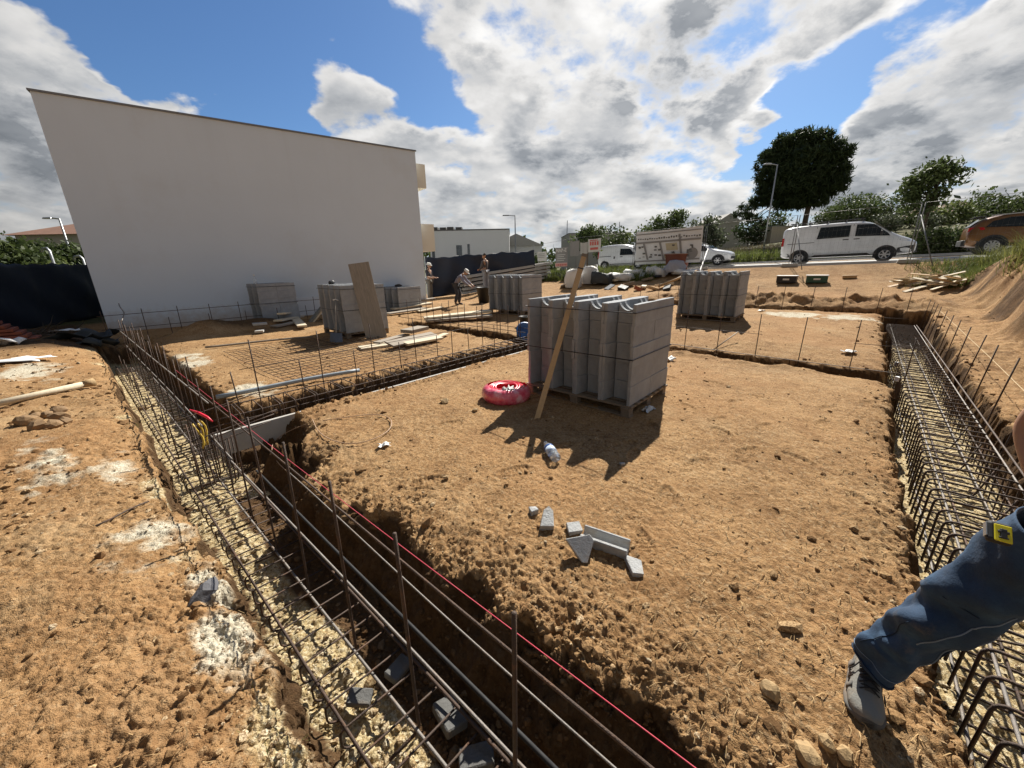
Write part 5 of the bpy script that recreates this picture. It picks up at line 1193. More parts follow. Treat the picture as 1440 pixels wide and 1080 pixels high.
m=MB(); m.smooth=True; m.tube([(.2*math.cos(t),.2*math.sin(t),.135) for t in np.linspace(-.5,.5,6)],.016,6); m.build('grip',m_dark,o,fix=False)
# concrete beams stacked before the tarp
o=thing('beam_stack','stack of long grey prestressed concrete beams lying before the navy fabric fence','beam stack',(0,0,0)); bl=[]
A0=dep(650,402,19.3);A1=dep(775,391,23)
A0=Vector(A0);A1=Vector(A1); A0.z=G(A0.x,A0.y)+.06; A1.z=G(A1.x,A1.y)+.06; d=A1-A0; nx=Vector((-d.y,d.x,0)).normalized(); R=frame(d)
o.location=A0
for lay in range(5):
    for k in range(3):
        m=MB(); L=d.length*(1-.02*((lay*3+k)%4)); m.prism([(-.07,0),(.07,0),(.07,.05),(.025,.06),(.025,.12),(-.025,.12),(-.025,.06),(-.07,.05)],0,L,'x'); q=m.build('beam',m_conc2,o); q.rotation_euler=R.to_euler(); q.location=nx*(.2*k)+Vector((0,0,.19*lay))+d*(.01*((lay+k)%3))
    if lay<4:
        m=MB()
        for t in (.08,.5,.92): m.box(d*t+nx*.2+Vector((0,0,.19*lay+.155)),(.08,.6,.066),R)
        m.build('bearer',m_pal,o)
# white slab edge to the right of the beams
plank(765,392,800,390,.5,.12,'thick pale slab lying left of the white bags',z=.10,mt=m_conc2)
# rubble bags
m_bag=simple('bag_fabric',(.66,.65,.63),.8,var=.1,scale=5,dirt=((.45,.38,.30),.35)); m_bagd=simple('dark_bag',(.045,.05,.052),.7,var=.3)
def bag(px,py,Z,w,h,label,mt,seed,lean=0,strap=True):
    p=dep(px,py,Z); z=G(p[0],p[1]); r=random.Random(seed); o=thing('rubble_bag',label,'bag',(p[0],p[1],z),r.uniform(0,1),rot=(0,lean,r.uniform(0,1.5)))
    m=MB(); m.smooth=True; n=26; k=9; vs=[]
    for j in range(k+1):
        v=j/k
        for i in range(n):
            t=2*PI*i/n; c,s=math.cos(t),math.sin(t); e=(abs(c)**5+abs(s)**5)**(-1/5)
            rr_=w/2*e*(1-.18*(1-v)**3-.22*v**3)*(1+.05*math.sin(5*t+seed+v*6)+.05*math.sin(9*t-v*8))
            vs.append((rr_*c,rr_*s,h*v*(1+.12*math.sin(2*t+seed)*v)))
    fs=[(j*n+i,j*n+(i+1)%n,(j+1)*n+(i+1)%n,(j+1)*n+i) for j in range(k) for i in range(n)]; 
    m._add(vs,fs); top=k*n; m.v.append((0,0,h*.72)); m.f+=[(top+i,top+(i+1)%n,len(m.v)-1) for i in range(n)]; m.m+=[0]*n; m.sm+=[True]*n
    m.build('sack',mt,o,fix=True)
    if strap:
        m=MB(); m.smooth=True
        for s in (0,PI/2,PI,3*PI/2):
            c=Vector((math.cos(s+.6),math.sin(s+.6),0))*w*.46; m.tube([c+Vector((0,0,h*.8)),c*1.0+Vector((0,0,h*1.18)),c.cross(Vector((0,0,1)))*.5+c*.8+Vector((0,0,h*.85))],.014,5)
        m.build('lifting_loop',mt,o,fix=False)
    return o
bag(806,402,19.3,.85,.80,'upright white rubble bag with dark markings, leftmost of the bags',m_bag,1)
bag(829,400,19.8,.9,.78,'grey-white rubble bag between the marked bag and the dark bag',m_bag,2)
bag(845,404,19.2,1.0,.55,'slumped dark grey rubble bag',m_bagd,3,.2)
bag(872,402,19.6,1.2,.34,'flat spread white sack with lilac folds right of the dark bag',m_bag,4,.05,False)
bag(890,398,20,1.0,.30,'low white sack before the left end of the site-plan banner',m_bag,5,.0,False)
bag(914,400,19.4,.55,.42,'small upright beige sack before the banner',m_bag,6,.1,False)
bag(925,401,19.0,.65,.38,'small crumpled white sack left of the rust-brown tub',m_bag,7,.1,False)
bag(947,401,18.6,.95,.55,'tilted grey sheet-like sack before the rust-brown tub',simple('grey_bag',(.36,.36,.40),.7,var=.15),8,.45,False)
bag(963,403,18.4,1.2,.22,'flat white sack at the right end of the rubbish row',m_bag,9,0,False)
o=thing('rust_tub','large rust-brown open tub in the rubbish row before the banner','tub',dep(949,397,19.6)); o.location.z=G(o.location.x,o.location.y); m=MB(); m.smooth=False; m.lathe([(0,0),(.48,0),(.58,.72),(.62,.72),(.62,.77),(.55,.77),(.46,.04),(0,.04)],n=28); m.build('shell',simple('rust_brown',(.20,.065,.035),.7,var=.25),o)
m=MB(); m.smooth=True; m.tube([(.6*math.cos(t),.6*math.sin(t),.78) for t in np.linspace(0,2*PI,30)],.02,6); m.build('rim',simple('pale_rim',(.5,.4,.34),.6),o,fix=False)
m=MB(); p=hit(976,404); q=dep(995,352,19.5); m.tube([p,Vector(q)],.03,8); tag(m.build('white_pole',m_white,fix=False),'white pole leaning on the mesh fence right of the banner','pole')
r=random.Random(12); labs=['pale offcut lying left in the rubbish row','white carton scrap in the middle of the rubbish row','brown board scrap in the rubbish row','dark offcut behind the small sacks','pale slat lying before the rust-brown tub','beige board behind the flat white sack','dark crate at the right of the rubbish row']
for i,(px,py,w) in enumerate([(862,398,.5),(902,391,.6),(910,396,.5),(921,392,.6),(934,404,.9),(880,391,.8),(971,394,.6)]):
    m=MB(); m.box((0,0,0),(w,.25,.10 if i!=6 else .35)); o=m.build('board_scrap',[m_woodp,m_white,m_pal,m_dark,m_woodp,m_woodp,m_dark][i],bevel=.006); q=hit(px,py); o.location=q+Vector((0,0,.12)); o.rotation_euler=(r.uniform(-.2,.2),r.uniform(-.3,.3),r.uniform(0,3)); tag(o,labs[i],'scrap')
lb2=['crumpled pale carton at the left of the rubbish row','brown splintered board lying on the low sacks','grey offcut before the dark bag','pale splintered board between the sacks','reddish brick piece before the sacks','black plastic scrap before the rust-brown tub','beige carton scrap behind the rust-brown tub','short pale stake in the rubbish row','brown offcut at the right end of the rubbish row','grey slab piece right of the rubbish row','pale panel piece behind the dark bag','dark board under the flat white sack']
for i,(px,py) in enumerate([(792,405),(885,403),(857,407),(905,406),(897,409),(938,408),(957,394),(918,409),(972,406),(980,410),(853,396),(876,408)]):
    mm_=[m_sheet,m_pal,m_conc,m_woodp,m_clay,m_dark,m_woodp,m_wood,m_pal,m_conc2,m_white,m_dark][i]
    m=MB(); m.box((0,0,0),(r.uniform(.3,.8),r.uniform(.12,.35),r.uniform(.04,.16))); o=m.build('board_scrap',mm_,bevel=.006,seg=1); q=hit(px,py); o.location=q+Vector((0,0,.09)); o.rotation_euler=(r.uniform(-.4,.4),r.uniform(-.5,.5),r.uniform(0,3)); tag(o,lb2[i],'scrap')
# long thin timber lying behind the main pallet
p=hit(925,408);q=hit(978,400); m=MB(); m.smooth=True; m.tube([p+Vector((0,0,.15)),q+Vector((0,0,.55))],.045,8); tag(m.build('timber_pole',m_wood,fix=False),'pale timber pole sloping up behind the nearest pallet towards the right pallet','pole')
# crates on the slope
def crate(px,py,Z,label,col,rz):
    p=dep(px,py,Z); o=thing('site_crate',label,'crate',(p[0],p[1],G(p[0],p[1])),rz); m=MB(); m.box((0,0,.12),(.62,.38,.24)); m.build('box',col,o,bevel=.02); m=MB(); m.box((0,0,.255),(.66,.42,.03)); m.build('lid',m_white,o,bevel=.008); m=MB(); m.box((0,-.195,.13),(.2,.012,.06)); m.build('label_plate',m_white,o); return o
crate(1106,396,14.6,'dark grey crate with a pale lid on the slope, left of the green one',m_dark,-.75); crate(1148,395,14.0,'dark green crate with a pale lid on the slope',simple('green_plastic',(.02,.085,.06),.5,var=.15),-.62)
p=hit(1184,392);q=hit(1204,391); slab(p+Vector((0,0,.05)),q+Vector((0,0,.05)),.16,.10,m_wood,'wood_block','single reddish wood block on the slope right of the green crate','wood block')
# pile of broken pallet boards
g='boards of the scattered pile by the earth bank'; r=random.Random(21)
for i in range(26):
    px=r.gauss(1308,30); py=402+abs(r.gauss(0,5))-4+(px-1308)*.02
    px=min(max(px,1246),1362); h=hit(px,py); L=r.uniform(.5,1.2); a=r.uniform(-.7,.9)-.5; dz=.06+.28*max(0,1-abs(px-1318)/45)*r.random()
    m=MB(); m.box((0,0,0),(L,r.uniform(.08,.14),.022)); o=m.build('broken_board',m_woodp if r.random()<.8 else m_wood); o.location=h+Vector((0,0,dz)); o.rotation_euler=(r.uniform(-.3,.3),r.uniform(-.35,.25),a); tag(o,'pale broken pallet board in the scattered pile at the foot of the earth bank','board',g)
# ================================================================== buildings and poles in the distance
m_hw=simple('house_white',(.66,.66,.66),.9,var=.04,scale=1); m_hg=simple('house_grey',(.38,.37,.35),.9,var=.06,scale=1); m_hb=simple('house_beige',(.50,.44,.36),.9,var=.06,scale=1)
m_roof=simple('clay_roof',(.22,.115,.075),.9,var=.25,scale=2); m_roofg=simple('grey_roof',(.12,.115,.11),.8,var=.2,scale=2); m_win=simple('dark_window',(.02,.022,.025),.15,var=.1)
def gz(p): return G(p[0],p[1])
def house(name,label,x0,x1,ytop,Z,depth,wallm,roofm,roofh=0,wins=(),yaw=None,eave=.25,cat='house',hip=False,extra=None,z0=None,flat=.12):
    """front face between two lines of sight at one distance, top at ytop"""
    a=Vector(dep(x0,ytop,Z)); b=Vector(dep(x1,ytop,Z)); c=(a+b)/2; g=min(gz(a),gz(b)) if z0 is None else z0
    w=(b-a).xy.length; d=(b-a); rz=math.atan2(d.y,d.x); H=c.z-g
    o=thing(name,label,cat,(a.x,a.y,g-.3),rz); H+=.3
    m=MB(); m.box((w/2,depth/2,H/2),(w,depth,H)); m.build('wall',wallm,o)
    if roofh:
        m=MB(); e=eave
        if hip:
            vs=[(-e,-e,H),(w+e,-e,H),(w+e,depth+e,H),(-e,depth+e,H),(w*.35,depth/2,H+roofh),(w*.65,depth/2,H+roofh)]
            m._add(vs,[(0,1,5,4),(1,2,5),(2,3,4,5),(3,0,4),(3,2,1,0)])
        else: m.prism([(-e,H+.002),(w+e,H+.002),(w/2,H+roofh)],-e,depth+e,'y')
        m.build('roof',roofm,o)
    else:
        m=MB(); m.box((w/2,depth/2,H+flat/2),(w+.1,depth+.1,flat)); m.build('roof',roofm,o)
    for (u0,u1,v0,v1) in wins:
        m=MB(); m.box((w*(u0+u1)/2,-.01,H*(v0+v1)/2),(w*(u1-u0),.06,H*(v1-v0))); m.build('window',m_win,o)
    return o,w,H
def rails(o,w,H,n,mt): 
    m=MB(); 
    for k in range(n): m.box((w*.06+w*.1*k,1+.4*(k%2),H+.25),(w*.08,1.2,.35))
    m.build('roof_plant',mt,o)
o,w,H=house('white_house','low modern white house with dark flat roof and small square windows','house' and 603,716,324,42,9,m_hw,m_roofg,wins=[(.02,.055,.45,.72),(.33,.40,.45,.72),(.47,.50,.50,.74)])
rails(o,w,H,4,m_roofg); m=MB(); m.box((w*.30,-.35,H*.28),(.9,.5,1.3)); m.build('utility_box',m_hg,o)
o,w,H=house('gable_house','pale house with a low pale gable behind the round street tree',690,762,346,50,10,m_hw,m_hg,roofh=1.5)
house('flat_building','low grey concrete building with a flat roof beyond the small van',800,884,328,75,12,m_hg,m_roofg,wins=[(.1,.2,.55,.75),(.45,.55,.55,.75),(.75,.85,.55,.75)],cat='building')
o,w,H=house('hill_house','small grey gabled house on the hill right of the banner',1010,1040,312,58,8,m_hg,m_hg,roofh=1.2); m=MB(); m.box((w*1.5,3,1.8),(w*.9,5,3.6)); m.build('annexe',m_hg,o)
house('hut','small beige flat-roofed hut on the hill left of the pine trunk',1086,1114,319,46,4,m_hb,m_hg,cat='hut')
house('hill_house','beige house with a tiled roof half hidden behind the bronze SUV',1338,1378,298,56,8,m_hb,m_roof,roofh=1.4,wins=[(.2,.4,.4,.7),(.6,.8,.4,.7)])
house('tiled_house','wide house with a low clay-tile roof behind the left hedge',20,140,330,48,11,m_hg,m_roof,roofh=2.0,hip=True,eave=.8,wins=[(.15,.25,.5,.8),(.5,.58,.5,.8),(.75,.85,.5,.8)])
def pole(x0,y0,ytop,Z,r,label,name='street_lamp',cat='street lamp',arm=0,mt=None):
    b=Vector(dep(x0,y0,Z)); g=gz(b); d=ray(x0,ytop); 
    # same plan position, height from the top's line of sight
    t=math.hypot(b.x,b.y)/math.hypot(d[0],d[1]); zt=CAM[2]+t*d[2]
    o=thing(name,label,cat,(b.x,b.y,g-.1)); h=zt-g+.1; m=MB(); m.smooth=True; m.tube([(0,0,0),(0,0,h*.5),(0,0,h)],[r,r*.8,r*.55],8); m.build('pole',mt or m_galv,o,fix=False)
    if arm:
        m=MB(); m.smooth=False; m.tube([(0,0,h-.04),(arm*.6,0,h+.02)],r*.5,6); m.build('arm',m_galv,o,fix=False); m=MB(); m.box((arm*.95,0,h+.02),(abs(arm)*.8,.20,.09),taper=.8); m.build('lamp_head',mt or m_galv,o,bevel=.02)
    return o,h
m_lampd=simple('lamp_grey',(.20,.21,.22),.5,metal=.4)
pole(105,372,308,24,.08,'street lamp left of the white wall with a flat dark head',arm=-.7,mt=None)
pole(725,360,303,38,.08,'grey street lamp beside the round tree behind the navy fence',arm=-.9,mt=m_lampd)
pole(1077,330,233,27,.06,'tall street lamp before the left side of the pine',arm=-.7)
pole(797,345,310,80,.12,'thin utility pole left of the street tree far off','utility_pole','utility pole',mt=m_lampd)
o,h=pole(1040,330,290,60,.10,'dark radio mast beside the grey gabled house','radio_mast','mast',mt=m_lampd); m=MB()
m.box((0,0,h-1.5),(.1,.1,2.2))
for k in range(5): m.box((0,0,h-.5-.5*k),(.9-.1*k,.25,.16))
m.build('antenna',m_lampd,o)
pole(870,335,312,70,.09,'thin utility pole above the flat grey building','utility_pole','utility pole',mt=m_lampd); pole(1376,300,270,52,.06,'slim pole beside the small tree above the SUV','utility_pole','utility pole',mt=m_lampd)
for (x0,y0,x1,y1,l,Z) in [(77,374,62,349,'bent grey vent pipe standing behind the left fabric fence',17),(119,372,107,360,'second bent vent pipe touching the white wall edge',19)]:
    o,h=None,None; b=Vector(dep(x0,y0,Z)); t=Vector(dep(x1+6,y1,Z)); m=MB(); m.smooth=True; g=gz(b); e=Vector(dep(x1-2,y1+1,Z)); e2=Vector(dep(x1-3,y1+6,Z))
    top=Vector((b.x,b.y,t.z)); m.tube([Vector((b.x,b.y,g-.1)),top-Vector((0,0,.12)),top.lerp(e,.3),e,e2],.05,8); tag(m.build('vent_pipe',m_galv,fix=False),l,'pipe')
# ================================================================== trees and plants
def leafmat(name,c0,c1,tr=.25):
    m,nt,b=mat(name); g=nt.nodes.new('ShaderNodeNewGeometry'); r=g.outputs['Random Per Island']
    n=noise(nt,g.outputs['Position'],.9,3,.6)
    k=mth(nt,'ADD',mth(nt,'MULTIPLY',r,.6),mth(nt,'MULTIPLY',mrange(nt,n,.35,.65),.4))
    nt.links.new(mix(nt,k,c0,c1),b.inputs['Base Color']); b.inputs['Roughness'].default_value=.6; b.inputs['Specular IOR Level'].default_value=.25
    t=nt.nodes.new('ShaderNodeBsdfTranslucent'); nt.links.new(mix(nt,k,tuple(x*1.2 for x in c0),tuple(x*1.4 for x in c1)),t.inputs['Color'])
    ms=nt.nodes.new('ShaderNodeMixShader'); ms.inputs[0].default_value=tr; nt.links.new(b.outputs[0],ms.inputs[1]); nt.links.new(t.outputs[0],ms.inputs[2]); nt.links.new(ms.outputs[0],nt.nodes['Material Output'].inputs['Surface']); return m
L_dark=leafmat('pine_needles',(.018,.032,.013),(.058,.085,.032),.22); L_mid=leafmat('street_tree_leaf',(.040,.062,.020),(.11,.145,.05)); L_bush=leafmat('bush_leaf',(.028,.048,.014),(.085,.11,.035)); L_lite=leafmat('light_leaf',(.06,.09,.03),(.17,.20,.07)); L_grey=leafmat('grey_leaf',(.05,.065,.035),(.13,.15,.09))
m_bark=simple('bark',(.09,.065,.045),.95,var=.35,scale=14,bmp=.6,bscale=30)
def foliage(name,parent,blobs,n,size,mt,seed,clump=14,flat=.6,aspect=1.6,up=.0):
    """leaf quads gathered in clumps spread through the blobs (cx,cy,cz,rx,ry,rz,weight)"""
    r=np.random.default_rng(seed); W_=np.array([b[6] if len(b)>6 else b[3]*b[4]*b[5] for b in blobs]); W_=W_/W_.sum()
    nc=max(4,n//clump); bi=r.choice(len(blobs),nc,p=W_); B=np.array([b[:6] for b in blobs])[bi]
    d=r.normal(size=(nc,3)); d/=np.linalg.norm(d,axis=1)[:,None]; rad_=r.uniform(.35,1,nc)**.5*(1+.10*r.normal(size=nc).clip(-2,1))
    c=B[:,:3]+d*B[:,3:]*rad_[:,None]
    ci=np.repeat(np.arange(nc),clump); N_=len(ci); cs=(size*r.uniform(1.6,3.4,nc))[ci]
    p=c[ci]+r.normal(size=(N_,3))*cs[:,None]*np.array([1,1,flat])*.7
    u=r.normal(size=(N_,3)); u[:,2]+=up*3; u/=np.linalg.norm(u,axis=1)[:,None]; w=np.cross(u,r.normal(size=(N_,3))); w/=np.linalg.norm(w,axis=1)[:,None]+1e-9
    s=size*r.uniform(.6,1.3,N_)[:,None]; hu=u*s*aspect*.5; hw_=w*s*.5
    V=np.stack([p-hu,p+hw_,p+hu,p-hw_],1).reshape(-1,3); Fq=np.arange(N_*4).reshape(-1,4)
    return npmesh(name,V,Fq,mt,parent)
def tree(name,label,px,py,Z,H,blobs,n,size,mt,seed,trunk=.12,cat='tree',group=None,limbs=7,lean=(0,0),base=None,clump=14,aspect=1.6,up=0,th=.5):
    """blobs are given in metres from the foot of the trunk; x runs across the line of sight"""
    b=Vector(dep(px,py,Z)) if base is None else base; g=gz(b); rz=math.atan2(-b.x,b.y)
    o=thing(name,label,cat,(b.x,b.y,g-.05),rz,group); r=random.Random(seed)
    m=MB(); m.smooth=True; top=Vector((lean[0],lean[1],H*th))
    if trunk:
        m.tube([Vector((0,0,0)),top*.35+Vector((r.uniform(-.1,.1)*trunk*4,0,0)),top*.7,top],[trunk,trunk*.8,trunk*.66,trunk*.5],8)
        for k in range(limbs):
            q=r.choice(blobs); e=Vector(q[:3])+Vector((r.uniform(-.6,.6)*q[3],r.uniform(-.6,.6)*q[4],r.uniform(-.2,.6)*q[5])); s=top*r.uniform(.55,1.0)
            m.tube([s,s.lerp(e,.5)+Vector((0,0,-.06*(e-s).length)),e],[trunk*.42,trunk*.25,trunk*.08],5)
        m.build('trunk',m_bark,o,fix=False)
    foliage('crown',o,blobs,n,size,mt,seed,clump=clump,aspect=aspect,up=up); return o
# stone pine
k=32/F_PX
def ct(x): return 1/math.sqrt(1+((x-720)/F_PX)**2)
def pb(px,py,rx,ry,rd=None,dy=0): c=ct(1132)*.92; px=px-.19*(318-py); return ((px-1132-20)*k*c*1.22,dy,(318-py)*k*1.07,rx*k*c*1.06,(rd or rx)*k*c*1.0,ry*k*.86)
tree('pine_tree','large dark round-crowned pine behind the white van',1132,318,32,10.5,[pb(1152,226,50,44)]+[pb(1152+44*math.cos(q*PI/6),226+38*math.sin(q*PI/6)*(1 if math.sin(q*PI/6)<0 else .8),19+4*(q%2),16+3*(q%3)) for q in range(12)]+[pb(1096,256,16,10),pb(1076,262,13,9),pb(1088,274,17,6),pb(1066,270,9,6),pb(1100,283,11,4)],46000,.085,L_dark,3,trunk=.24,clump=24,limbs=22,aspect=6.0,up=.25,th=.62)
# street trees
k=22/F_PX
def sb_(px,py,rx,ry,x0,y0): c=ct(x0)*.92; px=px-.28*(y0-py); return ((px-x0)*k*c,0,(y0-py)*k*.95,rx*k*c*.85,rx*k*c*.8,ry*k*.85)
tree('street_tree','wind-swept street tree with an open leafy crown right of the white van',1290,352,21,5,[sb_(1285,262,24,20,1290,352),sb_(1315,245,30,14,1290,352),sb_(1340,252,20,12,1290,352),sb_(1300,285,22,14,1290,352),sb_(1275,280,12,14,1290,352),sb_(1320,270,18,10,1290,352)],2900,.11,L_mid,5,trunk=.10,limbs=14,clump=9,aspect=2.2,th=.72)
tree('shrub','dark overgrown shrub at the foot of the wind-swept tree',1300,352,20.5,1.6,[(0,0,.7,.9,.9,.7),(.9,.3,.8,.9,.9,.7),(-.5,0,.5,.6,.6,.5),(1.6,.5,.7,.7,.8,.6)],4200,.10,L_bush,6,trunk=.03,limbs=5,cat='shrub')
k=29/F_PX
def st_(px,py,rx,ry,x0,y0): c=ct(x0); return ((px-x0)*k*c,0,(y0-py)*k*.95,rx*k*c*.85,rx*k*.8,ry*k*.85)
tree('street_tree','slim street tree above the notices left of the small delivery van',826,368,29,4.4,[st_(818,320,12,13,826,368),st_(834,318,12,14,826,368),st_(826,308,13,9,826,368),st_(841,308,7,8,826,368)],2200,.13,L_mid,7,trunk=.08,clump=9,th=.75)
tree('street_tree','two-lobed street tree behind the site-plan banner',932,365,31,5,[st_(922,306,14,14,932,365),st_(946,297,13,13,932,365),st_(930,318,16,10,932,365),st_(951,290,9,8,932,365)],2700,.13,L_mid,8,trunk=.09,clump=9,th=.7)
tree('street_tree','thin upright tree right of the site-plan banner',993,362,30,4.4,[st_(993,312,8,20,993,362),st_(988,325,12,12,993,362),st_(1000,330,12,10,993,362)],1700,.17,L_grey,9,trunk=.06,clump=8,th=.7)
tree('round_tree','dense round tree behind the middle of the navy fabric fence',712,368,36,3.2,[st_(712,338,13,14,712,360),st_(706,345,10,10,712,360),st_(718,345,10,12,712,360)],2600,.20,L_mid,10,trunk=.09)
tree('round_tree','leafy tree left of the two at the right end of the navy fence',748,368,40,4.4,[st_(748,335,10,16,748,360),st_(752,345,11,12,748,360)],2000,.22,L_bush,11,trunk=.08)
tree('round_tree','smaller leafy tree at the right end of the navy fence',768,368,42,3.4,[st_(767,342,9,12,768,360),st_(770,348,8,9,768,360)],1500,.22,L_bush,12,trunk=.07)
# hedge behind the left fence
tree('hedge_bush','big dark feathery bush at the left picture edge behind the fabric fence',12,372,17,3.2,[(-.6,0,1.9,1.3,1.3,1.5),(.6,0,1.5,1.1,1.1,1.2),(-1.8,.3,2.0,1.2,1.2,1.5),(.2,.3,2.3,.9,.9,.9)],7000,.13,L_bush,13,trunk=.06,cat='bush')
for i,(px,Z,h,l) in enumerate([(66,23,2.4,'dark hedge bush left of the street lamp behind the fabric fence'),(92,23.5,2.3,'dark hedge bush behind the left street lamp'),(118,24,2.3,'dark hedge bush beside the white wall edge'),(40,22,2.2,'dark hedge bush right of the big feathery bush')]):
    tree('hedge_bush',l,px,372,Z,h,[(0,0,1.7,1.3,1.0,1.5),(.5,0,2.35,.9,.8,.9),(-.6,.1,2.3,.9,.8,.9)],4200,.15,L_bush,20+i,trunk=.05,cat='bush')
tree('shrub','light green shrub low behind the left fabric fence',84,372,17.5,2.0,[(0,0,1.75,.55,.5,.35)],700,.09,L_lite,28,trunk=.03,cat='shrub')
# bushes above the van
def bush(px,py,Z,rx,rz,l,mt,seed,n=1800,size=.22,name='bush',cat='bush'):
    p=Vector(dep(px,py,Z)); g=gz(p); h=p.z-g
    tree(name,l,px,py,Z,h,[(0,0,h,rx,rx,rz),(rx*.5,0,h-rz*.3,rx*.6,rx*.6,rz*.7),(-rx*.5,0,h-rz*.35,rx*.6,rx*.6,rz*.7),(0,0,max(h*.45,.2),rx*.85,rx*.85,max(h*.45,.3))],n,size,mt,seed,trunk=.08,limbs=5,cat=cat)
bush(1200,296,44,2.4,1.7,'big leafy bush above the middle of the white van',L_mid,40,5200,.16)
bush(1168,303,43,1.3,1.0,'leafy bush left of the big one above the van rear window',L_mid,41,1800,.15)
bush(1225,296,46,2.4,2.0,'tall leafy bush right of the big one above the van cab',L_mid,42,3000,.16)
bush(1262,298,45,2.4,2.0,'round dark bush left of the wind-swept tree',L_bush,43,3000,.16)
bush(1240,310,40,.9,.7,'left clipped round shrub above the van windscreen',L_grey,44,900,.12,'round_shrub','shrub'); bush(1254,311,40,.8,.7,'right clipped round shrub above the van bonnet',L_grey,45,900,.12,'round_shrub','shrub')
bush(1330,302,44,2.0,1.3,'yellow-green bush right of the wind-swept tree',L_lite,46,1800); bush(1309,306,38,.8,.7,'clipped round shrub behind the wind-swept tree trunk',L_grey,47,900,.12,'round_shrub','shrub')
bush(1415,296,46,3.2,1.7,'wide dark bush above the bronze SUV roof',L_bush,48,2600); bush(1378,287,50,1.4,2.2,'slender twin-topped tree above the SUV rear',L_mid,49,1300,.2,'slender_tree','tree')
bush(1055,322,48,1.4,1.2,'dark bush between the grey gabled house and the street lamp',L_dark,50,1400); bush(1090,312,50,1.2,1.2,'dark bush beside the beige hut',L_bush,51,1000)
bush(975,330,46,2.0,1.4,'olive bush behind the right part of the banner',L_grey,52,1600); bush(905,332,48,2.2,1.2,'low bush behind the left part of the banner',L_lite,53,1600); bush(860,333,50,2.4,1.4,'bush behind the small delivery van roof',L_bush,54,1600)
# far wood on the horizon
rs=np.random.default_rng(77); bl=[]
for i in range(170):
    a=rs.uniform(-.95,1.0); R_=rs.uniform(120,190); x,y=R_*math.sin(a),R_*math.cos(a); z=float(base_z(*[np.array([q]) for q in AB(x,y)])[0]); h=rs.uniform(4,7.5); bl.append((x,y,z+h*.5,rs.uniform(4,9),rs.uniform(4,9),h*.55,1))
fw=foliage('far_wood',None,bl,26000,1.0,L_bush,78,clump=12); tag(fw,'dark line of far-off woodland along the horizon','woodland',kind='stuff')
# grass and weeds
m_grass=leafmat('grass_blade',(.07,.085,.022),(.27,.235,.10),.3); m_grassb=leafmat('bank_blade',(.07,.095,.022),(.24,.24,.075),.3); m_dry=leafmat('dry_blade',(.06,.055,.03),(.17,.145,.085),.25); m_grassg=leafmat('green_blade',(.055,.085,.02),(.17,.19,.05),.3)
def blades(name,xs,ys,h,w,mt,label,seed,droop=.5,cat='grass'):
    r=np.random.default_rng(seed); n=len(xs); z=ground(xs,ys,False)-.03; A=r.uniform(0,2*PI,n); l=h*r.uniform(.5,1.25,n); dr=droop*l*r.uniform(.2,1.2,n)
    P=[]
    for t in (0,.4,.75,1):
        cx=xs+np.cos(A)*dr*t*t; cy=ys+np.sin(A)*dr*t*t; cz=z+l*t*(1-.25*t*(dr/l)); ww=w*(1-.85*t)
        P.append(np.stack([cx-np.sin(A)*ww,cy+np.cos(A)*ww,cz],-1)); P.append(np.stack([cx+np.sin(A)*ww,cy-np.cos(A)*ww,cz],-1))
    V=np.stack(P,1).reshape(-1,3); b=np.arange(n)[:,None]*8; Fq=np.concatenate([b+np.array([[0,1,3,2]]),b+np.array([[2,3,5,4]]),b+np.array([[4,5,7,6]])])
    o=npmesh(name,V,Fq,mt); tag(o,label,cat,kind='stuff'); return o
r=np.random.default_rng(31)
def scatter(n,a0,a1,b0,b1,f=None):
    a=r.uniform(a0,a1,n);b=r.uniform(b0,b1,n); 
    if f is not None: k=r.uniform(0,1,n)<f(a,b); a,b=a[k],b[k]
    return XY(a,b)
x,y=scatter(60000,2.3,7.5,7.5,19.8,lambda a,b:sstep(2.65,3.25,a+.3*fbm(a,b,95,3))*(.3+.7*(fbm(a*2,b*2,96,3)>-.15))*(1-.6*sstep(4.5,7,a)))
blades('bank_grass',x,y,.66,.011,m_grassb,'tall yellow-green grass on top of the cut earth bank',1,.7)
x,y=scatter(9000,1.0,3.6,17.5,20.5,lambda a,b:sstep(.9,3,a)*.9*(fbm(a*1.5,b*1.5,97,3)>-.2)); blades('bank_grass',x,y,.22,.010,m_grassg,'short green grass running down from the bank to the kerb',2,.6)
x,y=scatter(12000,-22,-7.5,18.6,20.7,lambda a,b:(fbm(a*1.2,b*1.2,98,3)>-.15)*.8); blades('verge_weeds',x,y,.42,.014,m_grassg,'weeds along the foot of the mesh fence','' or 3,.5,'weeds') if False else blades('verge_weeds',x,y,.42,.014,m_grassg,'yellow-green weeds along the foot of the mesh fence',3,.5,'weeds')
x,y=scatter(45000,-28,24,31.2,46,lambda a,b:np.clip(1.2-(b-31)/22,0.2,1)); blades('meadow_grass',x,y,.5,.035,m_dry,'rough meadow grass beyond the street',4,.5)
x,y=scatter(14000,-24,10,31.0,33.5); blades('verge_grass',x,y,.75,.035,m_grassg,'green verge growth along the far side of the street',5,.5)
x,y=scatter(900,-6.5,.4,.02,.24,lambda a,b:(fbm(a*2,b*2,99,3)>.18)*.9); blades('trench_weeds',x,y,.06,.003,m_grassg,'few green weeds at the outer edge of the near trench',6,.8,'weeds')
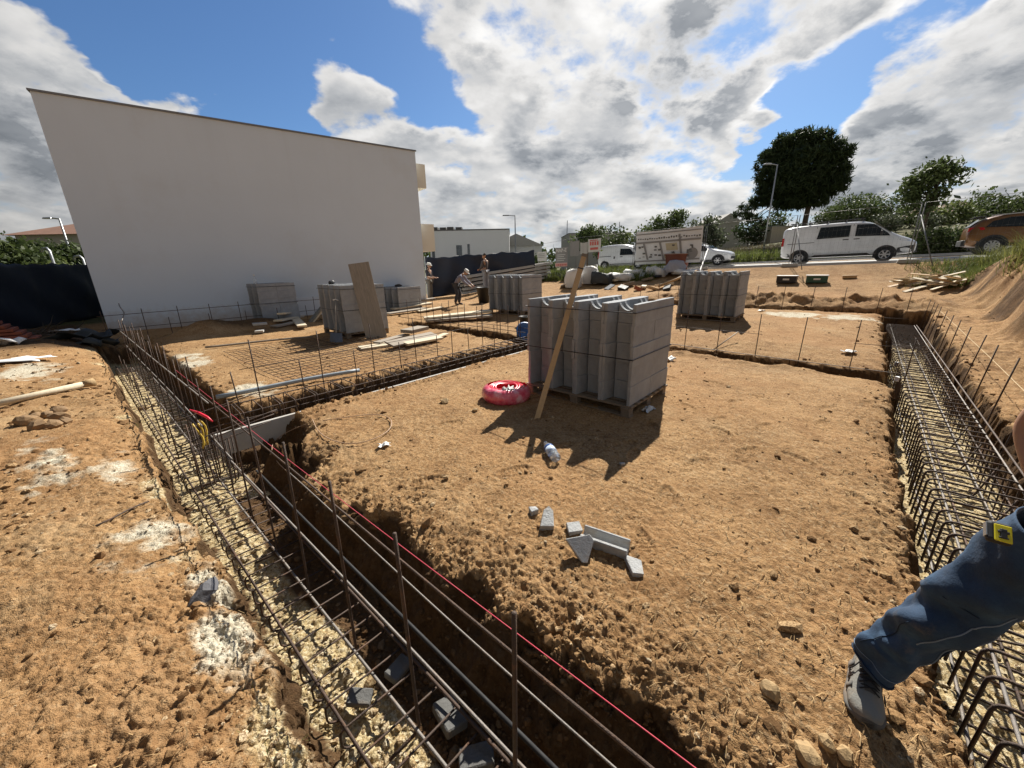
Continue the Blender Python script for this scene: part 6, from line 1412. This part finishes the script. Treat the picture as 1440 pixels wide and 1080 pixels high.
# ================================================================== people
m_skin=simple('skin',(.40,.23,.145),.55,var=.12,scale=14,dirt=((.36,.18,.11),.25)); m_skin.node_tree.nodes['Principled BSDF'].inputs['Subsurface Weight'].default_value=.08
def skinned(name,J,E,mt,parent=None,root=0,sub=2,loc=None):
    """J: list of ((x,y,z), radius); E: edges"""
    me=bpy.data.meshes.new(name); me.from_pydata([j[0] for j in J],E,[]); me.materials.append(mt)
    o=bpy.data.objects.new(name,me); link(o,parent)
    if loc is not None: o.location=loc
    md=o.modifiers.new('skin','SKIN'); md.use_smooth_shade=True; md.branch_smoothing=.6
    sv=me.skin_vertices[0].data
    for i,j in enumerate(J):
        rr=j[1]; sv[i].radius=rr if hasattr(rr,'__len__') else (rr,rr); sv[i].use_root=(i==root)
    s=o.modifiers.new('sub','SUBSURF'); s.levels=s.render_levels=sub
    return o
def head_mesh(parent,c,d,up,s,mt,hairm,hair='short',hat=None,hatm=None):
    """a head with brow, nose, mouth, ears; d = look direction"""
    R=Matrix((Vector(d).normalized(),Vector(up).cross(Vector(d)).normalized(),Vector(up).normalized())).transposed()
    def W_(v): return Vector(c)+R@(Vector(v)*s)
    m=MB(); m.smooth=True; n=20;k=14; vs=[]
    for j in range(k+1):
        v=-1+2*j/k; rr=math.sqrt(max(0,1-v*v))
        for i in range(n):
            t=2*PI*i/n; x=math.cos(t)*rr*.098; y=math.sin(t)*rr*.078; z=v*.118
            if z<-.03: x*=1-.15*(-z-.03)/.09; y*=1-.35*(-z-.03)/.09; x+=.010
            if x>.05 and abs(y)<.020 and -.040<z<.015: x+=.022*(1-abs(y)/.020)*(1 if z<-.01 else .5)
            if x>.05 and .012<z<.035: x+=.006
            if x>.05 and abs(abs(y)-.030)<.014 and -.012<z<.012: x-=.008
            if x>.04 and -.068<z<-.050 and abs(y)<.026: x+=.005
            vs.append(W_((x,y,z)))
    m._add(vs,[(j*n+i,j*n+(i+1)%n,(j+1)*n+(i+1)%n,(j+1)*n+i) for j in range(k) for i in range(n)])
    for sg in (-1,1): m.box(W_((-.005,sg*.080,-.005)),(.030*s,.014*s,.055*s),R)
    return m,W_,R
def add_hair(parent,W_,R,s,mt,zmin=.0,front=.02):
    m=MB(); m.smooth=True; n=20;k=8; vs=[]
    for j in range(k+1):
        v=zmin/.118+(1-zmin/.118)*j/k; rr=math.sqrt(max(0,1-v*v))
        for i in range(n):
            t=2*PI*i/n; x=math.cos(t)*rr*.106-.006; y=math.sin(t)*rr*.086; z=v*.128
            if math.cos(t)>.3 and j<3: z=max(z,.055)
            vs.append(W_((x,y,z)))
    m._add(vs,[(j*n+i,j*n+(i+1)%n,(j+1)*n+(i+1)%n,(j+1)*n+i) for j in range(k) for i in range(n)]); return m.build('hair',mt,parent,fix=False)
def add_hat(parent,W_,R,s,mt,brim=.055,cap=False):
    m=MB(); m.smooth=True; n=22; vs=[]
    prof=[(1.0+brim/.10,.030),(1.08,.045),(1.06,.09),(.9,.125),(.5,.138),(.02,.140)]
    for (q,z) in prof:
        for i in range(n):
            t=2*PI*i/n; e=q
            if cap and q>1.2: e=1.08+(q-1.08)*max(0,math.cos(t))**1.0*1.3
            vs.append(W_((math.cos(t)*.104*e,math.sin(t)*.086*e,z)))
    m._add(vs,[(j*n+i,j*n+(i+1)%n,(j+1)*n+(i+1)%n,(j+1)*n+i) for j in range(len(prof)-1) for i in range(n)]); q=m.build('hat',mt,parent,fix=False); so_=q.modifiers.new('s','SOLIDIFY'); so_.thickness=.004; return q
def fingers(J,E,wrist,hand,dirv,side,curl=.5,palm=.028):
    """palm vertex index 'hand'; five bent chains"""
    dirv=Vector(dirv).normalized(); side=Vector(side).normalized(); nrm=dirv.cross(side).normalized(); base=Vector(J[hand][0])
    for k,(o,L) in enumerate([(-.032,.070),(-.011,.082),(.011,.078),(.031,.062)]):
        p0=base+side*o+dirv*.035; a=len(J); J.append((tuple(p0),.0095)); E.append((hand,a)); d=dirv
        for q in range(2):
            d=(d*math.cos(curl)+nrm*math.sin(curl)).normalized(); p0=p0+d*L*.5; J.append((tuple(p0),.0085-.001*q)); E.append((len(J)-2,len(J)-1))
    p0=base-side*.035+dirv*-.01; a=len(J); J.append((tuple(p0),.012)); E.append((hand,a)); d=(dirv*.7-side*.6+nrm*.3).normalized()
    for q in range(2): p0=p0+d*.034; J.append((tuple(p0),.010-.001*q)); E.append((len(J)-2,len(J)-1)); d=(d+dirv*.5+nrm*.3).normalized()
def worker(label,base,rz,pose,cols,hat=None,hair=True,s=1.0,cap=False):
    """pose: joints in the worker's own frame, x forwards, y to the left"""
    P=lambda k: Vector(pose[k])*s
    J=[];E=[];ix={}
    def j(k,r): ix[k]=len(J); J.append((tuple(P(k)),tuple(x*s for x in r) if hasattr(r,'__len__') else r*s))
    j('pelvis',(.13,.10)); j('waist',(.12,.095)); j('chest',(.15,.105)); j('neck0',(.075,.07)); j('neck',.052)
    for sd in 'lr':
        j('hip'+sd,.088); j('knee'+sd,.062); j('ank'+sd,.042); j('toe'+sd,(.040,.028)); j('sh'+sd,.062); j('elb'+sd,.044); j('wr'+sd,.030); j('hand'+sd,(.040,.020))
    for e in [('pelvis','waist'),('waist','chest'),('chest','neck0'),('neck0','neck')]: E.append((ix[e[0]],ix[e[1]]))
    for sd in 'lr':
        for e in [('pelvis','hip'),('hip','knee'),('knee','ank'),('ank','toe')]: E.append((ix[e[0]] if e[0]=='pelvis' else ix[e[0]+sd],ix[e[1]+sd]))
        for e in [('chest','sh'),('sh','elb'),('elb','wr'),('wr','hand')]: E.append((ix[e[0]] if e[0]=='chest' else ix[e[0]+sd],ix[e[1]+sd]))
    for sd in 'lr':
        d=P('hand'+sd)-P('wr'+sd); fingers(J,E,ix['wr'+sd],ix['hand'+sd],d,d.cross(Vector((0,0,1))) if abs(d.normalized().z)<.9 else Vector((0,1,0)),.45)
    o=skinned('person',J,E,m_skin,sub=1); o.location=base; o.rotation_euler=(0,0,rz); tag(o,label,'person')
    def cloth(nm,keys,edges,mt,extra):
        id_={k:i for i,k in enumerate(keys)}; jj=[]
        for k in keys:
            r=J[ix[k]][1]; r=r if hasattr(r,'__len__') else (r,r); jj.append((tuple(P(k)),(r[0]+extra.get(k,.014)*s,r[1]+extra.get(k,.014)*s)))
        return skinned(nm,jj,[(id_[a],id_[b]) for a,b in edges],mt,o,sub=1)
    sh=['pelvis','waist','chest','neck0','shl','elbl','shr','elbr']; ed=[('pelvis','waist'),('waist','chest'),('chest','neck0'),('chest','shl'),('chest','shr'),('shl','elbl'),('shr','elbr')]
    if cols.get('long'): sh+=['wrl','wrr']; ed+=[('elbl','wrl'),('elbr','wrr')]
    cloth('shirt',sh,ed,cols['shirt'],{'pelvis':.020,'waist':.03,'elbl':.022,'elbr':.022,'neck0':.006})
    cloth('trousers',['pelvis','hipl','kneel','ankl','hipr','kneer','ankr'],[('pelvis','hipl'),('hipl','kneel'),('kneel','ankl'),('pelvis','hipr'),('hipr','kneer'),('kneer','ankr')],cols['trousers'],{'pelvis':.016,'hipl':.02,'hipr':.02,'kneel':.024,'kneer':.024,'ankl':.03,'ankr':.03})
    for sd in 'lr':
        a=P('ank'+sd);t=P('toe'+sd); skinned('shoe',[(tuple(a-Vector((0,0,.03))-(t-a)*.2),(.046*s,.046*s)),(tuple(a.lerp(t,.4)-Vector((0,0,.02))),(.05*s,.042*s)),(tuple(t+(t-a)*.25),(.046*s,.032*s))],[(0,1),(1,2)],m_dark,o,sub=1)
    d=Vector(pose.get('look',(1,0,0))); up=Vector(pose.get('up',(0,0,1))); c=P('head')
    mb,W_,R=head_mesh(o,c,d,up,s,m_skin,None); mb.build('face',m_skin,o,fix=False)
    if hair: add_hair(o,W_,R,s,cols['hair'])
    if hat: add_hat(o,W_,R,s,hat,cap=cap,brim=.05 if not cap else .07)
    return o
m_tee=simple('dark_tee',(.045,.045,.058),.9,var=.2); m_lil=simple('lilac_shirt',(.25,.24,.30),.9,var=.15); m_jump=simple('brown_jumper',(.085,.075,.075),.9,var=.2)
m_khaki=simple('khaki_trousers',(.15,.135,.11),.9,var=.15); m_dkt=simple('dark_trousers',(.045,.048,.06),.9,var=.2); m_ltt=simple('pale_trousers',(.24,.25,.28),.9,var=.12)
m_hair=simple('dark_hair',(.03,.022,.017),.7,var=.3); m_hat=simple('white_hat',(.74,.73,.70),.85,var=.05)
stand=dict(pelvis=(0,0,.95),waist=(0,0,1.10),chest=(.01,0,1.32),neck0=(0,0,1.46),neck=(.01,0,1.53),head=(.03,0,1.63),hipl=(0,.09,.90),kneel=(.02,.10,.49),ankl=(-.02,.11,.085),toel=(.12,.13,.04),hipr=(0,-.09,.90),kneer=(.02,-.10,.49),ankr=(-.02,-.11,.085),toer=(.12,-.13,.04),shl=(0,.19,1.40),elbl=(-.02,.24,1.12),wrl=(.16,.22,.98),handl=(.23,.20,.96),shr=(0,-.19,1.40),elbr=(-.02,-.24,1.12),wrr=(.2,-.2,1.04),handr=(.28,-.18,1.04))
def at_feet(px,py,Z): p=dep(px,py,Z); return Vector((p[0],p[1],G(p[0],p[1])))
# facing right across the picture: x forwards = +x world roughly
p1=dict(stand); p1.update(elbl=(.02,.25,1.10),wrl=(.24,.16,1.06),handl=(.32,.14,1.07),elbr=(.03,-.25,1.12),wrr=(.26,-.15,1.05),handr=(.34,-.12,1.06),head=(.05,0,1.62),look=(1,0,-.25))
worker('worker in a white bucket hat, dark tee and khaki trousers beside the white wall corner',at_feet(606,424,18.3),-.25,p1,dict(shirt=m_tee,trousers=m_khaki,hair=m_hair),hat=m_hat,s=.97)
p2=dict(stand); p2.update(pelvis=(-.10,0,.90),waist=(-.04,0,1.04),chest=(.16,0,1.22),neck0=(.26,0,1.32),neck=(.31,0,1.36),head=(.40,0,1.41),look=(.8,0,-.6),up=(.6,0,.8),hipl=(-.10,.09,.86),kneel=(.02,.11,.47),ankl=(-.06,.12,.085),hipr=(-.10,-.09,.86),kneer=(-.02,-.10,.47),ankr=(-.14,-.11,.085),toel=(.1,.13,.04),toer=(.0,-.12,.04),shl=(.20,.18,1.26),elbl=(.36,.21,1.02),wrl=(.56,.16,.90),handl=(.63,.14,.86),shr=(.20,-.18,1.26),elbr=(.38,-.22,1.02),wrr=(.58,-.17,.86),handr=(.66,-.15,.82))
worker('worker bending forward in a lilac-grey shirt, white cap and dark trousers',at_feet(646,433,15.6),-.30,p2,dict(shirt=m_lil,trousers=m_dkt,hair=m_hair,long=True),hat=m_hat,s=.90,cap=True)
p3=dict(stand); p3.update(elbl=(.05,.25,1.12),wrl=(.24,.15,1.02),handl=(.31,.12,1.0),elbr=(.05,-.25,1.12),wrr=(.24,-.15,1.02),handr=(.31,-.12,1.0),look=(1,0,-.45),head=(.05,0,1.62))
worker('bare-headed worker in a brown jumper and pale trousers behind the large bucket',at_feet(684,417,19.2),2.6,p3,dict(shirt=m_jump,trousers=m_ltt,hair=m_hair,long=True),s=1.0)
# ------------------------------------------------------------------ man at the right edge: one leg and an elbow in view
m_jean,nt,b=mat('blue_denim'); co=obj_co(nt)
wvf=noise(nt,co,420,2,.6)
n1=noise(nt,co,7,6,.6); n2=noise(nt,co,26,5,.6)
c=ramp(nt,mth(nt,'ADD',mth(nt,'MULTIPLY',n1,.75),mth(nt,'MULTIPLY',n2,.25)),[(.32,(.004,.014,.038)),(.50,(.010,.036,.085)),(.64,(.030,.078,.150)),(.76,(.22,.30,.40))])
c=mix(nt,mth(nt,'MULTIPLY',wvf,.30),c,(.10,.16,.24)); c=mix(nt,mth(nt,'MULTIPLY',mrange(nt,noise(nt,co,5,6,.7),.54,.70),.45),c,(.20,.16,.12)); nt.links.new(c,b.inputs['Base Color']); b.inputs['Roughness'].default_value=.9; 
q=bump(nt,b,noise(nt,co,30,5,.6),.35,.012); bump(nt,b,wvf,.35,.002,q)
m_stitch=simple('denim_stitch',(.20,.26,.34),.9); m_jdark=simple('denim_seam',(.012,.028,.06),.9)
ank=Vector(at(1226,938,.125)); hip=Vector(dep(1456,786,1.10)); kn=ank.lerp(hip,.5)+Vector((-.01,-.0,.0))
V3=lambda p:Vector(p)
ax=[V3(at(1226,936,.115)),V3(dep(1258,912,1.455)),V3(dep(1290,888,1.39)),V3(dep(1325,866,1.33)),V3(dep(1365,842,1.265)),V3(dep(1410,816,1.195)),V3(dep(1456,788,1.125)),V3(dep(1505,758,1.06))]
a_=Vector(P3(1,0,0)); b_=Vector(P3(0,1,0))
hipR=ax[-1]; ctr=hipR+a_*.11+Vector((0,0,.05)); hipL=hipR+a_*.22
footL=P3(1.02,1.42,.03); kneeL=(hipL+footL)/2+b_*-.03
chest=ctr+Vector((.02,-.01,.40)); neck=chest+Vector((0,-.01,.20)); shR=chest+a_*-.17+Vector((0,0,.09)); shL=chest+a_*.17+Vector((0,0,.09))
elbR=V3(dep(1449,600,1.115)); wrR=ctr+a_*-.20+b_*-.02+Vector((0,0,.10)); hdR=wrR.lerp(ctr+b_*-.10,.45)
elbL=shL+a_*.14+b_*.05+Vector((0,0,-.26)); wrL=elbL+b_*-.18+Vector((0,0,-.12)); hdL=wrL+b_*-.07+Vector((0,0,-.03))
J=[(tuple(ctr),(.14,.11)),(tuple(ctr.lerp(chest,.5)),(.14,.105)),(tuple(chest),(.16,.11)),(tuple(neck),(.065,.06)),(tuple(neck+Vector((0,-.01,.07))),.055),
 (tuple(hipR),.09),(tuple(ax[3]),.030),(tuple(ax[0]),.036),(tuple(hipL),.09),(tuple(kneeL),.058),(tuple(footL+Vector((0,0,.09))),.040),
 (tuple(shR),.058),(tuple(elbR),.043),(tuple(wrR),.028),(tuple(hdR),(.038,.018)),(tuple(shL),.058),(tuple(elbL),.043),(tuple(wrL),.028),(tuple(hdL),(.038,.018))]
E=[(0,1),(1,2),(2,3),(3,4),(0,5),(5,6),(6,7),(0,8),(8,9),(9,10),(2,11),(11,12),(12,13),(13,14),(2,15),(15,16),(16,17),(17,18)]
fingers(J,E,13,14,hdR-wrR,Vector((0,0,1)),.35); fingers(J,E,17,18,hdL-wrL,a_,.4)
man=skinned('person',J,E,m_skin,sub=2); tag(man,'person in blue work jeans and grey trainers stepping at the right picture edge','person')
hd=neck+Vector((-.01,-.03,.20)); mb,W_,R=head_mesh(man,hd,-b_+Vector((0,0,-.2)),(0,0,1),1.0,m_skin,None); mb.build('face',m_skin,man,fix=False); add_hair(man,W_,R,1.0,m_hair)
skinned('shirt',[(tuple(ctr+Vector((0,0,.04))),(.165,.135)),(tuple(ctr.lerp(chest,.5)),(.17,.13)),(tuple(chest),(.18,.13)),(tuple(neck),(.08,.075)),(tuple(shR),.075),(tuple(shR.lerp(elbR,.55)),.072),(tuple(shL),.075),(tuple(shL.lerp(elbL,.55)),.072)],[(0,1),(1,2),(2,3),(2,4),(4,5),(2,6),(6,7)],m_tee,man)
# denim legs: lofted tubes with folds
def leg(parent,pts,radii,seed,flare=0,n=44,rows=90,name='trouser_leg'):
    pts=[Vector(p) for p in pts]; m=MB(); m.smooth=True; vs=[]; t_=np.linspace(0,len(pts)-1,rows); P_=[]
    A=np.array([list(p) for p in pts]); xs=np.arange(len(pts))
    # smooth the axis
    C=np.stack([np.interp(t_,xs,A[:,k]) for k in range(3)],-1)
    for _ in range(6): C[1:-1]=(C[:-2]+2*C[1:-1]+C[2:])/4
    rr=np.interp(t_,xs,radii); ref=Vector((0,-1,0)); sn=np.random.default_rng(seed); ph=sn.uniform(0,6,12)
    for i in range(rows):
        d=Vector(C[min(i+1,rows-1)]-C[max(i-1,0)]).normalized(); u=(ref-d*ref.dot(d)).normalized(); w=d.cross(u); s=i/(rows-1)
        for k in range(n):
            t=2*PI*k/n
            fold=.018*math.sin(26*s+2.0*math.sin(t+ph[0])+ph[1])*max(0,math.sin(t+ph[2]))*(.35+.65*(abs(s-.36)<.16)+.6*(s<.14))
            fold+=.007*math.sin(11*s+3*t+ph[3])+.006*math.sin(17*s-2*t+ph[4])+.003*math.sin(43*s+5*t+ph[5])
            fold+=.004*math.sin(31*s-4*t+ph[6])
            r=rr[i]+fold
            vs.append(Vector(C[i])+(u*math.cos(t)*1.05+w*math.sin(t)*.97)*r)
    m._add(vs,[(i*n+k,i*n+(k+1)%n,(i+1)*n+(k+1)%n,(i+1)*n+k) for i in range(rows-1) for k in range(n)])
    o=m.build(name,m_jean,parent,fix=False); s=o.modifiers.new('s','SOLIDIFY'); s.thickness=.004; s.offset=-1
    return o,vs,n,rows
lg,vs,n_,rows_=leg(man,ax,[.066,.070,.078,.083,.088,.095,.102,.11],5)
def seam(k0,i0,i1,dk=0,mt=None,r=.0022,off=.002,dash=False,name='seam'):
    m=MB(); m.smooth=True; pts=[]
    for i in range(i0,i1,1):
        k=(k0+dk*(i-i0)/(i1-i0))%n_; ka=int(k); f=k-ka; p=vs[i*n_+ka].lerp(vs[i*n_+(ka+1)%n_],f); c=sum((vs[i*n_+q] for q in range(0,n_,4)),Vector())/11; pts.append(p+(p-c).normalized()*off)
    m.tube(pts,r,5); return m.build(name,mt or m_stitch,lg,fix=False)
seam(3,2,88,1); seam(4.3,2,88,1,mt=m_jdark,r=.0028); seam(38,26,60,5); seam(30,8,34,4,mt=m_jdark,r=.0016)
seam(10,44,58,9,r=.0018); seam(33,50,53,20,mt=m_jdark,r=.0022); seam(5,62,80,10,r=.0018); seam(5.8,62,80,10,r=.0016)
m=MB(); m.smooth=True; m.tube([vs[1*n_+k]+(vs[1*n_+k]-ax[0]).normalized()*.002 for k in range(n_)],.0035,5,closed=True); m.build('hem',m_jdark,lg,fix=False)
m=MB(); m.smooth=True; m.tube([vs[4*n_+k]+(vs[4*n_+k]-ax[0]).normalized()*.0015 for k in range(n_)],.0014,5,closed=True); m.build('seam',m_stitch,lg,fix=False)
leg(man,[footL+Vector((0,0,.10)),footL.lerp(kneeL,.5)+Vector((0,0,.03)),kneeL,kneeL.lerp(hipL,.5),hipL],[.066,.076,.085,.095,.11],8,rows=60)
skinned('trouser_seat',[(tuple(ctr+Vector((0,0,.06))),(.16,.13)),(tuple(ctr-Vector((0,0,.02))),(.16,.135)),(tuple(hipR),.108),(tuple(hipL),.108)],[(0,1),(1,2),(1,3)],m_jean,man)
# trainers
m_suede=simple('grey_suede',(.25,.245,.22),.9,var=.25,scale=18,bmp=.35,bscale=140,dirt=((.34,.26,.17),.55)); m_sole=simple('shoe_sole',(.12,.115,.105),.85,var=.2,dirt=((.3,.2,.12),.5)); m_lace=simple('shoe_lace',(.02,.02,.022),.9); m_mesh=simple('shoe_panel',(.09,.09,.088),.9,var=.2,dirt=((.26,.2,.14),.4))
def shoe(parent,heel,toe,z0,roll=0):
    heel=Vector(heel);toe=Vector(toe); d=(toe-heel); d.z=0; L=d.length; rz=math.atan2(d.y,d.x)
    o=thing('shoe',None,None); o.parent=parent; o.location=(heel.x,heel.y,z0); o.rotation_euler=(roll,0,rz)
    # stations: x, half width, top height, sideways shift
    st=[(0,.024,.085,0),(.03,.040,.108,0),(.08,.044,.116,0),(.13,.047,.108,-.002),(.17,.053,.092,-.003),(.21,.057,.076,-.004),(.25,.055,.064,-.003),(.28,.043,.054,0),(.298,.020,.040,.003)]
    def loft(z_lo,grow,topk,nm,mt,n=18,rows=40,half=False):
        m=MB(); m.smooth=True; X=np.array([s[0] for s in st]); xs=np.linspace(X[0],X[-1],rows); vs=[]
        for x in xs:
            w=np.interp(x,X,[s[1] for s in st])+grow; h=np.interp(x,X,[s[2] for s in st]) if topk is None else topk+ .012*max(0,(x-.24)/.06)**2; y0=np.interp(x,X,[s[3] for s in st])
            for k in range(n):
                t=2*PI*k/n; c,s_=math.cos(t),math.sin(t)
                y=y0+w*math.copysign(abs(c)**.75,c); z=z_lo+(h-z_lo)*(.5+.5*math.copysign(abs(s_)**.8,s_)) 
                if topk is None: y=y0+(y-y0)*(1-.28*max(0,(z-.03)/.08))
                vs.append((x*L/.298+ (0),y,z))
        m._add(vs,[(i*n+k,i*n+(k+1)%n,(i+1)*n+(k+1)%n,(i+1)*n+k) for i in range(rows-1) for k in range(n)]+[tuple(range(n)),tuple((rows-1)*n+k for k in range(n-1,-1,-1))])
        return m.build(nm,mt,o,fix=True)
    loft(.012,0,None,'upper',m_suede); loft(.0,.006,.030,'sole',m_sole)
    K=L/.298
    m=MB(); m.smooth=True      # tongue and lacing panel
    pl=[(.075,.112),(.10,.113),(.13,.106),(.16,.094),(.19,.081),(.205,.074)]
    vs=[]
    for x,z in pl:
        for y in (-.022,-.012,0,.012,.022): vs.append((x*K,y,z-.35*y*y/.022+.002))
    m._add(vs,[(i*5+j,i*5+j+1,(i+1)*5+j+1,(i+1)*5+j) for i in range(len(pl)-1) for j in range(4)]); q=m.build('tongue',m_mesh,o,fix=False); q.modifiers.new('s','SOLIDIFY').thickness=.004
    m=MB(); m.smooth=True
    for i in range(5):
        x=.095+.023*i; z=float(np.interp(x,[p[0] for p in pl],[p[1] for p in pl]))+.006
        m.tube([(x*K,-.030,z-.014),(x*K+.004,-.014,z),((x+.010)*K,.0,z+.003),((x+.016)*K,.016,z-.004),((x+.018)*K,.030,z-.016)],.0028,5)
        m.tube([(x*K,.030,z-.014),(x*K+.004,.014,z),((x+.010)*K,.0,z+.001),((x+.016)*K,-.016,z-.004),((x+.018)*K,-.030,z-.016)],.0028,5)
    for s_ in (-1,1): m.tube([(.10*K,0,.122),(.115*K,s_*.03,.118),(.13*K,s_*.045,.095),(.12*K,s_*.052,.07),(.10*K,s_*.054,.05)],.0026,5)
    m.build('laces',m_lace,o,fix=False)
    m=MB(); m.smooth=True      # overlays on the sides
    for s_ in (-1,1):
        for x0,x1 in ((.06,.10),(.11,.16),(.17,.21)):
            vs=[]
            for a in (0,.5,1):
                for b in (0,.5,1):
                    x=x0+(x1-x0)*a*.55+.012*b; z=.030+b*.045*(1-.9*(x-.06)); w=float(np.interp(x,[s[0] for s in st],[s[1] for s in st])); y=s_*(w*(1-.28*max(0,(z-.03)/.08))+.0035-.003*b)
                    vs.append((x*K,y,z))
            m._add(vs,[(0,1,4,3),(1,2,5,4),(3,4,7,6),(4,5,8,7)])
    q=m.build('side_panel',m_mesh,o,fix=False); q.modifiers.new('s','SOLIDIFY').thickness=.003
    return o
tz=Vector(at(1222,1006,.03)); hz_=Vector((ax[0].x,ax[0].y,0)); dd=(hz_-tz); dd.z=0; dd.normalize()
shoe(man,tz+dd*.285,tz-dd*.01,G(tz.x,tz.y)*.5+G(hz_.x,hz_.y)*.5-.004)
shoe(man,footL+b_*.08,footL+b_*-.21,.012)
# tape measure clipped at the pocket
m_yel=simple('yellow_plastic',(.72,.62,.02),.35,var=.05); m_grip=simple('black_grip',(.02,.02,.021),.6)
tc=dep(1404,750,1.06); o=thing('tape_measure','yellow and black tape measure clipped to the jeans pocket','tape measure',tc); o.scale=(.74,.80,.78); o.rotation_euler=(Matrix((Vector(_r),Vector(_u),-Vector(_f))).transposed()@rotm('Z',-.22)@rotm('Y',-.62)@rotm('X',-.50)).to_euler()
m=MB(); m.box((0,0,0),(.066,.074,.030)); m.build('case',m_grip,o,bevel=.012,seg=3)
m=MB(); m.box((.006,-.004,.0155),(.044,.060,.006)); m.build('face_plate',m_yel,o,bevel=.008,seg=3)
m=MB(); m.box((.006,-.006,.0195),(.018,.036,.006)); m.box((.006,.000,.0195),(.030,.010,.006)); m.box((.006,-.02,.0195),(.026,.006,.006)); m.build('clip',m_dark,o,bevel=.003)
m=MB(); m.box((-.0325,.004,.0),(.004,.050,.024)); m.build('blade_slot',m_galv,o,bevel=.001)
